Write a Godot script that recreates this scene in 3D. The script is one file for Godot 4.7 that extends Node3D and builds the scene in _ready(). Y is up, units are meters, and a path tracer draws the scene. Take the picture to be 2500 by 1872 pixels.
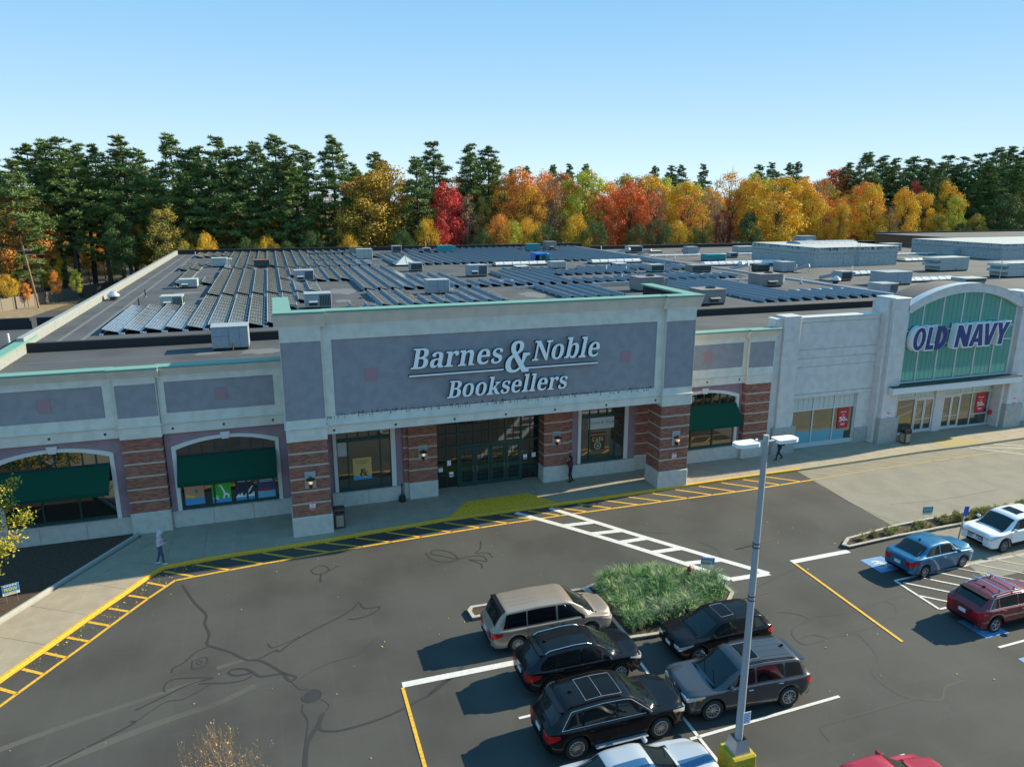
extends Node3D
# A shopping plaza seen from the air: a bookstore and a clothing store, their flat roofs with solar rows, a car park in front and an autumn wood behind.
# World axes: x runs along the shop fronts, z points from the shops towards the car park, y is up; metres.

var M := {}
var used := {}
var rng := RandomNumberGenerator.new()


class MB:
	var v := PackedVector3Array()
	var n := PackedVector3Array()
	var c := PackedColorArray()
	var u := PackedVector2Array()
	var i := PackedInt32Array()
	var col := Color(1, 1, 1)
	var tinted := false

	func quad(a: Vector3, b: Vector3, d: Vector3, e: Vector3) -> void:   # counter-clockwise seen from outside
		var nn := (b - a).cross(e - a)
		if nn.length_squared() < 1e-14:
			nn = (d - b).cross(e - b)
		nn = nn.normalized()
		var k := v.size()
		v.append_array([a, b, d, e])
		n.append_array([nn, nn, nn, nn])
		c.append_array([col, col, col, col])
		u.append_array([Vector2(0, 1), Vector2(1, 1), Vector2(1, 0), Vector2(0, 0)])
		i.append_array([k, k + 2, k + 1, k, k + 3, k + 2])

	func tri(a: Vector3, b: Vector3, d: Vector3) -> void:
		var nn := (b - a).cross(d - a).normalized()
		var k := v.size()
		v.append_array([a, b, d])
		n.append_array([nn, nn, nn])
		c.append_array([col, col, col])
		u.append_array([Vector2(0, 1), Vector2(1, 1), Vector2(.5, 0)])
		i.append_array([k, k + 2, k + 1])

	func box(lo: Vector3, hi: Vector3) -> void:
		var x0 := lo.x; var y0 := lo.y; var z0 := lo.z; var x1 := hi.x; var y1 := hi.y; var z1 := hi.z
		quad(Vector3(x0, y0, z1), Vector3(x1, y0, z1), Vector3(x1, y1, z1), Vector3(x0, y1, z1))
		quad(Vector3(x1, y0, z0), Vector3(x0, y0, z0), Vector3(x0, y1, z0), Vector3(x1, y1, z0))
		quad(Vector3(x1, y0, z1), Vector3(x1, y0, z0), Vector3(x1, y1, z0), Vector3(x1, y1, z1))
		quad(Vector3(x0, y0, z0), Vector3(x0, y0, z1), Vector3(x0, y1, z1), Vector3(x0, y1, z0))
		quad(Vector3(x0, y1, z1), Vector3(x1, y1, z1), Vector3(x1, y1, z0), Vector3(x0, y1, z0))
		quad(Vector3(x0, y0, z0), Vector3(x1, y0, z0), Vector3(x1, y0, z1), Vector3(x0, y0, z1))

	func obox(t: Transform3D, size: Vector3) -> void:      # a box of that size centred on t
		var k := v.size()
		box(-size / 2, size / 2)
		for j in range(k, v.size()):
			v[j] = t * v[j]
			n[j] = (t.basis * n[j]).normalized()

	func cbox(lo: Vector3, hi: Vector3, b: float) -> void:  # chamfered box
		var ctr := (lo + hi) / 2
		var h := (hi - lo) / 2
		b = minf(b, minf(h.x, minf(h.y, h.z)) * .9)
		var f := func(sx: int, sy: int, sz: int, axis: int) -> Vector3:
			var q := Vector3(sx * (h.x - b), sy * (h.y - b), sz * (h.z - b))
			q[axis] += b * [sx, sy, sz][axis]
			return ctr + q
		for axis in 3:
			for s in [-1, 1]:
				var a1 := (axis + 1) % 3
				var a2 := (axis + 2) % 3
				var ps := []
				for w in [[-1, -1], [1, -1], [1, 1], [-1, 1]]:
					var sg := [0, 0, 0]
					sg[axis] = s; sg[a1] = w[0]; sg[a2] = w[1]
					ps.append(f.call(sg[0], sg[1], sg[2], axis))
				if s > 0: quad(ps[0], ps[1], ps[2], ps[3])
				else: quad(ps[3], ps[2], ps[1], ps[0])
		for axis in 3:
			var a1 := (axis + 1) % 3
			var a2 := (axis + 2) % 3
			for s1 in [-1, 1]:
				for s2 in [-1, 1]:
					var sa := [0, 0, 0]
					sa[a1] = s1; sa[a2] = s2
					sa[axis] = -1
					var p0: Vector3 = f.call(sa[0], sa[1], sa[2], a1)
					var p1: Vector3 = f.call(sa[0], sa[1], sa[2], a2)
					sa[axis] = 1
					var p2: Vector3 = f.call(sa[0], sa[1], sa[2], a2)
					var p3: Vector3 = f.call(sa[0], sa[1], sa[2], a1)
					if s1 * s2 > 0: quad(p3, p2, p1, p0) if ((p1 - p0).cross(p3 - p0)).dot(p0 - ctr) < 0 else quad(p0, p1, p2, p3)
					else: quad(p0, p1, p2, p3) if ((p1 - p0).cross(p3 - p0)).dot(p0 - ctr) > 0 else quad(p3, p2, p1, p0)
		for sx in [-1, 1]:
			for sy in [-1, 1]:
				for sz in [-1, 1]:
					var a: Vector3 = f.call(sx, sy, sz, 0)
					var b2: Vector3 = f.call(sx, sy, sz, 1)
					var d: Vector3 = f.call(sx, sy, sz, 2)
					if (b2 - a).cross(d - a).dot(a - ctr) > 0: tri(a, b2, d)
					else: tri(a, d, b2)

	func tube(p: Vector3, q: Vector3, r0: float, r1: float, seg := 8, caps := true) -> void:
		var d := (q - p).normalized()
		var s := d.cross(Vector3(0, 1, 0) if absf(d.y) < .95 else Vector3(1, 0, 0)).normalized()
		var t := s.cross(d)
		var k := v.size()
		for j in seg + 1:
			var a := TAU * j / seg
			var o := s * cos(a) + t * sin(a)
			v.append(p + o * r0); v.append(q + o * r1)
			n.append(o); n.append(o)
			c.append(col); c.append(col)
			u.append(Vector2(float(j) / seg, 0)); u.append(Vector2(float(j) / seg, 1))
		for j in seg:
			var b := k + 2 * j
			i.append_array([b, b + 3, b + 1, b, b + 2, b + 3])
		if caps:
			for e in 2:
				var ctr := p if e == 0 else q
				var nn := -d if e == 0 else d
				var r := r0 if e == 0 else r1
				var m := v.size()
				v.append(ctr); n.append(nn); c.append(col); u.append(Vector2(.5, .5))
				for j in seg + 1:
					var a := TAU * j / seg
					v.append(ctr + (s * cos(a) + t * sin(a)) * r); n.append(nn); c.append(col); u.append(Vector2(.5, .5))
				for j in seg:
					if e == 1: i.append_array([m, m + j + 1, m + j + 2])
					else: i.append_array([m, m + j + 2, m + j + 1])

	func lathe(o: Vector3, axis: Vector3, prof: Array, seg := 16) -> void:   # prof: [radius, along] pairs
		var d := axis.normalized()
		var s := d.cross(Vector3(0, 1, 0) if absf(d.y) < .95 else Vector3(1, 0, 0)).normalized()
		var t := s.cross(d)
		for q in prof.size() - 1:
			var r0: float = prof[q][0]; var h0: float = prof[q][1]; var r1: float = prof[q + 1][0]; var h1: float = prof[q + 1][1]
			var sl := Vector2(h1 - h0, -(r1 - r0)).normalized()
			var k := v.size()
			for j in seg + 1:
				var a := TAU * j / seg
				var w := s * cos(a) + t * sin(a)
				v.append(o + w * r0 + d * h0); v.append(o + w * r1 + d * h1)
				var nn := (w * sl.x + d * sl.y).normalized()
				n.append(nn); n.append(nn)
				c.append(col); c.append(col)
				u.append(Vector2(float(j) / seg, 0)); u.append(Vector2(float(j) / seg, 1))
			for j in seg:
				var b := k + 2 * j
				i.append_array([b, b + 3, b + 1, b, b + 2, b + 3])

	func prism(poly: PackedVector2Array, f: Callable, d0: float, d1: float) -> void:  # outline (x, y) put in space by f(p, depth); d1 is the front
		var pl := poly
		if Geometry2D.is_polygon_clockwise(pl):
			pl = pl.duplicate(); pl.reverse()
		var ix := Geometry2D.triangulate_polygon(pl)
		for k in range(0, ix.size(), 3):
			var a := pl[ix[k]]; var b := pl[ix[k + 1]]; var e := pl[ix[k + 2]]
			if (b - a).cross(e - a) < 0:
				var w := b; b = e; e = w
			tri(f.call(a, d1), f.call(b, d1), f.call(e, d1))
			tri(f.call(a, d0), f.call(e, d0), f.call(b, d0))
		for k in pl.size():
			var a := pl[k]; var b := pl[(k + 1) % pl.size()]
			quad(f.call(a, d0), f.call(b, d0), f.call(b, d1), f.call(a, d1))

	func mesh(smooth := false) -> ArrayMesh:
		var a := []
		a.resize(Mesh.ARRAY_MAX)
		a[Mesh.ARRAY_VERTEX] = v
		a[Mesh.ARRAY_NORMAL] = n
		a[Mesh.ARRAY_TEX_UV] = u
		if tinted: a[Mesh.ARRAY_COLOR] = c
		a[Mesh.ARRAY_INDEX] = i
		var m := ArrayMesh.new()
		m.add_surface_from_arrays(Mesh.PRIMITIVE_TRIANGLES, a)
		return m


func on_front(p: Vector2, d: float) -> Vector3: return Vector3(p.x, p.y, d)      # outline in a shop front, depth along z
func on_ground(p: Vector2, d: float) -> Vector3: return Vector3(p.x, d, -p.y)    # outline (x, -z), depth upwards
func on_side(p: Vector2, d: float) -> Vector3: return Vector3(d, p.y, -p.x)      # outline (-z, y), depth along x


func numbered(called: String) -> String:
	if not used.has(called):
		used[called] = 0
		return called
	used[called] += 1
	return "%s_%03d" % [called, used[called]]


func thing(called: String, label: String, category: String, at := Vector3.ZERO, group := "") -> Node3D:
	var o := Node3D.new()
	o.name = numbered(called)
	add_child(o)
	o.position = at
	o.set_meta("label", label)
	o.set_meta("category", category)
	if group: o.set_meta("group", group)
	return o


func setting(called: String, at := Vector3.ZERO) -> Node3D:
	var o := Node3D.new()
	o.name = numbered(called)
	add_child(o)
	o.position = at
	o.set_meta("kind", "structure")
	return o


func part(parent: Node3D, called: String, m: Mesh, material: Material, at := Vector3.ZERO) -> MeshInstance3D:   # the mesh is in the parent's own axes
	var o := MeshInstance3D.new()
	o.name = called
	o.mesh = m
	o.material_override = material
	o.position = at
	parent.add_child(o, true)
	return o


func wpart(parent: Node3D, called: String, b: MB, material: Material) -> MeshInstance3D:   # the mesh is in world axes; the parent is a thing that is not turned
	return part(parent, called, b.mesh(), material, -parent.position)


func stuff(o: Node3D) -> Node3D:
	o.set_meta("kind", "stuff")
	return o


func solo(called: String, label: String, category: String, b: MB, material: Material, group := "") -> MeshInstance3D:   # a thing of one mesh
	var o := MeshInstance3D.new()
	o.name = numbered(called)
	o.mesh = b.mesh()
	o.material_override = material
	add_child(o)
	o.set_meta("label", label)
	o.set_meta("category", category)
	if group: o.set_meta("group", group)
	return o


func ground_piece(called: String, b: MB, material: Material) -> MeshInstance3D:
	var o := MeshInstance3D.new()
	o.name = numbered(called)
	o.mesh = b.mesh()
	o.material_override = material
	add_child(o)
	o.set_meta("kind", "structure")
	return o


func copy(o: Node3D, at: Vector3, turn := 0.0, label := "") -> Node3D:
	var r: Node3D = o.duplicate()
	r.name = numbered(o.get_meta("base_name") if o.has_meta("base_name") else String(o.name))
	add_child(r)
	r.position = at
	r.rotation.y = turn
	if label: r.set_meta("label", label)
	return r


func bx(lo: Vector3, hi: Vector3) -> MB:
	var b := MB.new()
	b.box(lo, hi)
	return b


func cb(lo: Vector3, hi: Vector3, bev := .02) -> MB:
	var b := MB.new()
	b.cbox(lo, hi, bev)
	return b


func srgb(r: float, g: float, b: float) -> Color: return Color(r, g, b).linear_to_srgb()


func mat(key: String, c: Color, rough := .8, metal := 0.0, spec := .5) -> StandardMaterial3D:   # c is a linear base colour
	var m := StandardMaterial3D.new()
	m.resource_name = key
	m.albedo_color = c.linear_to_srgb()
	m.roughness = rough
	m.metallic = metal
	m.metallic_specular = spec
	M[key] = m
	return m


func noise_tex(seed_: int, freq: float, ramp: Array, size := 512, octaves := 4, kind := FastNoiseLite.TYPE_SIMPLEX_SMOOTH, normal := false, bump := 4.0) -> NoiseTexture2D:
	var f := FastNoiseLite.new()
	f.seed = seed_
	f.noise_type = kind
	f.frequency = freq
	f.fractal_octaves = octaves
	var t := NoiseTexture2D.new()
	t.width = size
	t.height = size
	t.seamless = true
	t.noise = f
	if normal:
		t.as_normal_map = true
		t.bump_strength = bump
	else:
		var g := Gradient.new()
		var off := PackedFloat32Array()
		var cols := PackedColorArray()
		for k in ramp.size():
			off.append(ramp[k][0]); 
			var w: float = ramp[k][1]
			cols.append(Color(w, w, w) if ramp[k].size() == 2 else Color(ramp[k][1], ramp[k][2], ramp[k][3]))
		g.offsets = off
		g.colors = cols
		t.color_ramp = g
	return t


func grained(key: String, c: Color, rough: float, tex: Texture2D, scale: float, tex2: Texture2D = null, scale2 := .1, nrm: Texture2D = null, nscale := .5) -> StandardMaterial3D:
	var m := mat(key, c, rough)
	m.albedo_texture = tex
	m.uv1_triplanar = true
	m.uv1_world_triplanar = true
	m.uv1_scale = Vector3(scale, scale, scale)
	if tex2:
		m.detail_enabled = true
		m.detail_albedo = tex2
		m.detail_blend_mode = BaseMaterial3D.BLEND_MODE_MUL
		m.detail_uv_layer = BaseMaterial3D.DETAIL_UV_2
		m.uv2_triplanar = true
		m.uv2_world_triplanar = true
		m.uv2_scale = Vector3(scale2, scale2, scale2)
	if nrm:
		m.normal_enabled = true
		m.normal_texture = nrm
		m.normal_scale = nscale
	return m


func materials() -> void:
	var fine := noise_tex(1, .09, [[0, .90], [.5, .975], [1, 1.0]], 512, 3)
	var grit := noise_tex(2, .21, [[.1, .62], [.42, .88], [.62, 1.0], [.85, .86]], 1024, 3, FastNoiseLite.TYPE_SIMPLEX)
	var patch := noise_tex(3, .012, [[.22, .84], [.5, .95], [.78, 1.0]], 512, 5)
	var patch2 := noise_tex(4, .02, [[.3, .955], [.65, 1.0]], 512, 4)
	var bump := noise_tex(5, .2, [], 512, 3, FastNoiseLite.TYPE_SIMPLEX_SMOOTH, true, 5.0)
	var blot := noise_tex(6, .03, [[.2, .83], [.42, .955], [.7, 1.0]], 512, 5)
	# ground
	grained("asphalt", Color(.081, .081, .075), .92, grit, .55, patch, .028, bump, .35)
	grained("old_asphalt", Color(.30, .275, .22), .95, grit, .55, patch2, .05, bump, .35)
	grained("soil", Color(.12, .095, .05), 1.0, grit, .5, blot, .03)
	grained("mulch", Color(.11, .075, .05), 1.0, grit, .9, blot, .3, bump, 1.0)
	grained("tan_ground", Color(.33, .25, .15), 1.0, grit, .3, blot, .06)
	grained("concrete", Color(.43, .365, .27), .9, grit, .5, patch2, .09, bump, .2)
	grained("kerb_concrete", Color(.45, .41, .35), .9, fine, .9, blot, .3)
	grained("worn_asphalt", Color(.112, .110, .098), .92, grit, .55, patch, .03, bump, .35)
	grained("crack_seal", Color(.032, .031, .03), .7, fine, 1.1)
	grained("yellow_paint", Color(.92, .52, .04), .75, grit, .8, blot, .5)
	grained("faded_yellow", Color(.48, .38, .15), .85, grit, .9, blot, .7)
	grained("white_paint", Color(.78, .77, .74), .75, grit, .8, patch2, .5)
	grained("faded_white", Color(.5, .48, .43), .85, grit, .9, blot, .8)
	grained("blue_paint", Color(.16, .36, .66), .75, grit, .8, patch2, .5)
	grained("ramp_yellow", Color(.85, .46, .025), .85, fine, .6, blot, .3)
	# shop fronts
	grained("cream", Color(.76, .73, .64), .9, fine, .7, patch2, .12, bump, .25)
	grained("mauve", Color(.36, .245, .27), .9, fine, .7, patch2, .15, bump, .3)
	grained("lilac", Color(.335, .325, .345), .9, fine, .7, patch2, .12, bump, .3)
	grained("rose", Color(.40, .24, .26), .9, fine, .8)
	grained("cast_stone", Color(.60, .56, .49), .9, fine, .8, patch2, .2)
	grained("band_stone", Color(.50, .44, .36), .9, fine, 1.2)
	grained("mortar", Color(.34, .30, .25), .95, fine, 1.5)
	var bk := grained("brick", Color(1, 1, 1), .9, fine, 2.0)
	bk.vertex_color_use_as_albedo = true
	grained("pale_stucco", Color(.68, .65, .62), .9, fine, .7, patch2, .12, bump, .25)
	grained("grey_stone", Color(.40, .40, .37), .9, fine, .9, patch2, .25)
	mat("green_metal", Color(.15, .30, .24), .55, 0.0)
	mat("green_frame", Color(.012, .055, .045), .4)
	mat("awning", Color(.005, .058, .034), .9, 0.0, .3)
	mat("white_frame", Color(.66, .64, .60), .55)
	mat("alu", Color(.62, .63, .62), .4, .3)
	mat("dark", Color(.012, .012, .013), .6)
	mat("black_metal", Color(.018, .018, .02), .45)
	mat("dark_glass", Color(.16, .165, .16), .03, .95)
	mat("door_glass", Color(.12, .12, .115), .04, .95)
	mat("teal_glass", Color(.15, .46, .42), .05, .6)
	mat("store_glass", Color(.22, .22, .19), .04, .9)
	mat("frosted", Color(.50, .56, .52), .35)
	mat("letter_face", Color(.90, .91, .91), .5)
	mat("letter_side", Color(.006, .035, .035), .5)
	mat("navy", Color(.008, .032, .17), .4)
	grained("interior_wall", Color(.30, .27, .23), .9, fine, .5)
	grained("grime", Color(.17, .17, .165), 1.0, grit, 1.5)
	mat("letter_white", Color(.78, .78, .77), .5)
	# roofs
	grained("roof", Color(.092, .098, .105), .85, grit, .5, patch, .03)
	grained("roof_light", Color(.118, .120, .118), .9, grit, .5, patch, .025)
	grained("roof_seam", Color(.14, .145, .145), .8, fine, 1.0)
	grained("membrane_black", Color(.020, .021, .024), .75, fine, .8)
	grained("coping", Color(.30, .32, .31), .6, fine, .6, patch2, .2)
	grained("hvac_grey", Color(.33, .37, .40), .55, fine, .8, patch2, .4)
	grained("hvac_taupe", Color(.25, .235, .225), .6, fine, .8, patch2, .4)
	grained("hvac_teal", Color(.04, .29, .32), .6, fine, .8, blot, .4)
	grained("hvac_pale", Color(.44, .48, .46), .6, fine, .8, blot, .4)
	grained("rust", Color(.26, .12, .05), .9, grit, 1.0, blot, 1.0)
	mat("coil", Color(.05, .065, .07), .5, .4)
	mat("galvanised", Color(.55, .57, .58), .35, .6)
	mat("tarp", Color(.01, .16, .55), .35)
	mat("skylight", Color(.62, .62, .58), .25)
	grained("penthouse", Color(.44, .47, .46), .8, fine, .5, blot, .16)
	grained("brown_wall", Color(.22, .105, .055), .9, fine, .4)
	mat("solar_frame", Color(.58, .59, .6), .4, .3)
	mat("solar_back", Color(.25, .28, .31), .5)
	# other
	mat("rubber", Color(.02, .02, .02), .85)
	mat("chrome", Color(.75, .75, .76), .15, 1.0)
	mat("rim_silver", Color(.42, .43, .44), .32, .8)
	mat("rim_dark", Color(.20, .20, .21), .35, .6)
	mat("car_glass", Color(.008, .012, .012), .03, 0.0, .5)
	mat("roof_glass", Color(.006, .007, .008), .12, 0.0, .3)
	mat("trim_black", Color(.010, .010, .011), .6, 0.0, .22)
	mat("tail_red", Color(.45, .008, .012), .15)
	mat("bright_trim", Color(.62, .63, .64), .3, .2)
	mat("head_clear", Color(.60, .62, .64), .1, .4)
	mat("amber", Color(.75, .25, .02), .2)
	mat("plate", Color(.62, .64, .68), .5)
	mat("seam", Color(.02, .02, .02), .8)
	mat("grey_metal", Color(.42, .43, .45), .4, .5)
	mat("blue_sign", Color(.012, .06, .42), .5)
	mat("sign_white", Color(.8, .8, .8), .6)
	mat("sign_red", Color(.55, .02, .03), .6)
	mat("sign_yellow", Color(.75, .62, .02), .6)
	mat("hydrant_red", Color(.22, .018, .015), .5)
	mat("bin_brown", Color(.075, .05, .035), .6)
	mat("bin_tan", Color(.30, .25, .19), .8)
	grained("wood_pole", Color(.32, .20, .11), .9, grit, 1.0)
	grained("fence_wood", Color(.30, .265, .22), .95, grit, .8, blot, .4)
	grained("bark", Color(.10, .085, .07), 1.0, grit, 1.5)
	grained("pale_bark", Color(.26, .235, .20), 1.0, grit, 1.5)
	mat("wire", Color(.03, .03, .03), .7)


func V(x: float, z: float) -> Vector2: return Vector2(x, z)


func ribbon(b: MB, pts: Array, w: float, y: float, w2 := -1.0) -> void:   # a flat strip along ground points (x, z)
	var l := []
	var r := []
	for k in pts.size():
		var p: Vector2 = pts[k]
		var d0: Vector2 = (p - pts[k - 1]).normalized() if k > 0 else (pts[1] - p).normalized()
		var d1: Vector2 = (pts[k + 1] - p).normalized() if k < pts.size() - 1 else d0
		var d := (d0 + d1).normalized()
		if d == Vector2.ZERO: d = d0
		var s := Vector2(-d.y, d.x) / maxf(.5, d.dot(d0))
		var ww := w if w2 < 0 else lerpf(w, w2, float(k) / (pts.size() - 1))
		l.append(p + s * ww / 2); r.append(p - s * ww / 2)
	for k in pts.size() - 1:
		var q := [Vector3(l[k].x, y, l[k].y), Vector3(r[k].x, y, r[k].y), Vector3(r[k + 1].x, y, r[k + 1].y), Vector3(l[k + 1].x, y, l[k + 1].y)]
		if (q[1] - q[0]).cross(q[3] - q[0]).y < 0: q.reverse()
		b.quad(q[0], q[1], q[2], q[3])


func sheet(b: MB, pts: Array, y: float) -> void:
	var pl := PackedVector2Array()
	for p in pts: pl.append(p)
	var ix := Geometry2D.triangulate_polygon(pl)
	for k in range(0, ix.size(), 3):
		var q := [Vector3(pl[ix[k]].x, y, pl[ix[k]].y), Vector3(pl[ix[k + 1]].x, y, pl[ix[k + 1]].y), Vector3(pl[ix[k + 2]].x, y, pl[ix[k + 2]].y)]
		if (q[1] - q[0]).cross(q[2] - q[0]).y < 0: q.reverse()
		b.tri(q[0], q[1], q[2])


func sweep(b: MB, pts: Array, prof: Array) -> void:   # prof: (offset to the left of travel, height), drawn along ground points, ends closed
	var rings := []
	for k in pts.size():
		var p: Vector2 = pts[k]
		var d0: Vector2 = (p - pts[k - 1]).normalized() if k > 0 else (pts[1] - p).normalized()
		var d1: Vector2 = (pts[k + 1] - p).normalized() if k < pts.size() - 1 else d0
		var d := (d0 + d1).normalized()
		var s := Vector2(d.y, -d.x) / maxf(.5, d.dot(d0))
		var ring := []
		for q in prof: ring.append(Vector3(p.x + s.x * q.x, q.y, p.y + s.y * q.x))
		rings.append(ring)
	for k in pts.size() - 1:
		for j in prof.size():
			var j2 := (j + 1) % prof.size()
			b.quad(rings[k][j], rings[k + 1][j], rings[k + 1][j2], rings[k][j2])
	for j in range(1, prof.size() - 1):
		b.tri(rings[0][0], rings[0][j], rings[0][j + 1])
		var e: Array = rings[-1]
		b.tri(e[0], e[j + 1], e[j])


func smooth_line(pts: Array, step := .25) -> Array:
	var cv := Curve2D.new()
	for k in pts.size():
		var t := Vector2.ZERO
		if k > 0 and k < pts.size() - 1: t = (pts[k + 1] - pts[k - 1]) / 6.0
		cv.add_point(pts[k], -t, t)
	var out := []
	var n := int(cv.get_baked_length() / step) + 1
	for k in n + 1: out.append(cv.sample_baked(cv.get_baked_length() * k / n, true))
	return out


const KERB := [Vector2(-15.5, -19.5), Vector2(-12.8, -23.65), Vector2(-10.49, -27.41), Vector2(-9.21, -29.49), Vector2(-8.34, -30.97), Vector2(-7.05, -33.0), Vector2(-6.4, -34.1), Vector2(-5.9, -34.68), Vector2(-4.6, -34.85), Vector2(-2.88, -35.0), Vector2(0, -35.08), Vector2(1.63, -35.17), Vector2(3.5, -35.38), Vector2(6.5, -35.6), Vector2(8.2, -35.74), Vector2(14, -35.76), Vector2(17.5, -35.76), Vector2(21, -35.85), Vector2(24, -35.93), Vector2(27, -35.98), Vector2(31.6, -36.0), Vector2(37, -36.1), Vector2(42, -36.25), Vector2(46, -36.2), Vector2(52, -36.25), Vector2(70, -36.3), Vector2(150, -36.3)]


func build_ground() -> void:
	var b := MB.new()
	sheet(b, [V(-900, 700), V(1100, 700), V(1100, -1500), V(-900, -1500)], -.03)
	ground_piece("ground", b, M.soil)
	var lot := setting("parking_lot")
	b = MB.new()
	sheet(b, [V(-60, 140), V(320, 140), V(320, -131), V(-34, -131), V(-38, -100), V(-60, -90)], 0.0)
	part(lot, "asphalt_surface", b.mesh(), M.asphalt)
	b = MB.new()
	sheet(b, [V(31.45, -36.6), V(320, -36.6), V(320, -21.8), V(30.62, -21.83), V(30.56, -22.2), V(30.8, -23.0), V(30.85, -27.5), V(31.0, -31)], .004)
	part(lot, "old_asphalt_surface", b.mesh(), M.old_asphalt)
	b = MB.new()
	sheet(b, [V(-60, -90), V(-38, -100), V(-34.5, -128), V(-33.4, -136), V(-30.5, -147), V(-29, -152), V(-42, -152), V(-60, -130)], .006)
	ground_piece("verge", b, M.tan_ground)
	# painted lines
	var y := .008
	for seg in [[0, 24, "yellow_paint"], [24, 34, "faded_yellow"]]: pass
	var outer := [V(-14.6, -18.9), V(-10.08, -26.0), V(-9.13, -27.51), V(-8.0, -29.28), V(-7.44, -30.22), V(-6.29, -32.06), V(-5.33, -33.41), V(-4.5, -33.52), V(-1.4, -33.83), V(1.7, -34.05), V(6.4, -34.27), V(11, -34.44), V(14.4, -34.48), V(20.7, -34.43), V(26, -34.34), V(31.4, -34.5)]
	b = MB.new(); ribbon(b, outer, .13, y)
	part(lot, "painted_line", b.mesh(), M.yellow_paint)
	b = MB.new(); ribbon(b, [V(31.4, -34.5), V(34.9, -34.66), V(41.8, -34.76), V(49.8, -34.74), V(75, -34.74)], .13, y + .004)
	part(lot, "painted_line", b.mesh(), M.faded_yellow)
	var bars := [[-12.3, -24.9, -11.2, -24.2], [-11.3, -26.1, -10.45, -25.4], [-10.45, -27.1, -9.74, -26.55], [-9.98, -28.1, -9.16, -27.52], [-9.47, -28.99, -8.57, -28.36], [-8.91, -29.88, -8.0, -29.28], [-8.34, -30.84, -7.45, -30.26], [-7.74, -31.74, -6.86, -31.17], [-7.12, -32.63, -6.29, -32.11], [-6.5, -33.6, -5.68, -33.01], [-5.92, -34.5, -4.54, -33.56], [-4.56, -34.72, -2.94, -33.68], [-2.95, -34.86, -1.44, -33.81], [-1.5, -34.99, 0.02, -33.93],
		[.03, -35.04, 1.71, -34.05], [1.55, -35.13, 3.32, -34.1], [3.07, -35.25, 4.8, -34.16], [4.69, -35.4, 6.37, -34.25], [6.31, -35.52, 8.03, -34.32], [7.87, -35.6, 9.64, -34.36], [9.57, -35.62, 11.18, -34.44], [11.1, -35.62, 12.7, -34.46], [12.75, -35.62, 14.3, -34.46], [14.39, -35.6, 15.93, -34.48], [15.82, -35.64, 17.46, -34.46], [17.47, -35.63, 19.11, -34.45], [19.06, -35.65, 20.71, -34.42], [20.67, -35.68, 22.34, -34.38], [22.3, -35.75, 24.0, -34.38], [23.95, -35.8, 25.65, -34.36], [25.6, -35.85, 27.3, -34.38], [27.2, -35.9, 28.9, -34.42], [28.8, -35.9, 30.5, -34.46]]
	for q in bars:
		b = MB.new(); ribbon(b, [V(q[0], q[1]), V(q[2], q[3])], .13, y)
		part(lot, "painted_line", b.mesh(), M.yellow_paint)
	for k in 26:
		var x := 31.6 + 1.65 * k
		if x > 44.5 and x < 47.5: continue
		b = MB.new(); ribbon(b, [V(x, -35.95), V(x + 1.7, -34.7)], .12, y + .004)
		part(lot, "painted_line", b.mesh(), M.faded_yellow)
	# crosswalk in front of the doors
	var A := [V(11.99, -35.6), V(13.88, -33.22), V(14.91, -31.85), V(15.89, -30.5), V(16.93, -29.0), V(17.91, -27.5), V(19.12, -25.5)]
	var B := [V(14.05, -35.6), V(15.73, -33.1), V(16.67, -31.7), V(17.5, -30.48), V(18.59, -28.95), V(19.8, -27.27), V(21.15, -25.42)]
	for line in [A, B]:
		b = MB.new(); ribbon(b, line, .34, y + .004)
		part(lot, "painted_line", b.mesh(), M.white_paint)
	for k in range(1, 7):
		b = MB.new(); ribbon(b, [A[k], B[k]], .34, y + .008)
		part(lot, "painted_line", b.mesh(), M.white_paint)
	for q in [[V(46.2, -36.1), V(51.2, -31.2)], [V(48.6, -36.1), V(54.5, -32.4)], [V(47.0, -35.9), V(51.5, -34.0)], [V(48.8, -33.9), V(54, -32.5)], [V(51.0, -31.4), V(56, -30)]]:
		b = MB.new(); ribbon(b, q, .26, y + .008)
		part(lot, "painted_line", b.mesh(), M.faded_white)
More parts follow.
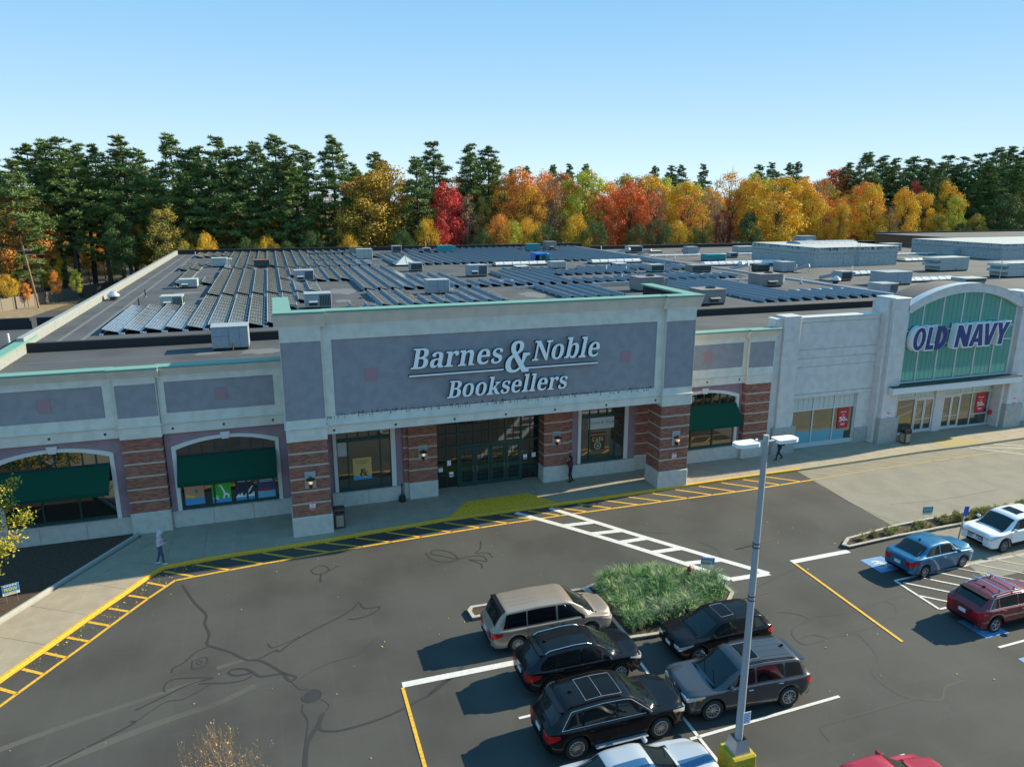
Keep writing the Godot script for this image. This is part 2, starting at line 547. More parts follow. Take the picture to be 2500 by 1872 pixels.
	# stalls
	for q in [[V(3.35, -22.76), V(12.2, -22.72), .3, "white_paint"], [V(3.34, -22.6), V(3.36, -8.0), .12, "yellow_paint"], [V(12.21, -22.6), V(12.12, -19.9), .11, "white_paint"], [V(12.12, -19.9), V(12.06, -6), .11, "white_paint"],
			[V(6.8, -19.8), V(12.1, -19.85), .11, "white_paint"], [V(12.3, -19.95), V(17.6, -19.98), .11, "white_paint"], [V(11.8, -17.13), V(17.95, -17.32), .12, "white_paint"], [V(6.8, -17.0), V(11.6, -17.1), .11, "white_paint"],
			[V(6.8, -14.3), V(11.9, -14.3), .11, "white_paint"], [V(12.4, -14.4), V(17.9, -14.4), .11, "white_paint"], [V(6.8, -11.5), V(17.9, -11.6), .11, "white_paint"],
			[V(22.93, -26.02), V(26.4, -26.07), .32, "white_paint"], [V(22.97, -25.85), V(22.73, -19.2), .13, "yellow_paint"], [V(26.02, -17.71), V(31.5, -17.8), .11, "white_paint"], [V(26.0, -15.0), V(31.5, -15.05), .11, "white_paint"],
			[V(26.27, -23.05), V(30.8, -23.1), .11, "white_paint"], [V(26.16, -20.55), V(31.5, -20.6), .11, "white_paint"], [V(26.27, -23.05), V(26.16, -20.55), .12, "white_paint"],
			[V(26.5, -22.79), V(28.7, -20.6), .11, "white_paint"], [V(26.22, -21.7), V(27.35, -20.6), .11, "white_paint"], [V(27.7, -22.85), V(29.95, -20.6), .11, "white_paint"], [V(28.78, -23.05), V(31.2, -20.6), .11, "white_paint"], [V(30.05, -23.05), V(32.4, -20.65), .11, "faded_white"],
			[V(31.2, -23.12), V(33.6, -20.7), .12, "faded_white"], [V(32.4, -23.28), V(34.9, -20.8), .12, "faded_white"], [V(33.8, -23.2), V(36.2, -20.8), .12, "faded_white"], [V(30.8, -23.18), V(38, -23.02), .2, "faded_white"], [V(31.5, -20.65), V(40, -20.6), .12, "faded_white"]]:
		b = MB.new(); ribbon(b, [q[0], q[1]], q[2], y + (.008 if q[3].begins_with("faded") else .012 if q[2] < .2 else .004))
		part(lot, "painted_line", b.mesh(), M[q[3]])
	# accessible-stall squares with the wheelchair mark
	for q in [Vector3(26.9, 0, -24.5), Vector3(26.75, 0, -18.98), Vector3(26.7, 0, -16.3)]:
		b = MB.new(); sheet(b, [V(q.x - .64, q.z - .65), V(q.x + .64, q.z - .65), V(q.x + .64, q.z + .65), V(q.x - .64, q.z + .65)], y)
		var sq := part(lot, "accessible_square", b.mesh(), M.blue_paint)
		b = MB.new()
		var ring := []
		for k in 15:
			var a := -.9 + TAU * .72 * k / 14
			ring.append(V(q.x - .12 + sin(a) * .33, q.z + cos(a) * .33))
		ribbon(b, ring, .09, y + .004)
		ribbon(b, [V(q.x - .35, q.z - .1), V(q.x + .05, q.z - .08), V(q.x + .12, q.z + .2), V(q.x + .38, q.z + .22), V(q.x + .48, q.z + .4)], .09, y + .008)
		ribbon(b, [V(q.x - .05, q.z - .28), V(q.x - .02, q.z + .02)], .1, y + .012)
		part(sq, "wheelchair_mark", b.mesh(), M.white_paint)
	# sealed cracks
	var cracks := [
		[.10, [V(-4.96, -32.86), V(-4.3, -31.09), V(-3.75, -29.94), V(-3.74, -29.21), V(-3.52, -28.35), V(-3.56, -27.69), V(-3.42, -27.47)]],
		[.07, [V(-3.42, -27.47), V(-3.89, -27.24), V(-4.33, -26.61), V(-4.63, -26.42), V(-4.66, -26.14)]],
		[.11, [V(-3.42, -27.47), V(-2.91, -27.04), V(-2.59, -26.74), V(-2.07, -26.12), V(-1.64, -25.95), V(-1.26, -25.57), V(-.73, -24.85), V(-.29, -24.45), V(-.48, -24.24), V(-.65, -24.57), V(-.79, -24.8), V(-1.51, -24.87), V(-1.76, -25.18), V(-2.1, -25.55), V(-2.55, -25.62), V(-2.64, -25.44), V(-2.37, -25.21), V(-1.84, -25.21)]],
		[.08, [V(-1.64, -25.95), V(-1.26, -26.22), V(-.92, -26.38), V(-.81, -26.25), V(-.29, -26.79), V(.74, -27.47), V(1.69, -28.02), V(2.28, -28.54), V(2.51, -28.86), V(2.7, -28.33), V(3.34, -28.24), V(2.88, -27.77), V(2.27, -27.62), V(1.95, -27.71)]],
		[.05, [V(-1.26, -26.94), V(-1.15, -26.62), V(-.87, -26.65), V(-.2, -26.96), V(.7, -27.44)]],
		[.07, [V(-1.76, -25.11), V(-2.08, -24.86), V(-2.64, -24.87), V(-3.64, -25.15)]],
		[.06, [V(-3.18, -25.37), V(-4.35, -25.68), V(-4.74, -25.6), V(-4.82, -25.15), V(-4.71, -25.04)]],
		[.08, [V(-3.18, -25.33), V(-3.73, -25.27), V(-4.29, -25.07), V(-4.65, -24.83), V(-5.6, -24.3)]],
		[.04, [V(-3.27, -24.98), V(-4.04, -24.43), V(-4.6, -24.45), V(-4.95, -24.22), V(-5.54, -23.62)]],
		[.11, [V(5.7, -23.1), V(4.6, -22.2), V(4.1, -21.9), V(4.7, -22.4), V(5.2, -22.6)]],
		[.10, [V(4.2, -21.95), V(2.8, -21.37), V(1.93, -21.18), V(1.08, -21.11), V(.63, -21.2), V(.35, -21.46), V(.55, -22.17)]],
		[.15, [V(.5, -22.1), V(.32, -21.59), V(-.05, -20.86), V(-.18, -19.83), V(-.2, -18), V(.1, -15)]],
		[.05, [V(-.11, -22.82), V(-.15, -22.46), V(0, -21.87), V(-.13, -20.89)]],
		[.045, [V(-4, -26.62), V(-3.54, -26.77), V(-3.48, -26.26), V(-3.92, -26.11), V(-4, -26.62)]],
		[.04, [V(-3.85, -26.49), V(-3.76, -26.62), V(-3.64, -26.46), V(-3.73, -26.34), V(-3.85, -26.49)]],
		[.06, [V(.68, -32.42), V(1.13, -32.79), V(1.5, -32.4), V(1.31, -31.95), V(.85, -32.02), V(.68, -32.42)]],
		[.07, [V(1.99, -32.51), V(1.32, -32.03)]], [.09, [V(1.12, -32.01), V(1.04, -31.16)]],
		[.08, [V(6.2, -32.5), V(6.38, -31.7), V(6.99, -31.23), V(7.59, -31.4), V(7.32, -32.24), V(6.71, -32.63), V(6.47, -32.32), V(6.97, -31.88), V(7.59, -31.4), V(8.34, -31.43), V(8.82, -31.27), V(8.87, -30.71), V(8.54, -30.91), V(8.08, -31.14), V(8.52, -30.55), V(8.45, -30.13)]],
		[.07, [V(9.19, -32.9), V(8.89, -32.01), V(8.58, -31.67), V(9.16, -31.54), V(9.25, -31.0)]],
		[.09, [V(-9, -21.6), V(-7.69, -22.34), V(-6.85, -22.82), V(-6.14, -23.23), V(-5.54, -23.62), V(-5.67, -23.75)]],
		[.07, [V(19.2, -24.3), V(21.38, -25.05), V(23.25, -25.56)]],
		[.05, [V(19.44, -22.56), V(20.14, -22.12), V(20.36, -21.65), V(20.63, -21.76), V(21.55, -21.6), V(22.93, -21.63), V(24.33, -21.82), V(25.66, -21.91)]],
		[.06, [V(20.36, -21.65), V(19.36, -21.38), V(18.89, -20.96), V(18.88, -20.29), V(19.76, -20.25), V(20.05, -20.39), V(19.65, -20.71), V(19.1, -20.64)]],
		[.09, [V(20.0, -20.33), V(21.38, -20.21), V(21.38, -19.71), V(21.16, -18.96), V(20.75, -18.41), V(20.09, -17.98), V(19.98, -17.35), V(20.09, -16.77), V(20.43, -16.42), V(21.21, -16.07), V(21.98, -16.54), V(23.03, -16.6)]],
		[.06, [V(20.96, -20.41), V(22.08, -20.36), V(23.38, -20.59), V(24.13, -20.89), V(24.6, -21.44), V(24.4, -21.8)]],
		[.07, [V(20.43, -16.42), V(19.54, -16.38), V(18.1, -16.35), V(16.49, -16.31), V(16.15, -16.17), V(16.08, -15.69)]],
		[.03, [V(31.4, -36), V(31.3, -33.9), V(30.95, -31), V(31.2, -28.5), V(31.6, -27.6)]], [.03, [V(33, -30), V(36, -29.6), V(41, -29.7)]], [.025, [V(15, -33.3), V(17.5, -31.3), V(19, -30.6)]], [.03, [V(19.8, -29.3), V(20.2, -28.3), V(19.9, -27.3)]],
		[.02, [V(-.2, -24.3), V(.9, -24.9), V(2.0, -25.1), V(2.9, -26)]], [.02, [V(-.45, -24.2), V(-.2, -23.7), V(.1, -23.6)]], [.02, [V(.5, -22.9), V(.75, -22.5), V(.6, -22.2)]]]
	for k in cracks.size():
		b = MB.new(); ribbon(b, smooth_line(cracks[k][1], .12), cracks[k][0], .0055 + .0003 * (k % 6))
		part(lot, "crack_seal", b.mesh(), M.crack_seal)
	# worn wheel tracks, lighter than the asphalt round them
	for q in [[.42, [V(-12, -20.6), V(-8, -22.2), V(-4.83, -23.34), V(-3.04, -23.78), V(-1.7, -24.4)]], [.3, [V(-10.5, -23.2), V(-8, -24.1), V(-5.04, -24.95), V(-3.6, -25.3)]], [.25, [V(-3.1, -25.9), V(-2.2, -26.1), V(-1.9, -26.15)]]]:
		b = MB.new(); ribbon(b, smooth_line(q[1], .3), q[0], .003, q[0] * .6)
		part(lot, "worn_track", b.mesh(), M.worn_asphalt)
	# pavement: kerb, slabs
	var kp := [Vector2(0, -.05), Vector2(.16, -.05), Vector2(.16, .154), Vector2(.03, .154), Vector2(0, .13)]
	b = MB.new()
	sweep(b, KERB.slice(0, 21), kp)
	ground_piece("kerb", b, M.yellow_paint)
	b = MB.new()
	sweep(b, KERB.slice(20), kp)
	ground_piece("kerb", b, grained("kerb_worn", Color(.50, .43, .27), .9, M.concrete.albedo_texture, .5, M.yellow_paint.detail_albedo, .4))
	var walk := setting("pavement")
	var area := PackedVector2Array()
	for p in KERB: area.append(Vector2(p.x, -p.y))
	area.append_array([Vector2(150, 40.6), Vector2(-7.7, 40.6), Vector2(-7.62, 38.55), Vector2(-11.72, 31.75), Vector2(-15.75, 25.0), Vector2(-20, 22)])
	area = Geometry2D.offset_polygon(area, -.165)[0]
	b = MB.new()
	b.prism(area, on_ground, -.05, .132)
	part(walk, "pavement_bed", b.mesh(), M.kerb_concrete)
	var cells := []
	for k in 80:
		var x := -5.9 + 1.66 * k
		for zz in [[34.5, 37.4], [37.4, 40.6]]: cells.append(PackedVector2Array([Vector2(x, zz[0]), Vector2(x + 1.66, zz[0]), Vector2(x + 1.66, zz[1]), Vector2(x, zz[1])]))
	var u := Vector2(-4.54, -7.27).normalized()
	var w := Vector2(-u.y, u.x)
	var o := Vector2(-5.95, 34.7)
	var east := PackedVector2Array([Vector2(-5.9, 0), Vector2(-60, 0), Vector2(-60, 60), Vector2(-5.9, 60)])
	for k in range(-3, 9):
		for j in range(-4, 3):
			var p0 := o + u * 2.15 * k + w * 2.3 * j
			for part_poly in Geometry2D.intersect_polygons(PackedVector2Array([p0, p0 + u * 2.15, p0 + u * 2.15 + w * 2.3, p0 + w * 2.3]), east): cells.append(part_poly)
	for cell in cells:
		for inside in Geometry2D.intersect_polygons(cell, area):
			for small in Geometry2D.offset_polygon(inside, -.008):
				b = MB.new()
				b.prism(small, on_ground, .10, .148 + rng.randf() * .003)
				part(walk, "pavement_slab", b.mesh(), M.concrete)
	b = MB.new()
	sheet(b, [V(8.25, -35.92), V(9.7, -37.7), V(13.4, -37.75), V(14.6, -35.95)], .157)
	part(walk, "painted_ramp", b.mesh(), M.ramp_yellow)
	b = MB.new()
	sheet(b, [V(44.3, -36.38), V(44.6, -38.0), V(46.6, -38.0), V(48.2, -36.4)], .157)
	part(walk, "painted_ramp", b.mesh(), M.faded_yellow)
	# planting bed by the bookstore
	b = MB.new()
	sheet(b, [V(-7.8, -38.6), V(-11.8, -31.95), V(-15.8, -25.3), V(-24, -20), V(-34, -20), V(-34, -39.25), V(-7.8, -39.25)], .11)
	ground_piece("planting_bed", b, M.mulch)
	b = MB.new()
	sweep(b, [V(-7.66, -38.75), V(-11.76, -31.84), V(-15.8, -25.1), V(-17.5, -23.2)], [Vector2(-.08, .0), Vector2(.09, .0), Vector2(.09, .24), Vector2(.06, .26), Vector2(-.05, .26), Vector2(-.08, .24)])
	ground_piece("planter_kerb", b, M.grey_stone)
	# covers in the road
	b = MB.new(); b.lathe(Vector3(.2, .0, -23.17), Vector3.UP, [[.36, 0], [.36, .006], [.33, .009], [.325, .004], [.30, .004], [.0, .006]], 28)
	solo("manhole_cover", "round iron manhole cover sunk in cracked asphalt", "manhole", b, mat("iron", Color(.045, .046, .048), .6, .3))
	# litter and leaves on the asphalt
	var lv := MB.new()
	lv.tinted = true
	var tones := [Color(.42, .25, .08), Color(.55, .42, .12), Color(.45, .38, .26), Color(.3, .17, .08)]
	var at := []
	for k in 170:
		var t := rng.randf()
		var kk := 2 + int(t * 6)
		var p: Vector2 = KERB[kk].lerp(KERB[kk + 1], rng.randf())
		at.append(p + Vector2(rng.randf_range(.0, .9) ** 2 * 1.3 + .05, rng.randf_range(0, .6)))
	for k in 130: at.append(Vector2(rng.randf_range(-10, 34), rng.randf_range(-34, -13)))
	for p in at:
		var s := rng.randf_range(.012, .035)
		var a := rng.randf() * TAU
		lv.col = tones[rng.randi() % 4]
		var ax := Vector3(cos(a), rng.randf_range(-.3, .5), sin(a)) * s
		var ay := Vector3(-sin(a), rng.randf_range(0, .3), cos(a)) * s * .7
		var ctr := Vector3(p.x, .02, p.y)
		lv.quad(ctr - ax - ay, ctr - ax + ay, ctr + ax + ay, ctr + ax - ay)
	var lm := mat("leaf_litter", Color(1, 1, 1), .9)
	lm.vertex_color_use_as_albedo = true
	stuff(solo("fallen_leaves", "small fallen leaves scattered over the asphalt", "leaves", lv, lm))


var BRICKS := [Color(.33, .115, .070), Color(.37, .135, .080), Color(.28, .092, .058), Color(.40, .165, .105), Color(.24, .085, .062), Color(.34, .14, .09)]


func brick_face(b: MB, o: Vector3, along: Vector3, out: Vector3, width: float, h: float) -> void:   # running bond from the corner o
	var rows := int(round(h / .0683))
	var rh := h / rows
	for r in rows:
		var x := -.106 if r % 2 else 0.0
		while x < width - .01:
			var x0 := maxf(0, x) + .005
			var x1 := minf(width, x + .212) - .005
			x += .212
			if x1 - x0 < .02: continue
			b.col = BRICKS[rng.randi() % 6] * rng.randf_range(.88, 1.12)
			var d := .007 + rng.randf() * .004
			var a := o + along * x0 + Vector3.UP * (r * rh + .005)
			var e := along * (x1 - x0)
			var up := Vector3.UP * (rh - .010)
			var q := out * d
			b.quad(a + q, a + e + q, a + e + up + q, a + up + q)
			b.quad(a + up + q, a + e + up + q, a + e + up, a + up)
			b.quad(a, a + e, a + e + q, a + q)
			b.quad(a, a + q, a + up + q, a + up)
			b.quad(a + e + q, a + e, a + e + up, a + e + up + q)


func brick_pier(parent: Node3D, x0: float, x1: float, z0: float, z1: float, y0: float, y1: float, faces := "flr", base_out := .07) -> MeshInstance3D:
	var core := wpart(parent, "pier", bx(Vector3(x0, y0 - .02, z0), Vector3(x1, y1, z1)), M.mortar)
	var b := cb(Vector3(x0 - base_out, .0, z0), Vector3(x1 + base_out, y0, z1 + base_out), .05)
	part(core, "stone_base", b.mesh(), M.cast_stone)
	var at := [y0]
	for yb in [1.87, 2.55, 3.23, 3.92, 4.60]:
		part(core, "stone_band", cb(Vector3(x0 - .018, yb, z0), Vector3(x1 + .018, yb + .085, z1 + .018), .006).mesh(), M.band_stone)
		at.append(yb); at.append(yb + .085)
	at.append(y1)
	b = MB.new()
	b.tinted = true
	for k in range(0, at.size(), 2):
		var h: float = at[k + 1] - at[k]
		if "f" in faces: brick_face(b, Vector3(x0, at[k], z1), Vector3(1, 0, 0), Vector3(0, 0, 1), x1 - x0, h)
		if "l" in faces: brick_face(b, Vector3(x0, at[k], z0), Vector3(0, 0, 1), Vector3(-1, 0, 0), z1 - z0, h)
		if "r" in faces: brick_face(b, Vector3(x1, at[k], z1), Vector3(0, 0, -1), Vector3(1, 0, 0), z1 - z0, h)
		if "b" in faces: brick_face(b, Vector3(x1, at[k], z0), Vector3(-1, 0, 0), Vector3(0, 0, -1), x1 - x0, h)
	stuff(part(core, "brickwork", b.mesh(), M.brick))
	return core


func arc_pts(cx: float, half: float, spring: float, rise: float, n := 20) -> Array:   # from right to left over the top
	var r := (half * half + rise * rise) / (2 * rise)
	var a := asin(half / r)
	var out := []
	for k in n + 1:
		var t := lerpf(a, -a, float(k) / n)
		out.append(Vector2(cx + r * sin(t), spring + rise - r + r * cos(t)))
	return out


func arched_window(parent: Node3D, cx: float) -> void:
	var z := -39.28
	var fr := MB.new()
	var out_a := arc_pts(cx, 2.66, 4.60, .45)
	var in_a := arc_pts(cx, 2.46, 4.42, .45)
	var pl := PackedVector2Array([Vector2(cx + 2.66, 1.04)])
	for p in out_a: pl.append(p)
	pl.append(Vector2(cx - 2.66, 1.04)); pl.append(Vector2(cx - 2.46, 1.04))
	in_a.reverse()
	for p in in_a: pl.append(p)
	pl.append(Vector2(cx + 2.46, 1.04))
	fr.prism(pl, on_front, -39.32, -39.2)
	var w := wpart(parent, "window", fr, M.white_frame)
	var ks := MB.new()
	ks.prism(PackedVector2Array([Vector2(cx - .17, 4.83), Vector2(cx + .17, 4.83), Vector2(cx + .25, 5.2), Vector2(cx - .25, 5.2)]), on_front, -39.32, -39.14)
	part(w, "keystone", ks.mesh(), M.white_frame)
	# panes above the awning rail and below it
	var r := (2.46 * 2.46 + .45 * .45) / .9
	for k in 8:
		var xa := cx - 2.44 + k * .61 + .03
		var xb := xa + .55
		var p := PackedVector2Array([Vector2(xa, 4.02), Vector2(xb, 4.02)])
		for q in [xb, (xa + xb) / 2, xa]: p.append(Vector2(q, 4.85 - r + sqrt(r * r - (q - cx) * (q - cx))))
		var g := MB.new(); g.prism(p, on_front, z - .06, z - .04 + .004 * (k % 3))
		part(w, "pane", g.mesh(), M.dark_glass)
	for q in [[-2.44, -.86], [-.78, .78], [.86, 2.44]]:
		part(w, "pane", bx(Vector3(cx + q[0], 1.2, z - .06), Vector3(cx + q[1], 3.93, z - .04)).mesh(), M.dark_glass)
	var ml := MB.new()
	ml.box(Vector3(cx - 2.46, 3.9, z - .05), Vector3(cx + 2.46, 4.03, z + .02))
	ml.box(Vector3(cx - 2.46, 1.04, z - .05), Vector3(cx + 2.46, 1.2, z + .02))
	for k in range(1, 8): ml.box(Vector3(cx - 2.44 + k * .61 - .035, 4.03, z - .05), Vector3(cx - 2.44 + k * .61 + .035, 4.85 - r + sqrt(r * r - (2.44 - k * .61) ** 2) + .01, z + .015))
	for q in [-.82, .82]: ml.box(Vector3(cx + q - .045, 1.2, z - .05), Vector3(cx + q + .045, 3.9, z + .015))
	stuff(part(w, "mullions", ml.mesh(), M.green_frame))
	# the awning over it
	var aw := MB.new()
	var top := Vector3(cx, 4.0, -39.16)
	var low := Vector3(cx, 2.88, -38.22)
	var t := Transform3D(Basis(), (top + low) / 2)
	t = t.rotated_local(Vector3.RIGHT, atan2(top.y - low.y, low.z - top.z))
	aw.obox(t, Vector3(4.88, .03, top.distance_to(low)))
	aw.box(Vector3(cx - 2.44, 2.70, -38.235), Vector3(cx + 2.44, 2.89, -38.205))
	var ap := wpart(parent, "awning", aw, M.awning)
	for s in [-1, 1]:
		var rod := MB.new()
		rod.tube(Vector3(cx + s * 2.40, 2.85, -39.2), Vector3(cx + s * 2.40, 2.85, -38.24), .018, .018, 6)
		rod.tube(Vector3(cx + s * 2.40, 3.5, -39.2), Vector3(cx + s * 2.40, 2.85, -38.24), .015, .015, 6)
		part(ap, "awning_arm", rod.mesh(), M.black_metal)


func framed_panel(parent: Node3D, called: String, x0: float, x1: float, y0: float, y1: float, px0: float, px1: float, py0: float, py1: float, z: float, deep: float, panel_mat: Material, thick := .5) -> MeshInstance3D:
	# a rendered wall with a sunk panel: four pieces round it and the panel itself
	var b := MB.new()
	var zb := z - thick
	b.box(Vector3(x0, y0, zb), Vector3(x1, py0, z)); b.box(Vector3(x0, py1, zb), Vector3(x1, y1, z))
	b.box(Vector3(x0, py0, zb), Vector3(px0, py1, z)); b.box(Vector3(px1, py0, zb), Vector3(x1, py1, z))
	var w := wpart(parent, called, b, M.cream)
	part(w, "panel", bx(Vector3(px0, py0, zb), Vector3(px1, py1, z - deep)).mesh(), panel_mat)
	return w


func vent_square(parent: Node3D, x: float, y: float, z: float) -> void:
	wpart(parent, "vent", bx(Vector3(x - .055, y - .06, z - .03), Vector3(x + .055, y + .06, z + .012)), M.bin_brown)


func cornice_run(parent: Node3D, x0: float, x1: float, z: float, y: float, reach: float, drop: float) -> void:   # y: underside of the metal cap
	var b := MB.new()
	var prof := PackedVector2Array([Vector2(-z + .4, y), Vector2(-z - reach, y), Vector2(-z - reach, y - .06), Vector2(-z - reach + .05, y - .1), Vector2(-z - .02, y - drop), Vector2(-z - .02, y - drop - .05), Vector2(-z + .4, y - drop - .05)])
	b.prism(prof, on_side, x0, x1)
	var c := wpart(parent, "cornice", b, M.cream)
	part(c, "metal_cap", cb(Vector3(x0 - .02, y, z - .42), Vector3(x1 + .02, y + .11, z + reach + .05), .012).mesh(), M.green_metal)


func wing_bay(s: Node3D, x0: float, x1: float, cx: float, panel0: float, panel1: float) -> void:
	# stone base, mauve wall round the arched window, cream band, sunk lilac panel, cornice
	var n := int((x1 - x0) / 1.9)
	var bw := (x1 - x0) / n
	for k in n:
		wpart(s, "base_stone", cb(Vector3(x0 + k * bw + .005, 0, -39.7), Vector3(x0 + (k + 1) * bw - .005, .97, -39.12), .012), M.cast_stone)
	wpart(s, "sill", cb(Vector3(x0, .97, -39.7), Vector3(x1, 1.04, -39.08), .012), M.cast_stone)
	var pl := PackedVector2Array([Vector2(x0, 1.04), Vector2(cx - 2.6, 1.04)])
	var a := arc_pts(cx, 2.6, 4.56, .45)
	a.reverse()
	for p in a: pl.append(p)
	pl.append_array([Vector2(cx + 2.6, 1.04), Vector2(x1, 1.04), Vector2(x1, 5.38), Vector2(x0, 5.38)])
	var b := MB.new()
	b.prism(pl, on_front, -39.7, -39.26)
	wpart(s, "wall", b, M.mauve)
	wpart(s, "wall_backing", bx(Vector3(cx - 2.62, 1.04, -39.69), Vector3(cx + 2.62, 5.0, -39.37)), M.interior_wall)
	arched_window(s, cx)
	wpart(s, "lintel_band", bx(Vector3(x0, 5.38, -39.7), Vector3(x1, 5.93, -39.06)), M.cream)
	wpart(s, "ledge", cb(Vector3(x0, 5.93, -39.7), Vector3(x1, 6.0, -38.97), .015), M.cream)
	framed_panel(s, "upper_wall", x0, x1, 6.0, 8.93, panel0, panel1, 6.47, 8.11, -39.06, .05, M.lilac)
	wpart(s, "ornament", cb(Vector3(cx - .29, 6.97, -39.2), Vector3(cx + .29, 7.62, -39.085), .01), M.rose)
	cornice_run(s, x0, x1, -39.06, 8.87, .30, .42)
	for dx in [-2.45, 0.0, 2.45]: vent_square(s, cx + dx, 5.64, -39.06)


func wing_pilaster(s: Node3D, x0: float, x1: float) -> void:
	brick_pier(s, x0, x1, -39.5, -38.9, 1.3, 5.3, "flr", .04)
	wpart(s, "pilaster_block", cb(Vector3(x0 - .05, 5.3, -39.6), Vector3(x1 + .05, 5.93, -38.84), .02), M.cream)
	wpart(s, "pilaster_ledge", cb(Vector3(x0 - .1, 5.93, -39.6), Vector3(x1 + .1, 6.0, -38.77), .015), M.cream)
	framed_panel(s, "pilaster_wall", x0 - .03, x1 + .03, 6.0, 8.93, x0, x1, 6.42, 8.12, -38.86, .03, M.lilac, .6)
	cornice_run(s, x0 - .22, x1 + .22, -38.86, 8.885, .30, .42)


func grid_window(s: Node3D, x0: float, x1: float) -> void:   # the two tall windows in the recessed front
	var z := -39.22
	var w := wpart(s, "window", bx(Vector3(x0, 1.02, z - .14), Vector3(x1, 5.4, z - .125)), M.green_frame)
	for q in [[x0 - .17, x0 + .02], [x1 - .02, x1 + .24]]: part(w, "frame_post", bx(Vector3(q[0], 1.02, -39.4), Vector3(q[1], 5.4, z + .06)).mesh(), M.white_frame)
	var cols := [x0 + .03, x0 + .62, x1 - .62, x1 - .03]
	for k in 3:
		part(w, "pane", bx(Vector3(cols[k] + .03, 1.15, z - .10), Vector3(cols[k + 1] - .03, 3.93, z - .08)).mesh(), M.store_glass)
	for k in 5:
		var xa := lerpf(x0 + .03, x1 - .03, k / 5.0)
		part(w, "pane", bx(Vector3(xa + .03, 4.12, z - .10), Vector3(xa + (x1 - x0 - .06) / 5 - .03, 5.3, z - .08)).mesh(), M.store_glass)
	var m := MB.new()
	m.box(Vector3(x0, 1.02, z - .12), Vector3(x1, 1.15, z)); m.box(Vector3(x0, 3.93, z - .12), Vector3(x1, 4.12, z))
	for k in range(0, 4): m.box(Vector3(cols[k] - .03, 1.15, z - .12), Vector3(cols[k] + .03, 3.93, z - .01))
	for k in range(0, 6):
		var xa := lerpf(x0 + .03, x1 - .03, k / 5.0)
		m.box(Vector3(xa - .03, 4.12, z - .12), Vector3(xa + .03, 5.3, z - .01))
	stuff(part(w, "mullions", m.mesh(), M.green_frame))


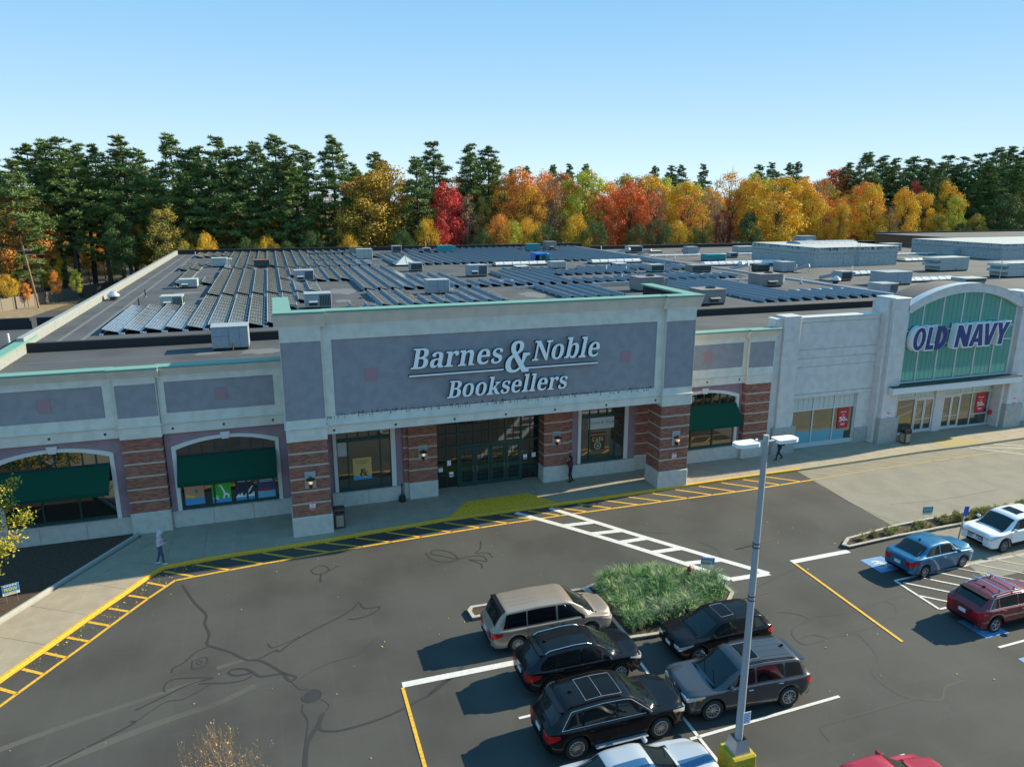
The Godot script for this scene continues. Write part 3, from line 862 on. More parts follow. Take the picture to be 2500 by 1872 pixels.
func build_bookstore() -> Node3D:
	var s := thing("bookstore_building", "long single-storey bookstore with mauve walls, brick piers and tall rectangular sign wall", "building", Vector3(11.6, 0, -38))
	# wings
	wing_bay(s, -14.2, -7.9, -11.0, -13.62, -8.42)
	wing_bay(s, -5.95, .12, -3.0, -5.63, -.38)
	wing_pilaster(s, -7.85, -6.0)
	wing_bay(s, 23.08, 29.1, 26.2, 23.58, 28.82)
	wing_pilaster(s, 29.15, 31.05)
	# piers of the portico
	for x in [.1, 21.2]:
		brick_pier(s, x, x + 1.9, -37.6, -36.0, 1.2, 5.27, "flrb")
		wpart(s, "pier_block", cb(Vector3(x - .05, 5.27, -37.7), Vector3(x + 1.95, 5.93, -35.95), .02), M.cream)
		wpart(s, "pier_ledge", cb(Vector3(x - .1, 5.93, -37.7), Vector3(x + 2.0, 6.0, -35.88), .015), M.cream)
		framed_panel(s, "pier_wall", x - .02, x + 1.92, 6.0, 11.4, x + .0, x + 1.9, 6.38, 10.33, -35.98, .03, M.lilac, .62)
		cornice_run(s, x - .24, x + 2.14, -35.98, 11.73, .36, .62)
	# the sign wall between them
	framed_panel(s, "sign_wall", 2.0, 21.2, 6.0, 11.4, 2.52, 20.72, 6.4, 10.32, -36.2, .06, M.lilac, .45)
	wpart(s, "lintel_band", bx(Vector3(2.0, 5.45, -36.65), Vector3(21.2, 5.93, -36.2)), M.cream)
	wpart(s, "ledge", cb(Vector3(2.0, 5.93, -36.65), Vector3(21.2, 6.0, -36.1), .015), M.cream)
	cornice_run(s, 2.16, 21.04, -36.2, 11.715, .36, .62)
	for x in [4.42, 18.8]: wpart(s, "ornament", cb(Vector3(x - .32, 8.06, -36.4), Vector3(x + .32, 8.74, -36.245), .01), M.rose)
	for x in [2.4, 5.55, 8.72, 11.61, 14.5, 17.67, 20.84]: vent_square(s, x, 5.64, -36.2)
	# rain grime along the foot of the sunk sign panel and below its ledge
	var gr := MB.new()
	for k in 420:
		var x := rng.randf_range(2.6, 20.6)
		var w := rng.randf_range(.015, .07)
		var h := rng.randf_range(.015, .10) * (2.2 if rng.randf() < .1 else 1.0)
		gr.box(Vector3(x, 6.395, -36.262), Vector3(x + w, 6.40 + h, -36.257))
	for k in 160:
		var x := rng.randf_range(2.1, 21.0)
		var h := rng.randf_range(.03, .16)
		gr.box(Vector3(x, 6.39 - h, -36.202), Vector3(x + rng.randf_range(.01, .04), 6.39, -36.197))
	stuff(wpart(s, "weather_stains", gr, M.grime))
	# portico sides, ceiling and the parapet that runs back to the roof
	for x in [[.1, .5], [22.7, 23.1]]:
		wpart(s, "side_wall", bx(Vector3(x[0], 5.3, -41.7), Vector3(x[1], 11.72, -36.62)), M.cream)
		var mid: float = (x[0] + x[1]) / 2
		wpart(s, "parapet_cap", cb(Vector3(mid - .42, 11.72, -41.75), Vector3(mid + .42, 11.835, -36.42), .012), M.green_metal)
		var side: float = x[1] if x[0] < 5 else x[0]
		wpart(s, "parapet_shade", bx(Vector3(side - .02, 8.3, -41.7), Vector3(side + .02, 11.7, -36.66)), M.membrane_black)  # black sheet: shade of the inner parapet face put into its colour
	wpart(s, "parapet_shade", bx(Vector3(2.0, 8.6, -36.72), Vector3(21.2, 11.68, -36.66)), M.membrane_black)  # the same painted shade behind the sign wall
	wpart(s, "ceiling", bx(Vector3(.5, 5.46, -39.3), Vector3(22.7, 5.6, -36.66)), M.cream)
	# recessed front
	for q in [[.1, 2.5], [5.92, 6.6], [16.8, 17.3], [20.68, 23.1]]: wpart(s, "recessed_wall", bx(Vector3(q[0], 0, -39.8), Vector3(q[1], 5.47, -39.3)), M.mauve)
	for q in [[2.3, 6.3], [16.9, 21.3]]:
		for k in 2:
			var xa: float = lerpf(q[0], q[1], k / 2.0)
			wpart(s, "base_stone", cb(Vector3(xa + .005, 0, -39.7), Vector3(lerpf(q[0], q[1], (k + 1) / 2.0) - .005, .98, -39.1), .012), M.cast_stone)
		wpart(s, "wall_backing", bx(Vector3(q[0] + .1, .9, -39.79), Vector3(q[1] - .2, 5.47, -39.36)), M.interior_wall)
	brick_pier(s, .1, 1.95, -39.6, -39.22, 1.15, 5.45, "f", .03)
	brick_pier(s, 21.25, 23.08, -39.6, -39.22, 1.15, 5.45, "f", .03)
	brick_pier(s, 6.38, 6.66, -39.6, -39.16, 1.15, 5.45, "fl", .03)
	brick_pier(s, 6.66, 8.3, -39.95, -39.0, 1.15, 5.45, "flr", .04)
	brick_pier(s, 16.55, 16.85, -39.6, -39.16, 1.15, 5.45, "fr", .03)
	brick_pier(s, 14.95, 16.55, -39.95, -39.0, 1.15, 5.45, "flr", .04)
	grid_window(s, 2.65, 5.7)
	grid_window(s, 17.44, 20.46)
	# entrance: four doors with glazed grids round them
	var z := -39.9
	var fr := MB.new()
	fr.box(Vector3(8.35, 2.66, z - .08), Vector3(14.98, 2.82, z + .02))
	for x in [8.38, 9.77, 13.77, 14.95]: fr.box(Vector3(x - .06, .15, z - .081), Vector3(x + .06, 5.46, z + .035))
	for x in [10.78, 11.78, 12.78]: fr.box(Vector3(x - .05, 2.8, z - .081), Vector3(x + .05, 5.46, z + .03))
	for y in [3.55, 4.4]: fr.box(Vector3(8.38, y, z - .08), Vector3(14.95, y + .06, z + .01))
	for q in [[8.38, 9.77], [13.77, 14.95]]:
		for k in 1: fr.box(Vector3((q[0] + q[1]) / 2 - .025, .2, z - .079), Vector3((q[0] + q[1]) / 2 + .025, 5.46, z + .008))
		for y in [.95, 1.5, 2.05]: fr.box(Vector3(q[0], y, z - .079), Vector3(q[1], y + .05, z + .006))
	for x in [10.28, 11.28, 12.28, 13.28]: fr.box(Vector3(x - .025, 2.8, z - .079), Vector3(x + .025, 5.46, z + .008))
	var e := wpart(s, "entrance_screen", fr, M.green_frame)
	for q in [[8.44, 9.05], [9.1, 9.71], [9.83, 10.73], [10.83, 11.73], [11.83, 12.73], [12.83, 13.71], [13.83, 14.34], [14.39, 14.89]]:
		for yy in [[2.83, 3.54], [3.62, 4.39], [4.47, 5.45]]:
			part(e, "pane", bx(Vector3(q[0], yy[0], z - .06), Vector3(q[1], yy[1], z - .04)).mesh(), M.door_glass)
		if q[0] < 9.5 or q[0] > 13.8:
			for yy in [[.2, .94], [1.01, 1.49], [1.56, 2.04], [2.11, 2.65]]:
				part(e, "pane", bx(Vector3(q[0], yy[0], z - .06), Vector3(q[1], yy[1], z - .04)).mesh(), M.door_glass)
	part(e, "lobby_wall", bx(Vector3(8.35, .12, z - .14), Vector3(14.98, 5.46, z - .085)).mesh(), M.interior_wall)
	for k in 4:
		var x := 9.85 + k * .985
		var db := MB.new()
		db.box(Vector3(x, .17, z - .05), Vector3(x + .13, 2.64, z + .02)); db.box(Vector3(x + .81, .17, z - .05), Vector3(x + .94, 2.64, z + .02))
		db.box(Vector3(x + .13, .17, z - .05), Vector3(x + .81, .42, z + .02)); db.box(Vector3(x + .13, 2.45, z - .05), Vector3(x + .81, 2.64, z + .02))
		db.box(Vector3(x + .13, 1.18, z - .05), Vector3(x + .81, 1.42, z + .02))
		for j in [1, 2]: db.box(Vector3(x + .13 + j * .227 - .012, .42, z - .045), Vector3(x + .13 + j * .227 + .012, 2.45, z + .012))
		for y in [.66, .92, 1.68, 1.94, 2.2]: db.box(Vector3(x + .13, y - .012, z - .044), Vector3(x + .81, y + .012, z + .01))
		var d := wpart(s, "door", db, M.green_frame)
		for j in 3:
			for yy in [[.43, .65], [.675, .905], [.935, 1.17], [1.43, 1.665], [1.695, 1.925], [1.955, 2.185], [2.215, 2.44]]:
				part(d, "pane", bx(Vector3(x + .13 + j * .227 + .014, yy[0], z - .03), Vector3(x + .13 + (j + 1) * .227 - .014, yy[1], z - .018)).mesh(), M.door_glass)
		var hb := MB.new(); hb.tube(Vector3(x + (.84 if k % 2 == 0 else .1), 1.05, z + .06), Vector3(x + (.84 if k % 2 == 0 else .1), 1.45, z + .06), .015, .015, 6)
		part(d, "handle", hb.mesh(), M.grey_metal)
	wpart(s, "entrance_wall", bx(Vector3(8.3, 0, -40.4), Vector3(15.0, 5.5, -40.1)), M.interior_wall)
	# roof
	var rf := MB.new()
	rf.box(Vector3(-14.1, 7.9, -48.4), Vector3(.1, 8.3, -39.5))
	rf.box(Vector3(.1, 7.9, -48.4), Vector3(23.1, 8.3, -41.7))
	rf.box(Vector3(23.1, 7.9, -48.4), Vector3(54.3, 8.3, -39.5))
	rf.box(Vector3(.5, 8.4, -41.6), Vector3(22.7, 8.5, -36.75))
	wpart(s, "front_roof", rf, M.roof)
	rf = MB.new()
	rf.box(Vector3(-14.1, 8.1, -127.4), Vector3(54.3, 8.6, -48.55))
	wpart(s, "main_roof", rf, M.roof)
	wpart(s, "roof_kerb", cb(Vector3(-14.0, 8.0, -48.62), Vector3(54.3, 8.86, -48.32), .03), M.membrane_black)
	wpart(s, "rear_parapet", cb(Vector3(-14.4, 0, -127.9), Vector3(56.0, 9.3, -127.4), .03), M.membrane_black)  # black also carries the shade on the face toward the car park
	for k in 12:
		var za := -127.4 + k * 6.6
		wpart(s, "side_parapet", cb(Vector3(-14.42, 7.0, za + .02), Vector3(-14.02, 9.22, za + 6.56), .03), M.coping)
	wpart(s, "side_wall", bx(Vector3(-14.4, 0, -127.4), Vector3(-14.05, 8.0, -39.3)), M.pale_stucco)
	for k in 3:
		var za := -50.5 + k * 3.75
		wpart(s, "side_parapet", cb(Vector3(-14.42, 7.9, za + .01), Vector3(-14.0, 8.9, za + 3.74), .02), M.coping)
	wpart(s, "metal_cap", cb(Vector3(-14.55, 8.9, -50.6), Vector3(-13.9, 9.0, -39.2), .012), M.green_metal)
	# lapped seams of the roof covering
	for k in 9:
		var za := -47.0 + k * .95
		if k in [2, 4, 6, 8]: wpart(s, "roof_lap", bx(Vector3(-13.9, 8.3, za), Vector3(.05, 8.306, za + .09)), M.roof_seam)
	for k in 26:
		var za := -51.2 - k * 3.0
		wpart(s, "roof_lap", bx(Vector3(-13.9, 8.6, za), Vector3(30, 8.606, za + .10)), M.roof_seam)
	for x in [-12.9, -11.6]: wpart(s, "roof_lap", bx(Vector3(x, 8.6, -127), Vector3(x + .22, 8.609, -49)), M.roof_seam)
	for za in [-42.3, -45.0]: wpart(s, "roof_lap", bx(Vector3(23.2, 8.3, za), Vector3(46, 8.306, za + .09)), M.roof_seam)
	# pale ponding marks on the roof covering
	for q in [[-.9, 8.3, -44.6, 1.5, .9], [-3.9, 8.3, -44.9, .9, .5], [6.3, 8.6, -70.5, 1.6, 2.6], [5.6, 8.6, -63.5, .8, 1.2], [22.6, 8.6, -62.5, 1.4, 2.2], [33.5, 8.6, -70.8, 1.6, 1.2], [-7.6, 8.6, -73.5, 1.5, .9], [36.8, 8.6, -80.5, 2.6, 1.0], [44, 8.6, -70.9, 2.0, .8], [26, 8.3, -43.8, 2.2, .6]]:
		var pl := []
		for k in 22:
			var a := TAU * k / 22
			var r := rng.randf_range(.65, 1.1)
			pl.append(V(q[0] + cos(a) * q[3] * r, q[2] + sin(a) * q[4] * r))
		var pm := MB.new()
		sheet(pm, pl, q[1] + .009)
		wpart(s, "ponding_mark", pm, M.roof_seam)
	# lower roof to the left
	rf = MB.new()
	rf.box(Vector3(-40, 0, -59.0), Vector3(-14.45, 8.1, -42.0))
	var an := thing("annex_building", "low flat-roofed annex beside the bookstore side wall", "building", Vector3(-27, 0, -50))
	wpart(an, "walls_and_roof", rf, M.roof)
	for q in [[-40, -16.6], [-16.2, -14.45]]: wpart(an, "parapet", cb(Vector3(q[0], 7.9, -59.3), Vector3(q[1], 8.9, -59.0), .03), M.membrane_black)
	return s


var FONTS := {}


func font(serif: bool, bold := true) -> SystemFont:
	var key := "%s%s" % [serif, bold]
	if not FONTS.has(key):
		var f := SystemFont.new()
		f.font_names = PackedStringArray(["Droid Serif" if serif else "Droid Sans"])
		f.font_weight = 700 if bold else 400
		FONTS[key] = f
	return FONTS[key]


func heavier(serif: bool, by: float) -> FontVariation:
	var key := "h%s%s" % [serif, by]
	if not FONTS.has(key):
		var f := FontVariation.new()
		f.base_font = font(serif)
		f.variation_embolden = by
		FONTS[key] = f
	return FONTS[key]


func glyph(text: String, serif: bool, bold: bool, depth: float, by := 0.0) -> TextMesh:
	var t := TextMesh.new()
	t.text = text
	t.font = heavier(serif, by) if by else font(serif, bold)
	t.font_size = 64
	t.pixel_size = 1.0 / 64.0
	t.depth = depth
	t.curve_step = 1.5
	t.horizontal_alignment = HORIZONTAL_ALIGNMENT_LEFT
	return t


func letters(parent: Node3D, text: String, x0: float, x1: float, base: float, cap: float, z: float, depth: float, shear: float, serif: bool, side: Material, face: Material, side_by := 0.0, face_by := 0.0) -> void:
	# each letter a part with its own face; x0..x1 is the width of the word, base its foot line, z the wall behind it
	var f := font(serif)
	var total := f.get_string_size(text, HORIZONTAL_ALIGNMENT_LEFT, -1, 64).x / 64.0
	var em := cap / .714
	var sx := (x1 - x0 - shear * cap * .6) / total
	var pos := 0.0
	for k in text.length():
		var ch := text[k]
		var adv := f.get_string_size(ch, HORIZONTAL_ALIGNMENT_LEFT, -1, 64).x / 64.0
		if ch != " ":
			var tm := glyph(ch, serif, true, depth, side_by)
			var plain_box := glyph(ch, serif, true, depth).get_aabb()
			var o := MeshInstance3D.new()
			o.name = "letter"
			o.mesh = tm
			o.material_override = side
			o.transform = Transform3D(Basis(Vector3(sx, 0, 0), Vector3(shear * em, em, 0), Vector3(0, 0, 1)), Vector3(x0 + pos * sx - shear * em * plain_box.position.y, base - plain_box.position.y * em, z + depth / 2) - parent.position)
			parent.add_child(o, true)
			var fm := glyph(ch, serif, true, .02, face_by)
			var q := MeshInstance3D.new()
			q.name = "letter_face"
			q.mesh = fm
			q.material_override = face
			var lag := tm.get_aabb().get_center() - fm.get_aabb().get_center()
			q.position = Vector3(lag.x, lag.y, depth / 2 + .004)
			o.add_child(q, true)
		pos += adv


func flat_text(parent: Node3D, text: String, at: Vector3, h: float, m: Material, serif := false, bold := true, shear := 0.0, width := 0.0, turn := 0.0) -> MeshInstance3D:   # at: middle of the line, in the parent's axes
	var tm := glyph(text, serif, bold, .004)
	var bb := tm.get_aabb()
	var e := h / bb.size.y
	var ex := e if width == 0.0 else width / bb.size.x
	var o := part(parent, "lettering", tm, m)
	var c := bb.get_center()
	var bs := Basis(Vector3.UP, turn) * Basis(Vector3(ex, 0, 0), Vector3(shear * e, e, 0), Vector3(0, 0, 1))
	o.transform = Transform3D(bs, at - bs * Vector3(c.x, c.y, 0))
	return o


func build_shop_signs() -> void:
	var s := thing("store_sign", "large white raised italic lettering on the bookstore sign wall", "sign", Vector3(11.6, 6.8, -36.2))
	var z := -36.22
	letters(s, "Barnes", 6.35, 11.45, 8.58, 1.08, z, .2, .2, true, M.letter_side, M.letter_face)
	letters(s, "Noble", 12.99, 17.12, 8.58, 1.08, z, .2, .2, true, M.letter_side, M.letter_face)
	letters(s, "&", 11.36, 13.0, 8.02, 1.72, z, .24, .16, true, M.letter_side, M.letter_face)
	letters(s, "Booksellers", 8.24, 15.18, 6.88, .93, z, .2, .2, true, M.letter_side, M.letter_face)
	for q in [[6.3, 11.42], [12.55, 16.98]]:
		var u := wpart(s, "underline", bx(Vector3(q[0], 8.17, z), Vector3(q[1], 8.27, z + .2)), M.letter_side)
		part(u, "underline_face", bx(Vector3(q[0] + .01, 8.175, z + .2), Vector3(q[1] - .01, 8.255, z + .215)).mesh(), M.letter_face)
	s = thing("store_sign", "blue capital letters with deep white sides on green arched glass", "sign", Vector3(46.5, 6.8, -38.75))
	block_letters(s, "OLD", 42.0, 45.2, 6.87, 1.6, -38.72)
	block_letters(s, "NAVY", 45.9, 51.0, 6.87, 1.6, -38.72)


func block_shape(ch: String, g: float) -> PackedVector2Array:   # heavy capitals one unit high, grown by g; a slit closes the ring of O, D and A
	var T := .25
	var w: float = {"O": .80, "L": .54, "D": .74, "N": .82, "A": .84, "V": .80, "Y": .76}[ch]
	var p := PackedVector2Array()
	if ch == "O":
		for k in 33:
			var a := PI / 2 + TAU * k / 32 * .9999
			p.append(Vector2(w / 2 + cos(a) * (w / 2 + g), .5 + sin(a) * (.5 + g)))
		for k in 33:
			var a := PI / 2 + TAU * (32 - k) / 32 * .9999
			p.append(Vector2(w / 2 + cos(a) * (w / 2 - T - g), .5 + sin(a) * (.5 - T * .68 - g)))
		return p
	if ch == "D":
		var c := w * .34
		p.append(Vector2(c, 1 + g)); p.append(Vector2(-g, 1 + g)); p.append(Vector2(-g, -g)); p.append(Vector2(c, -g))
		for k in range(1, 16):
			var a := -PI / 2 + PI * k / 16
			p.append(Vector2(c + cos(a) * (w - c + g), .5 + sin(a) * (.5 + g)))
		p.append(Vector2(c + .001, 1 + g)); p.append(Vector2(c + .001, .82 - g))
		for k in range(1, 16):
			var a := PI / 2 - PI * k / 16
			p.append(Vector2(c + cos(a) * (w - c - T - g), .5 + sin(a) * (.32 - g)))
		p.append(Vector2(c, .18 + g)); p.append(Vector2(T + g, .18 + g)); p.append(Vector2(T + g, .82 - g)); p.append(Vector2(c, .82 - g))
		return p
	match ch:
		"L": p = PackedVector2Array([Vector2(0, 0), Vector2(w, 0), Vector2(w, .19), Vector2(T, .19), Vector2(T, 1), Vector2(0, 1)])
		"N": p = PackedVector2Array([Vector2(0, 0), Vector2(T * .9, 0), Vector2(T * .9, .5), Vector2(w - T, 0), Vector2(w, 0), Vector2(w, 1), Vector2(w - T * .9, 1), Vector2(w - T * .9, .5), Vector2(T, 1), Vector2(0, 1)])
		"V": p = PackedVector2Array([Vector2(0, 1), Vector2(w / 2 - T * .55, 0), Vector2(w / 2 + T * .55, 0), Vector2(w, 1), Vector2(w - T, 1), Vector2(w / 2, .36), Vector2(T, 1)])
		"Y": p = PackedVector2Array([Vector2(0, 1), Vector2(w / 2 - T / 2, .40), Vector2(w / 2 - T / 2, 0), Vector2(w / 2 + T / 2, 0), Vector2(w / 2 + T / 2, .40), Vector2(w, 1), Vector2(w - T * 1.05, 1), Vector2(w / 2, .64), Vector2(T * 1.05, 1)])
		"A": p = PackedVector2Array([Vector2(0, 0), Vector2(T, 0), Vector2(T + .05, .18), Vector2(w - T - .05, .18), Vector2(w - T, 0), Vector2(w, 0), Vector2(w / 2 + T * .6, 1), Vector2(w / 2 - T * .6, 1)])
	if g > 0: p = Geometry2D.offset_polygon(p, g, Geometry2D.JOIN_MITER)[0]
	if ch == "A":
		var y := .18 - g
		var hole := [Vector2(w / 2 - .0005, .36 + g), Vector2(T + .1 + g, .36 + g), Vector2(w / 2, .80 - g * 2), Vector2(w - T - .1 - g, .36 + g), Vector2(w / 2 + .0005, .36 + g)]
		var q := PackedVector2Array()
		if Geometry2D.is_polygon_clockwise(p): p.reverse()
		for k in p.size():
			q.append(p[k])
			var e := p[(k + 1) % p.size()]
			if absf(p[k].y - y) < .02 and absf(e.y - y) < .02 and p[k].x < w / 2 and e.x > w / 2:
				q.append(Vector2(w / 2 - .0005, y))
				for h in hole: q.append(h)
				q.append(Vector2(w / 2 + .0005, y))
		return q
	return p


func block_letters(parent: Node3D, text: String, x0: float, x1: float, base: float, cap: float, z: float) -> void:
	var widths := {"O": .80, "L": .54, "D": .74, "N": .82, "A": .84, "V": .80, "Y": .76}
	var gaps := {"OL": .10, "LD": .09, "NA": .05, "AV": -.09, "VY": .0}
	var total := 0.0
	for k in text.length(): total += widths[text[k]] + (gaps.get(text.substr(k, 2), 0.0) if k < text.length() - 1 else 0.0)
	var sx := (x1 - x0 - .1 * cap) / total
	var x := x0
	for k in text.length():
		for layer in 2:
			var pl := block_shape(text[k], .055 if layer == 0 else .0)
			var placed := PackedVector2Array()
			for p in pl: placed.append(Vector2(x + p.x * sx + .1 * p.y * cap, base + p.y * cap))
			var b := MB.new()
			var dz := .012 * (k % 2)
			b.prism(placed, on_front, z if layer == 0 else z + .5 + dz, z + .5 + dz if layer == 0 else z + .52 + dz)
			if layer == 0: wpart(parent, "letter", b, M.letter_white)
			else: part(parent.get_child(parent.get_child_count() - 1), "letter_face", b.mesh(), M.navy)
		x += (widths[text[k]] + gaps.get(text.substr(k, 2), 0.0)) * sx


func panes(parent: Node3D, xs: Array, y0: float, y1: float, z: float, m: Material, gap := .02) -> void:
	for k in xs.size() - 1:
		part(parent, "pane", bx(Vector3(xs[k] + gap, y0, z - .012), Vector3(xs[k + 1] - gap, y1, z)).mesh(), m)


func build_clothing_store() -> void:
	var s := thing("clothing_store_building", "pale stucco clothing store with green glass arch over its doors", "building", Vector3(44, 0, -39))
	var st: Material = M.pale_stucco
	# first pilaster
	wpart(s, "pilaster", cb(Vector3(31.75, 0, -39.9), Vector3(33.0, 9.62, -38.9), .02), st)
	wpart(s, "pilaster_shoulder", cb(Vector3(31.12, 0, -39.95), Vector3(31.75, 9.52, -39.08), .02), st)
	wpart(s, "pilaster_shoulder", cb(Vector3(33.0, 0, -39.95), Vector3(33.25, 9.54, -39.1), .02), st)
	wpart(s, "stone_base", cb(Vector3(31.5, 0, -39.6), Vector3(33.38, 2.02, -38.82), .03), M.grey_stone)
	wpart(s, "metal_cap", cb(Vector3(31.71, 9.62, -39.95), Vector3(33.04, 9.67, -38.86), .01), M.alu)
	# panelled wall over the window: courses with grooves between them
	for q in [[9.12, 9.42, .04], [7.24, 9.10, .0], [6.63, 7.22, .0], [6.03, 6.61, .0], [4.12, 6.01, .0], [3.85, 4.10, .05]]:
		wpart(s, "wall_course", cb(Vector3(33.0, q[0], -39.8), Vector3(40.05, q[1], -39.3 + q[2]), .01), st)
	wpart(s, "metal_cap", cb(Vector3(32.98, 9.42, -39.95), Vector3(40.0, 9.50, -39.2), .01), M.alu)
	wpart(s, "wall", bx(Vector3(38.87, 0, -39.8), Vector3(40.2, 3.85, -39.32)), st)
	wpart(s, "wall_backing", bx(Vector3(33.0, 0, -39.95), Vector3(40.3, 9.3, -39.78)), st)
	wpart(s, "stone_base", cb(Vector3(38.9, 0, -39.7), Vector3(40.2, 1.25, -39.25), .02), M.grey_stone)
	# shop window
	var b := MB.new()
	var z := -39.5
	b.box(Vector3(33.5, .15, z - .1), Vector3(38.88, .45, z + .06)); b.box(Vector3(33.5, 3.75, z - .1), Vector3(38.88, 3.87, z + .03)); b.box(Vector3(33.5, 2.83, z - .08), Vector3(38.88, 2.92, z + .02))
	for x in [33.54, 35.26, 37.07, 38.84]: b.box(Vector3(x - .04, .45, z - .08), Vector3(x + .04, 3.76, z + .025))
	var w := wpart(s, "window", b, M.alu)
	for q in [[33.58, 35.22], [35.3, 37.03], [37.11, 38.8]]:
		part(w, "pane", bx(Vector3(q[0], .45, z - .05), Vector3(q[1], 2.83, z - .035)).mesh(), M.store_glass)
		for k in 4: part(w, "transom_pane", bx(Vector3(lerpf(q[0], q[1], k / 4.0) + .012, 2.92, z - .05), Vector3(lerpf(q[0], q[1], (k + 1) / 4.0) - .012, 3.75, z - .035)).mesh(), M.frosted)
	part(w, "back_panel", bx(Vector3(33.5, .3, z - .16), Vector3(38.88, 3.8, z - .12)).mesh(), M.interior_wall)
	var ft := MB.new()
	ft.box(Vector3(33.6, .45, z - .035), Vector3(37.0, 1.32, z - .027)); ft.box(Vector3(37.12, .45, z - .035), Vector3(38.2, 1.2, z - .027))
	part(w, "low_display_panel", ft.mesh(), mat("display_teal", Color(.13, .36, .42), .5))
	# second pilaster and the one at the far side of the doors
	for x in [40.35, 52.45]:
		wpart(s, "pilaster", cb(Vector3(x, 0, -40.2), Vector3(x + 1.32, 10.52, -38.5), .02), st)
		wpart(s, "pilaster_shoulder", cb(Vector3(x - .3, 0, -40.2), Vector3(x, 10.4, -38.8), .02), st)
		wpart(s, "pilaster_shoulder", cb(Vector3(x + 1.32, 0, -40.2), Vector3(x + 1.62, 10.4, -38.8), .02), st)
		wpart(s, "stone_base", cb(Vector3(x - .12, 0, -39.9), Vector3(x + 1.62, 2.0, -38.4), .03), M.grey_stone)
		wpart(s, "metal_cap", cb(Vector3(x - .04, 10.52, -40.25), Vector3(x + 1.36, 10.57, -38.46), .01), M.alu)
	# arch and the vault behind it
	var oa := arc_pts(47.0, 5.42, 9.95, 1.38, 32)
	var ia := arc_pts(47.0, 5.12, 9.5, 1.25, 32)
	var pl := PackedVector2Array()
	for p in oa: pl.append(p)
	ia.reverse()
	pl.append(Vector2(41.6, 9.5))
	for p in ia: pl.append(p)
	pl.append(Vector2(52.4, 9.5))
	b = MB.new()
	b.prism(pl, on_front, -39.1, -38.5)
	wpart(s, "arch", b, st)
	b = MB.new()
	var cap := PackedVector2Array()
	for p in oa: cap.append(p)
	var hi := arc_pts(47.0, 5.46, 9.98, 1.42, 32)
	hi.reverse()
	for p in hi: cap.append(p)
	b.prism(cap, on_front, -39.1, -38.46)
	wpart(s, "arch_cap", b, M.alu)
	b = MB.new()
	for k in oa.size() - 1:
		var p: Vector2 = oa[k]; var q: Vector2 = oa[k + 1]
		b.quad(Vector3(p.x, p.y - .03, -39.1), Vector3(p.x, p.y - .03, -41), Vector3(q.x, q.y - .03, -41), Vector3(q.x, q.y - .03, -39.1))
	var back := PackedVector2Array([Vector2(52.42, 8.0)])
	for p in oa: back.append(Vector2(p.x, p.y - .03))
	back.append(Vector2(41.58, 8.0))
	b.prism(back, on_front, -41.1, -41.0)
	wpart(s, "vault_roof", b, mat("vault", Color(.13, .115, .105), .9))
	for x in [41.5, 52.3]: wpart(s, "vault_side", bx(Vector3(x, 8, -41.05), Vector3(x + .1, 9.95, -39.1)), st)
	# green glass
	z = -38.8
	var r := (5.12 * 5.12 + 1.25 * 1.25) / 2.5
	var top := func(x: float) -> float: return 10.75 - r + sqrt(r * r - (x - 47.0) * (x - 47.0))
	b = MB.new()
	var ms := [41.93, 43.26, 45.04, 46.86, 48.64, 50.44, 52.15]
	for x in ms: b.box(Vector3(x - .045, 4.4, z - .06), Vector3(x + .045, top.call(clampf(x, 41.95, 52.05)), z + .05))
	for y in [4.4, 7.06, 8.1]: b.box(Vector3(41.95, y, z - .05), Vector3(52.1, y + .08, z + .03))
	var gw := wpart(s, "arched_window", b, M.alu)
	for k in 6:
		var n := 4 if k in [1, 2, 3, 4] else 3
		for j in n:
			var xa: float = lerpf(ms[k] + .045, ms[k + 1] - .045, float(j) / n) + .012
			var xb: float = lerpf(ms[k] + .045, ms[k + 1] - .045, float(j + 1) / n) - .012
			part(gw, "pane", bx(Vector3(xa, 4.48, z - .03), Vector3(xb, 7.06, z - .015)).mesh(), M.teal_glass)
			part(gw, "pane", bx(Vector3(xa, 7.14, z - .03), Vector3(xb, 8.1, z - .015)).mesh(), M.teal_glass)
			var g := MB.new()
			var lo := clampf(xa, 41.95, 52.05); var hi2 := clampf(xb, 41.95, 52.05)
			g.prism(PackedVector2Array([Vector2(xa, 8.18), Vector2(xb, 8.18), Vector2(xb, top.call(hi2)), Vector2((xa + xb) / 2, top.call((lo + hi2) / 2)), Vector2(xa, top.call(lo))]), on_front, z - .03, z - .015)
			part(gw, "pane", g.mesh(), M.teal_glass)
	part(gw, "glazing_bars", bx(Vector3(41.95, 4.42, z - .06), Vector3(52.1, 9.6, z - .04)).mesh(), mat("pale_bar", Color(.45, .55, .52), .6))
	# canopy over the doors
	wpart(s, "canopy", cb(Vector3(40.75, 3.8, -39.0), Vector3(53.0, 4.28, -38.1), .02), mat("canopy_white", Color(.66, .68, .70), .5))
	wpart(s, "canopy_top", bx(Vector3(40.7, 4.28, -39.0), Vector3(53.05, 4.33, -38.06)), M.letter_side)
	wpart(s, "soffit", bx(Vector3(41.9, 3.7, -39.95), Vector3(52.2, 4.42, -38.86)), st)
	# doors and side lights
	z = -39.6
	wpart(s, "door_wall", bx(Vector3(41.9, 0, -40.3), Vector3(52.5, 4.4, -39.98)), M.interior_wall)
	wpart(s, "wall", bx(Vector3(46.42, 0, -40.2), Vector3(47.22, 3.75, -39.5)), st)
	b = MB.new()
	b.box(Vector3(42.0, 2.82, z - .06), Vector3(46.42, 2.92, z + .03)); b.box(Vector3(47.22, 2.82, z - .06), Vector3(52.3, 2.92, z + .03))
	for x in [42.04, 42.88, 44.58, 46.4, 47.24, 49.02, 50.2, 51.95, 52.28]: b.box(Vector3(x - .045, .15, z - .06), Vector3(x + .045, 3.72, z + .025))
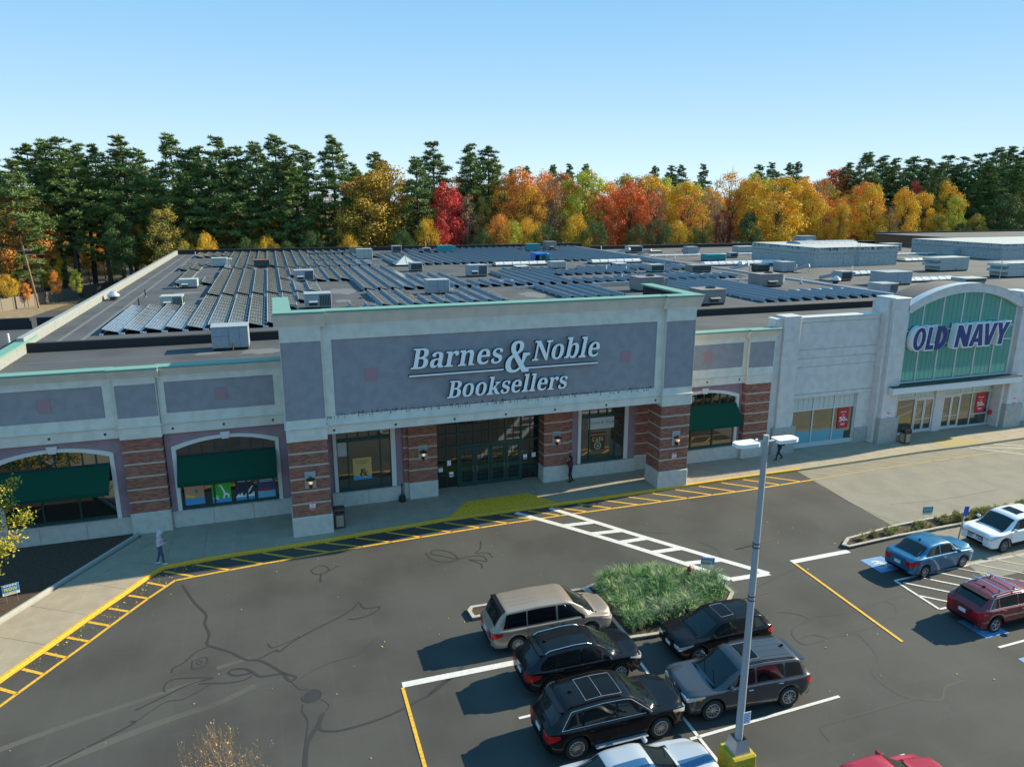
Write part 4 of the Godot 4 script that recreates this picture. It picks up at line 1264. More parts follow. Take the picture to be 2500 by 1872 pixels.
	for q in [[42.0, 44.58], [49.02, 52.3]]: b.box(Vector3(q[0], .15, z - .06), Vector3(q[1], .30, z + .03))
	b.box(Vector3(50.2, 1.08, z - .06), Vector3(51.95, 1.15, z + .02))
	var e := wpart(s, "entrance_screen", b, M.alu)
	panes(e, [42.06, 42.86], .3, 2.82, z - .03, M.store_glass); panes(e, [42.9, 44.55], .3, 2.82, z - .03, M.store_glass); panes(e, [49.05, 50.17], .3, 2.82, z - .03, M.store_glass); panes(e, [50.23, 51.92], .3, 2.82, z - .03, M.store_glass)
	for q in [[42.9, 44.55, 4], [44.62, 46.36, 4], [47.28, 48.98, 4], [49.06, 50.16, 3], [50.24, 51.9, 4]]:
		for k in q[2]: part(e, "transom_pane", bx(Vector3(lerpf(q[0], q[1], float(k) / q[2]) + .01, 2.92, z - .04), Vector3(lerpf(q[0], q[1], float(k + 1) / q[2]) - .01, 3.7, z - .03)).mesh(), M.frosted)
	for x in [44.64, 45.51, 47.3, 48.15]:
		var d := MB.new()
		d.box(Vector3(x, .18, z - .04), Vector3(x + .09, 2.8, z + .04)); d.box(Vector3(x + .75, .18, z - .04), Vector3(x + .84, 2.8, z + .04))
		d.box(Vector3(x + .09, .18, z - .04), Vector3(x + .75, .42, z + .04)); d.box(Vector3(x + .09, 2.68, z - .04), Vector3(x + .75, 2.8, z + .04)); d.box(Vector3(x + .09, 1.2, z), Vector3(x + .75, 1.25, z + .05))
		var dd := wpart(s, "door", d, M.alu)
		part(dd, "pane", bx(Vector3(x + .09, .42, z - .02), Vector3(x + .75, 2.68, z - .005)).mesh(), M.store_glass)
	# the front goes on to the right
	wpart(s, "front_wall", bx(Vector3(54.0, 0, -40.2), Vector3(150, 9.2, -39.4)), st)
	# roof
	b = MB.new()
	b.box(Vector3(54.3, 7.8, -123.4), Vector3(150, 8.3, -40.1))
	wpart(s, "roof", b, M.roof_light)
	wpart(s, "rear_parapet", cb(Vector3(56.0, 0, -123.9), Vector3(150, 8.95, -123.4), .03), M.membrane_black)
	wpart(s, "roof_curb", cb(Vector3(54.1, 8.0, -127.4), Vector3(54.45, 8.78, -50), .03), M.galvanised)
	for x in [62.0, 75, 88, 101, 114, 127]: wpart(s, "roof_lap", bx(Vector3(x, 8.3, -123), Vector3(x + .12, 8.306, -41)), M.roof_seam)
	for za in [-52.0, -60, -68, -76, -97]: wpart(s, "roof_lap", bx(Vector3(54.6, 8.3, za), Vector3(149, 8.307, za + .1)), M.roof_seam)


func poster(x0: float, x1: float, y0: float, y1: float, z: float, called: String, label: String, m: Material, group := "") -> Node3D:
	var p := thing(called, label, "poster", Vector3((x0 + x1) / 2, y0, z), group)
	part(p, "sheet", bx(Vector3(-(x1 - x0) / 2, 0, 0), Vector3((x1 - x0) / 2, y1 - y0, .008)).mesh(), m)
	return p


func rect(p: Node3D, called: String, x0: float, x1: float, y0: float, y1: float, m: Material, z := .008) -> void:
	part(p, called, bx(Vector3(x0, y0, z), Vector3(x1, y1, z + .003)).mesh(), m)


func blob(p: Node3D, called: String, pts: Array, m: Material, z := .008) -> void:
	var pl := PackedVector2Array()
	for q in pts: pl.append(Vector2(q[0], q[1]))
	var b := MB.new()
	b.prism(pl, on_front, z, z + .003)
	part(p, called, b.mesh(), m)


func build_posters() -> void:
	var wh: Material = M.sign_white
	var z := -39.305
	var sea := mat("print_sea", Color(.06, .30, .55), .6)
	var p := poster(-5.28, -4.33, 1.25, 2.72, z, "window_poster", "orange window poster with small green balloon and yellow plane", mat("print_peach", Color(.55, .26, .16), .6), "posters under the awning")
	rect(p, "printed_sea", -.47, .47, .0, .38, sea)
	blob(p, "printed_balloon", [[.1, .62], [.18, .7], [.18, .8], [.1, .85], [.02, .8], [.02, .7]], mat("print_green", Color(.02, .25, .12), .6))
	blob(p, "printed_plane", [[-.47, .5], [-.1, .4], [.1, .46], [-.1, .52], [-.4, .6]], mat("print_yellow", Color(.7, .5, .05), .6))
	flat_text(p, "&", Vector3(.25, 1.25, .01), .2, wh, true)
	p = poster(-3.95, -3.0, 1.15, 2.72, z, "window_poster", "bright green window poster with white giraffe and ampersand", mat("print_lime", Color(.04, .42, .05), .6), "posters under the awning")
	rect(p, "printed_sea", -.47, .47, .0, .28, sea)
	blob(p, "printed_giraffe", [[.05, .28], [.12, .55], [-.02, .95], [-.12, 1.0], [-.1, 1.05], [.03, 1.05], [.2, .6], [.38, .5], [.38, .28], [.32, .28], [.3, .45], [.18, .45], [.14, .28]], wh)
	flat_text(p, "&", Vector3(-.27, .38, .012), .28, wh, true)
	for k in 3: rect(p, "printed_line", -.35 + k * .04, .35 - k * .04, 1.2 + k * .09, 1.235 + k * .09, wh)
	p = poster(-2.76, -1.82, 1.15, 2.72, z, "window_poster", "dark blue-black window poster with white rocket trail", mat("print_night", Color(.015, .035, .06), .6), "posters under the awning")
	rect(p, "printed_sea", -.47, .47, .0, .22, sea)
	blob(p, "printed_rocket", [[-.05, .3], [.4, .85], [.42, .8], [.1, .3]], wh)
	blob(p, "printed_skyline", [[-.47, .28], [-.3, .45], [-.28, .32], [-.15, .5], [-.1, .3], [.3, .35], [.47, .5], [.47, .22], [-.47, .22]], wh)
	for k in 3: rect(p, "printed_line", -.35 + k * .05, .35 - k * .05, 1.1 + k * .1, 1.13 + k * .1, wh)
	p = poster(-1.64, -.72, 1.18, 2.72, z, "window_poster", "navy window poster with red boat on pale blue waves", mat("print_navy", Color(.03, .07, .16), .6), "posters under the awning")
	rect(p, "printed_sea", -.45, .45, .0, .42, mat("print_wave", Color(.12, .42, .62), .6))
	blob(p, "printed_boat", [[-.42, .42], [-.3, .62], [.05, .5], [.1, .7], [.2, .5], [.4, .55], [.3, .4]], mat("print_red", Color(.4, .03, .03), .6))
	for k in 4: rect(p, "printed_line", -.35 + k * .03, .35 - k * .03, .95 + k * .09, .98 + k * .09, wh)
	# tall windows beside the doors
	var inw := -39.295
	p = poster(3.52, 4.56, 1.6, 2.9, inw, "window_poster", "golden window poster with dark ampersand in tall bookstore window", mat("print_gold", Color(.62, .40, .13), .6))
	flat_text(p, "&", Vector3(.08, .42, .012), .45, M.dark, true)
	blob(p, "printed_sea", [[-.52, .0], [.52, .0], [.52, .25], [.1, .1], [-.1, .2], [-.52, .3]], sea)
	for k in 3: flat_text(p, ["Barnes & Noble", "Booksellers", "& more"][k] if k < 2 else "&", Vector3(0, 1.12 - k * .13, .012), .08 if k < 2 else .05, M.dark, true, false, .2)
	poster(2.72, 3.24, 3.1, 3.9, inw, "window_blind", "small pale blind in upper left corner of bookstore window", mat("blind", Color(.50, .54, .52), .8))
	p = poster(18.0, 19.76, 3.16, 3.9, inw, "window_banner", "white banner with grey italic shop name in tall window", mat("banner", Color(.52, .55, .52), .7))
	flat_text(p, "Barnes & Noble", Vector3(0, .42, .012), .24, mat("grey_ink", Color(.16, .18, .16), .7), true, false, .2)
	p = poster(18.18, 19.15, 1.78, 2.95, inw, "cafe_sign", "dark brown cafe sign with gold lettering and pale round emblem", mat("cafe_brown", Color(.075, .03, .015), .6))
	var gold := mat("gold_ink", Color(.70, .52, .22), .5)
	flat_text(p, "Café", Vector3(0, .72, .012), .30, gold, true, false)
	flat_text(p, "Barnes & Noble", Vector3(0, 1.02, .012), .10, gold, true, false, .2)
	var rg := MB.new()
	rg.lathe(Vector3(0, .28, .008), Vector3(0, 0, 1), [[.25, 0], [.25, .004], [.17, .004], [.17, 0]], 24)
	rg.lathe(Vector3(0, .28, .008), Vector3(0, 0, 1), [[.09, .003], [.0, .003]], 12)
	part(p, "round_emblem", rg.mesh(), mat("pale_green", Color(.30, .36, .22), .6))
	for q in [[8.7, 1.4], [9.2, 1.75], [9.35, 1.02], [14.05, 1.62], [14.62, 1.68]]:
		poster(q[0] - .13, q[0] + .13, q[1] - .16, q[1] + .16, -39.93, "paper_notice", "small white paper notice taped to the bookstore entrance glass", wh, "notices on the entrance glass")
	# sale posters of the clothing store
	for q in [[37.5, 38.42, 1.26, 2.72, -39.5, "red sale poster reading 50% in the wide low shop window"], [50.7, 51.62, 1.2, 2.76, -39.61, "red sale poster reading 50% beside the glazed doors"]]:
		p = poster(q[0], q[1], q[2], q[3], q[4], "sale_poster", q[5], M.sign_red)
		flat_text(p, "50", Vector3(-.06, .68, .012), .36, wh, false, true, 0, .5)
		flat_text(p, "%", Vector3(.31, .60, .012), .17, wh)
		flat_text(p, "UP TO", Vector3(0, .98, .012), .07, wh)
		rect(p, "printed_line", -.25, .25, 1.18, 1.22, wh)
		rect(p, "printed_line", -.2, .2, .30, .34, wh)
		rect(p, "printed_line", -.16, .16, .22, .25, wh)
	# fire-lane plates
	for q in [[1.08, 1.78, -35.985, "left brick pier of the portico"], [22.19, 2.10, -35.985, "right brick pier of the portico"], [41.0, 2.2, -38.495, "stucco pilaster left of the clothing store doors"], [53.2, 2.25, -38.495, "stucco pilaster right of the clothing store doors"]]:
		p = thing("fire_lane_sign", "red and white fire lane plate on the " + q[3], "sign", Vector3(q[0], q[1] - .24, q[2]))
		part(p, "plate", cb(Vector3(-.15, 0, 0), Vector3(.15, .46, .012), .004).mesh(), wh)
		rect(p, "red_band", -.14, .14, .33, .45, M.sign_red, .012)
		rect(p, "red_band", -.14, .14, .01, .12, M.sign_red, .012)
		flat_text(p, "FIRE LANE", Vector3(0, .39, .017), .05, wh, false, true, 0, .24)
		flat_text(p, "NO", Vector3(0, .275, .014), .055, M.sign_red)
		flat_text(p, "PARKING", Vector3(0, .19, .014), .05, M.sign_red, false, true, 0, .24)
		flat_text(p, "TOW ZONE", Vector3(0, .065, .017), .045, wh, false, true, 0, .22)


func build_front_fixtures() -> void:
	# wall lanterns on grey backing plates, lit
	var glow := mat("lamp_glow", Color(.9, .75, .55), .4)
	glow.emission_enabled = true
	glow.emission = Color(1, .78, .5)
	glow.emission_energy_multiplier = .15
	for q in [[1.06, 3.2, -35.975, "left portico pier"], [22.23, 3.25, -35.975, "right portico pier"], [7.47, 2.95, -38.985, "brick pier left of the doors"], [15.75, 2.95, -38.985, "brick pier right of the doors"]]:
		var s := thing("wall_lantern", "black wall lantern on pale plate, mounted on " + q[3], "lamp", Vector3(q[0], q[1], q[2]), "wall lanterns")
		part(s, "backing_plate", cb(Vector3(-.27, -.45, 0), Vector3(.27, .45, .03), .008).mesh(), M.grey_stone)
		var b := MB.new()
		b.tube(Vector3(0, -.3, .03), Vector3(0, -.26, .22), .025, .025, 6)
		b.tube(Vector3(0, -.42, .22), Vector3(0, -.16, .22), .03, .06, 8)
		b.cbox(Vector3(-.08, -.42, .03), Vector3(.08, -.18, .07), .01)
		part(s, "bracket", b.mesh(), M.black_metal)
		b = MB.new(); b.lathe(Vector3(0, -.16, .22), Vector3.UP, [[.075, 0], [.105, .04], [.11, .2], [.10, .24], [0, .25]], 12)
		part(s, "lamp_globe", b.mesh(), glow)
		b = MB.new(); b.lathe(Vector3(0, .06, .22), Vector3.UP, [[.0, .02], [.12, .0], [.24, .01], [.23, .04], [.08, .09], [.06, .17], [0, .18]], 16)
		part(s, "shade", b.mesh(), M.black_metal)
		var l := OmniLight3D.new()
		l.name = "glow_light"
		l.position = Vector3(0, -.04, .36)
		l.light_color = Color(1, .78, .5)
		l.light_energy = .006
		l.light_size = .1
		l.omni_range = 6
		l.omni_attenuation = 2.0
		l.shadow_enabled = true
		s.add_child(l)
	# litter bins
	for q in [[2.42, -36.55, "by the left brick pier of the bookstore"], [42.3, -38.0, "by the clothing store pilaster"]]:
		var s := thing("litter_bin", "brown square litter bin with pebbled panels " + q[2], "bin", Vector3(q[0], .15, q[1]), "pavement bins")
		part(s, "body", cb(Vector3(-.27, .05, -.27), Vector3(.27, .82, .27), .03).mesh(), M.bin_brown)
		for k in 4:
			var pn := part(s, "side_panel", cb(Vector3(-.19, .12, .27), Vector3(.19, .74, .285), .01).mesh(), M.bin_tan)
			pn.rotation.y = k * PI / 2
		part(s, "lid", cb(Vector3(-.3, .95, -.3), Vector3(.3, 1.1, .3), .05).mesh(), M.bin_brown)
		var b := MB.new()
		for x in [-.25, .25]:
			for zz in [-.25, .25]: b.box(Vector3(x - .03, .8, zz - .03), Vector3(x + .03, .97, zz + .03))
		stuff(part(s, "corner_posts", b.mesh(), M.bin_brown))
		part(s, "foot", bx(Vector3(-.24, 0, -.24), Vector3(.24, .06, .24)).mesh(), M.bin_brown)
		part(s, "mouth", bx(Vector3(-.22, .82, -.22), Vector3(.22, .95, .22)).mesh(), M.dark)
	var a := thing("ash_stand", "black upright ash stand with wide base beside the brick pier", "ashtray", Vector3(6.17, .15, -38.85))
	var b := MB.new(); b.lathe(Vector3.ZERO, Vector3.UP, [[0, 0], [.19, 0], [.21, .05], [.19, .3], [.08, .4], [.045, .5]], 16)
	part(a, "base", b.mesh(), M.black_metal)
	b = MB.new(); b.lathe(Vector3.ZERO, Vector3.UP, [[.045, .5], [.04, .98], [.06, 1.0], [.06, 1.06], [0, 1.07]], 12)
	part(a, "stem", b.mesh(), M.black_metal)
	# a small red alarm box and a notice on the far pilaster
	b = cb(Vector3(51.9, 1.0, -39.45), Vector3(52.2, 1.35, -39.3), .02)
	solo("alarm_box", "small red alarm box on grey stone by the glazed doors", "alarm", b, M.sign_red)


func hvac(label: String, x0: float, x1: float, zf: float, depth: float, h: float, yr: float, mk: String, style: String) -> void:
	var w := x1 - x0
	var s := thing("rooftop_unit", label, "air conditioner", Vector3((x0 + x1) / 2, yr, zf - depth / 2), "rooftop air units")
	var hw := w / 2
	var hd := depth / 2
	part(s, "base_rail", bx(Vector3(-hw + .08, 0, -hd + .08), Vector3(hw - .08, .2, hd - .08)).mesh(), M.membrane_black)
	part(s, "cabinet", cb(Vector3(-hw, .16, -hd), Vector3(hw, h, hd), .03).mesh(), M[mk])
	part(s, "top_panel", cb(Vector3(-hw - .03, h, -hd - .03), Vector3(hw + .03, h + .04, hd + .03), .012).mesh(), M.rust if "r" in style else M[mk])
	if "c" in style:   # finned coil in the right part of the front and on the side
		part(s, "coil", bx(Vector3(hw * .08, .26, hd), Vector3(hw - .05, h - .08, hd + .012)).mesh(), M.coil)
		part(s, "coil", bx(Vector3(hw, .26, -hd + .1), Vector3(hw + .012, h - .08, hd - .1)).mesh(), M.coil)
		var b := MB.new()
		for k in 7: b.box(Vector3(lerpf(hw * .08, hw - .05, k / 7.0), .26, hd + .012), Vector3(lerpf(hw * .08, hw - .05, k / 7.0) + .02, h - .08, hd + .02))
		stuff(part(s, "coil_guard", b.mesh(), M[mk]))
	if "w" in style:
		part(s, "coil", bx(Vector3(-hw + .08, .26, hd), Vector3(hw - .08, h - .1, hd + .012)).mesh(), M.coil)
	if "h" in style:
		var b := MB.new()
		var a := -hw * .72; var e := -hw * .05
		b.prism(PackedVector2Array([Vector2(-hd, h * .62), Vector2(-hd - .32, h * .5), Vector2(-hd - .32, h * .46), Vector2(-hd, h * .5)]), func(p: Vector2, d: float) -> Vector3: return Vector3(d, p.y, -p.x), a, e)
		part(s, "intake_hood", b.mesh(), M[mk])
		part(s, "intake_shade", bx(Vector3(a + .03, h * .25, hd), Vector3(e - .03, h * .5, hd + .012)).mesh(), M.coil)  # flat dark face, painted for the shade of an opening under the hood
	if "m" in style:   # hood in the middle of the front
		var b := MB.new()
		b.prism(PackedVector2Array([Vector2(-hd, h * .55), Vector2(-hd - .4, h * .47), Vector2(-hd - .4, h * .43), Vector2(-hd, h * .47)]), func(p: Vector2, d: float) -> Vector3: return Vector3(d, p.y, -p.x), -hw * .35, hw * .45)
		part(s, "intake_hood", b.mesh(), M[mk])
		part(s, "intake_shade", bx(Vector3(-hw * .3, h * .2, hd), Vector3(hw * .4, h * .46, hd + .012)).mesh(), M.coil)  # dark colour stands for a shaded recess, no opening is modelled
	if "f" in style:
		var b := MB.new()
		b.lathe(Vector3(hw * .25, h + .03, 0), Vector3.UP, [[.42, 0], [.42, .12], [.36, .14], [.34, .05], [0, .04]], 18)
		part(s, "fan_ring", b.mesh(), M.coil)
	if "d" in style:   # door seams on a plain front
		var b := MB.new()
		for x in [-hw * .08, hw * .5]: b.box(Vector3(x, .24, hd), Vector3(x + .015, h - .05, hd + .004))
		b.box(Vector3(-hw + .05, h * .62, hd), Vector3(-hw * .08, h * .62 + .015, hd + .004))
		stuff(part(s, "panel_seams", b.mesh(), M.seam))
		part(s, "gas_pipe", tube_mesh([Vector3(hw * .1, .45, hd + .06), Vector3(hw * .1, .02, hd + .06)], .035), M.rust)
	if "o" in style:   # rounded weather hoods at the left end
		for k in 2:
			var b := MB.new()
			var y := h * (.42 + .38 * k)
			b.prism(PackedVector2Array([Vector2(0, y + h * .2), Vector2(-.5, y + h * .17), Vector2(-.62, y), Vector2(-.5, y), Vector2(0, y + .02)]), func(p: Vector2, d: float) -> Vector3: return Vector3(-hw + p.x, p.y, d), -hd + .05, hd - .02)
			part(s, "weather_hood", b.mesh(), M[mk])
	if "s" in style:   # sloping duct to the right
		var b := MB.new()
		b.prism(PackedVector2Array([Vector2(0, h * .95), Vector2(.6, h * .9), Vector2(.25, h * .3), Vector2(0, h * .3)]), func(p: Vector2, d: float) -> Vector3: return Vector3(hw + p.x, p.y, d), -hd + .15, hd - .15)
		part(s, "discharge_hood", b.mesh(), M[mk])


func tube_mesh(pts: Array, r: float, seg := 6) -> ArrayMesh:
	var b := MB.new()
	for k in pts.size() - 1: b.tube(pts[k], pts[k + 1], r, r, seg)
	return b.mesh()


func barrel_light(label: String, x0: float, x1: float, z: float, yr: float, wide: float, h: float) -> void:
	var s := thing("barrel_skylight", label, "skylight", Vector3((x0 + x1) / 2, yr, z), "roof skylights")
	var hw := (x1 - x0) / 2
	part(s, "kerb", bx(Vector3(-hw - .1, 0, -wide / 2 - .1), Vector3(hw + .1, .18, wide / 2 + .1)).mesh(), M.membrane_black)
	var n := int(round((x1 - x0) / 1.15))
	for k in n:
		var b := MB.new()
		var pl := PackedVector2Array()
		for j in 13:
			var a := PI * j / 12
			pl.append(Vector2(cos(a) * wide / 2, .18 + sin(a) * (h - .18)))
		b.prism(pl, func(p: Vector2, d: float) -> Vector3: return Vector3(d, p.y, -p.x), lerpf(-hw, hw, float(k) / n) + .02, lerpf(-hw, hw, float(k + 1) / n) - .02)
		part(s, "dome_pane", b.mesh(), M.skylight)
	for k in n + 1:
		var b := MB.new()
		var last := Vector3.ZERO
		for j in 9:
			var a := PI * j / 8
			var p := Vector3(lerpf(-hw, hw, float(k) / n), .19 + sin(a) * (h - .17), cos(a) * (wide / 2 + .01))
			if j: b.tube(last, p, .03, .03, 5)
			last = p
		part(s, "rib", b.mesh(), M.alu)


func flat_light(label: String, x0: float, x1: float, z: float, yr: float) -> void:
	var s := thing("flat_skylight", label, "skylight", Vector3((x0 + x1) / 2, yr, z), "roof skylights")
	var hw := (x1 - x0) / 2
	part(s, "kerb", cb(Vector3(-hw, 0, -.75), Vector3(hw, .22, .75), .02).mesh(), M.membrane_black)
	part(s, "dome", cb(Vector3(-hw + .05, .22, -.7), Vector3(hw - .05, .36, .7), .12).mesh(), M.skylight)


func vent_pipe(label: String, at: Vector3, h: float, r: float, m: Material) -> void:
	var s := thing("vent_pipe", label, "pipe", at, "roof vent pipes")
	var b := MB.new(); b.tube(Vector3.ZERO, Vector3(0, h, 0), r, r, 8)
	part(s, "pipe", b.mesh(), m)
	b = MB.new(); b.lathe(Vector3.ZERO, Vector3.UP, [[r * 3, 0], [r * 2.6, .03], [r * 1.2, .14]], 10)
	part(s, "flashing", b.mesh(), M.roof_seam)


func solar_texture() -> ImageTexture:
	var im := Image.create(120, 200, false, Image.FORMAT_RGB8)
	im.fill(Color(.72, .73, .74))
	for r in 10:
		for c in 6:
			var t := rng.randf_range(-.012, .012)
			im.fill_rect(Rect2i(c * 20 + 1, r * 20 + 1, 18, 18), Color(.235 + t, .245 + t, .255 + t * 2))
	return ImageTexture.create_from_image(im)


func build_solar() -> void:
	var pitch := 1.26
	var cut := [[-20, -5.9, -70, -63.4], [-20, -10.0, -95, -69], [.4, 5.0, -60.3, -48], [1.7, 5.2, -63, -55], [4.6, 8.1, -79.8, -60.5], [4.6, 5.8, -62, -50], [5.8, 40, -57.6, -48], [12.2, 16.3, -68.5, -62.4], [19.9, 24.7, -69, -50], [30.6, 36.2, -69, -48], [46, 56, -69, -56], [-9.9, -5.9, -80, -69], [-20, -8.9, -96, -88.5], [-8.6, -5.9, -96, -84],
		[1.5, 4.7, -84.2, -77.5], [14.1, 16.8, -95.5, -83], [15.3, 19.2, -98, -84], [16.8, 27, -95.5, -82.5], [20, 24.3, -84, -75.5], [27, 51, -96.5, -86.8], [32.8, 37, -88, -83.8], [31.2, 37, -77.9, -73.6], [37, 56, -78.2, -75], [42.3, 46.2, -80.6, -75], [46.8, 52, -79, -73], [50.9, 56, -88, -66], [-7.7, -5.2, -103, -97], [-2.3, .2, -100.5, -96.5], [-20, -5.2, -118.8, -104],
		[5.2, 13, -106, -104], [5.2, 15, -119, -116.8], [11.6, 16, -111, -105], [11.5, 13.6, -121, -117], [13, 16, -104, -95], [13.2, 21.4, -127, -116], [26, 29.2, -120.5, -116], [41.5, 47.5, -121, -114.5], [35.4, 38.6, -100.5, -95.5], [23.5, 25.6, -120.5, -117], [-20, -5.9, -96, -95]]
	var bands := [[-51.5, 10], [-69.7, 15], [-96.5, 18]]
	var ml := 1.66
	var cellmat := mat("solar_cells", Color(1, 1, 1), .12, 0.0, .6)
	cellmat.albedo_texture = solar_texture()
	# one module: framed, tilted, its high edge to the west
	var hi := .42; var lo := .17; var pw := 1.02
	var face := func(b: MB, z0: float, z1: float) -> void:
		b.quad(Vector3(0, hi, z1), Vector3(pw, lo, z1), Vector3(pw, lo, z0), Vector3(0, hi, z0))
	var frame := MB.new()
	var nrm := Vector3(hi - lo, pw, 0).normalized()
	var thick := nrm * .04
	for q in [[0.0, .03], [pw - .03, pw]]:
		var a := Vector3(q[0], hi - (hi - lo) * q[0] / pw, 0) + nrm * .003
		var e := Vector3(q[1], hi - (hi - lo) * q[1] / pw, 0) + nrm * .003
		frame.quad(a + Vector3(0, 0, -.01), e + Vector3(0, 0, -.01), e + Vector3(0, 0, -ml + .01), a + Vector3(0, 0, -ml + .01))
	for zz in [[-.01, -.04], [-ml + .04, -ml + .01]]:
		var a := Vector3(0.03, hi - (hi - lo) * .03 / pw, 0) + nrm * .003
		var e := Vector3(pw - .03, lo + (hi - lo) * .03 / pw, 0) + nrm * .003
		frame.quad(a + Vector3(0, 0, zz[0]), e + Vector3(0, 0, zz[0]), e + Vector3(0, 0, zz[1]), a + Vector3(0, 0, zz[1]))
	frame.quad(Vector3(0, hi, -.01) - thick, Vector3(pw, lo, -.01) - thick, Vector3(pw, lo, -.01) + nrm * .003, Vector3(0, hi, -.01) + nrm * .003)
	frame.quad(Vector3(pw, lo, -.01) - thick, Vector3(pw, lo, -ml + .01) - thick, Vector3(pw, lo, -ml + .01) + nrm * .003, Vector3(pw, lo, -.01) + nrm * .003)
	frame.quad(Vector3(0, hi, -ml + .01) - thick, Vector3(0, hi, -.01) - thick, Vector3(0, hi, -.01) + nrm * .003, Vector3(0, hi, -ml + .01) + nrm * .003)
	var fm := frame.mesh()
	var one := MB.new(); face.call(one, -ml + .01, -.01)
	var onem := one.mesh()
	var single := 0
	for bi in 3:
		for k in 51:
			var x := -10.62 + pitch * k
			if x > 52.8: continue
			var run := []
			for j in bands[bi][1] + 1:
				var z: float = bands[bi][0] - j * ml
				var ok: bool = j < bands[bi][1]
				for q in cut:
					if x + .5 > q[0] and x + .5 < q[1] and z - ml / 2 > q[2] and z - ml / 2 < q[3]: ok = false
				if ok: run.append(z)
				elif run.size():
					var n := run.size()
					var apart := (bi == 0 and x < 30.0 or bi == 1 and x < 5.0) and single + n <= 300
					var s := thing("solar_panel_row", "tilted row of dark solar panels on the flat roof", "solar panels", Vector3(x, 8.6, run[0]), "solar rows on the roof")
					if apart:
						single += n
						for i in n:
							var p := part(s, "panel", onem, cellmat, Vector3(0, 0, -i * ml))
							part(p, "panel_frame", fm, M.solar_frame)
					else:
						var pb := MB.new()
						var fb := MB.new()
						for i in n:
							face.call(pb, -(i + 1) * ml + .01, -i * ml - .01)
							var at := fb.v.size()
							for t in frame.v.size():
								fb.v.append(frame.v[t] + Vector3(0, 0, -i * ml)); fb.n.append(frame.n[t]); fb.c.append(frame.c[t]); fb.u.append(frame.u[t])
							for t in frame.i: fb.i.append(t + at)
						stuff(part(s, "panels", pb.mesh(), cellmat))
						stuff(part(s, "panel_frames", fb.mesh(), M.solar_frame))
					var ln := n * ml
					var back := MB.new()
					back.quad(Vector3(-.10, .06, -ln), Vector3(-.10, .06, 0), Vector3(-.012, hi - .03, 0), Vector3(-.012, hi - .03, -ln))
					back.quad(Vector3(-.012, hi - .05, -ln), Vector3(-.012, hi - .05, 0), Vector3(pw, lo - .045, 0), Vector3(pw, lo - .045, -ln))
					part(s, "wind_deflector", back.mesh(), M.solar_back)
					var bl := MB.new()
					for i in n + 1:
						bl.box(Vector3(-.16, 0, -i * ml - .10), Vector3(.04, .11, -i * ml + .10))
						bl.box(Vector3(pw - .08, 0, -i * ml - .07), Vector3(pw + .1, .13, -i * ml + .07))
					stuff(part(s, "ballast_blocks", bl.mesh(), M.solar_frame))
					run = []
	print("single panels ", single)


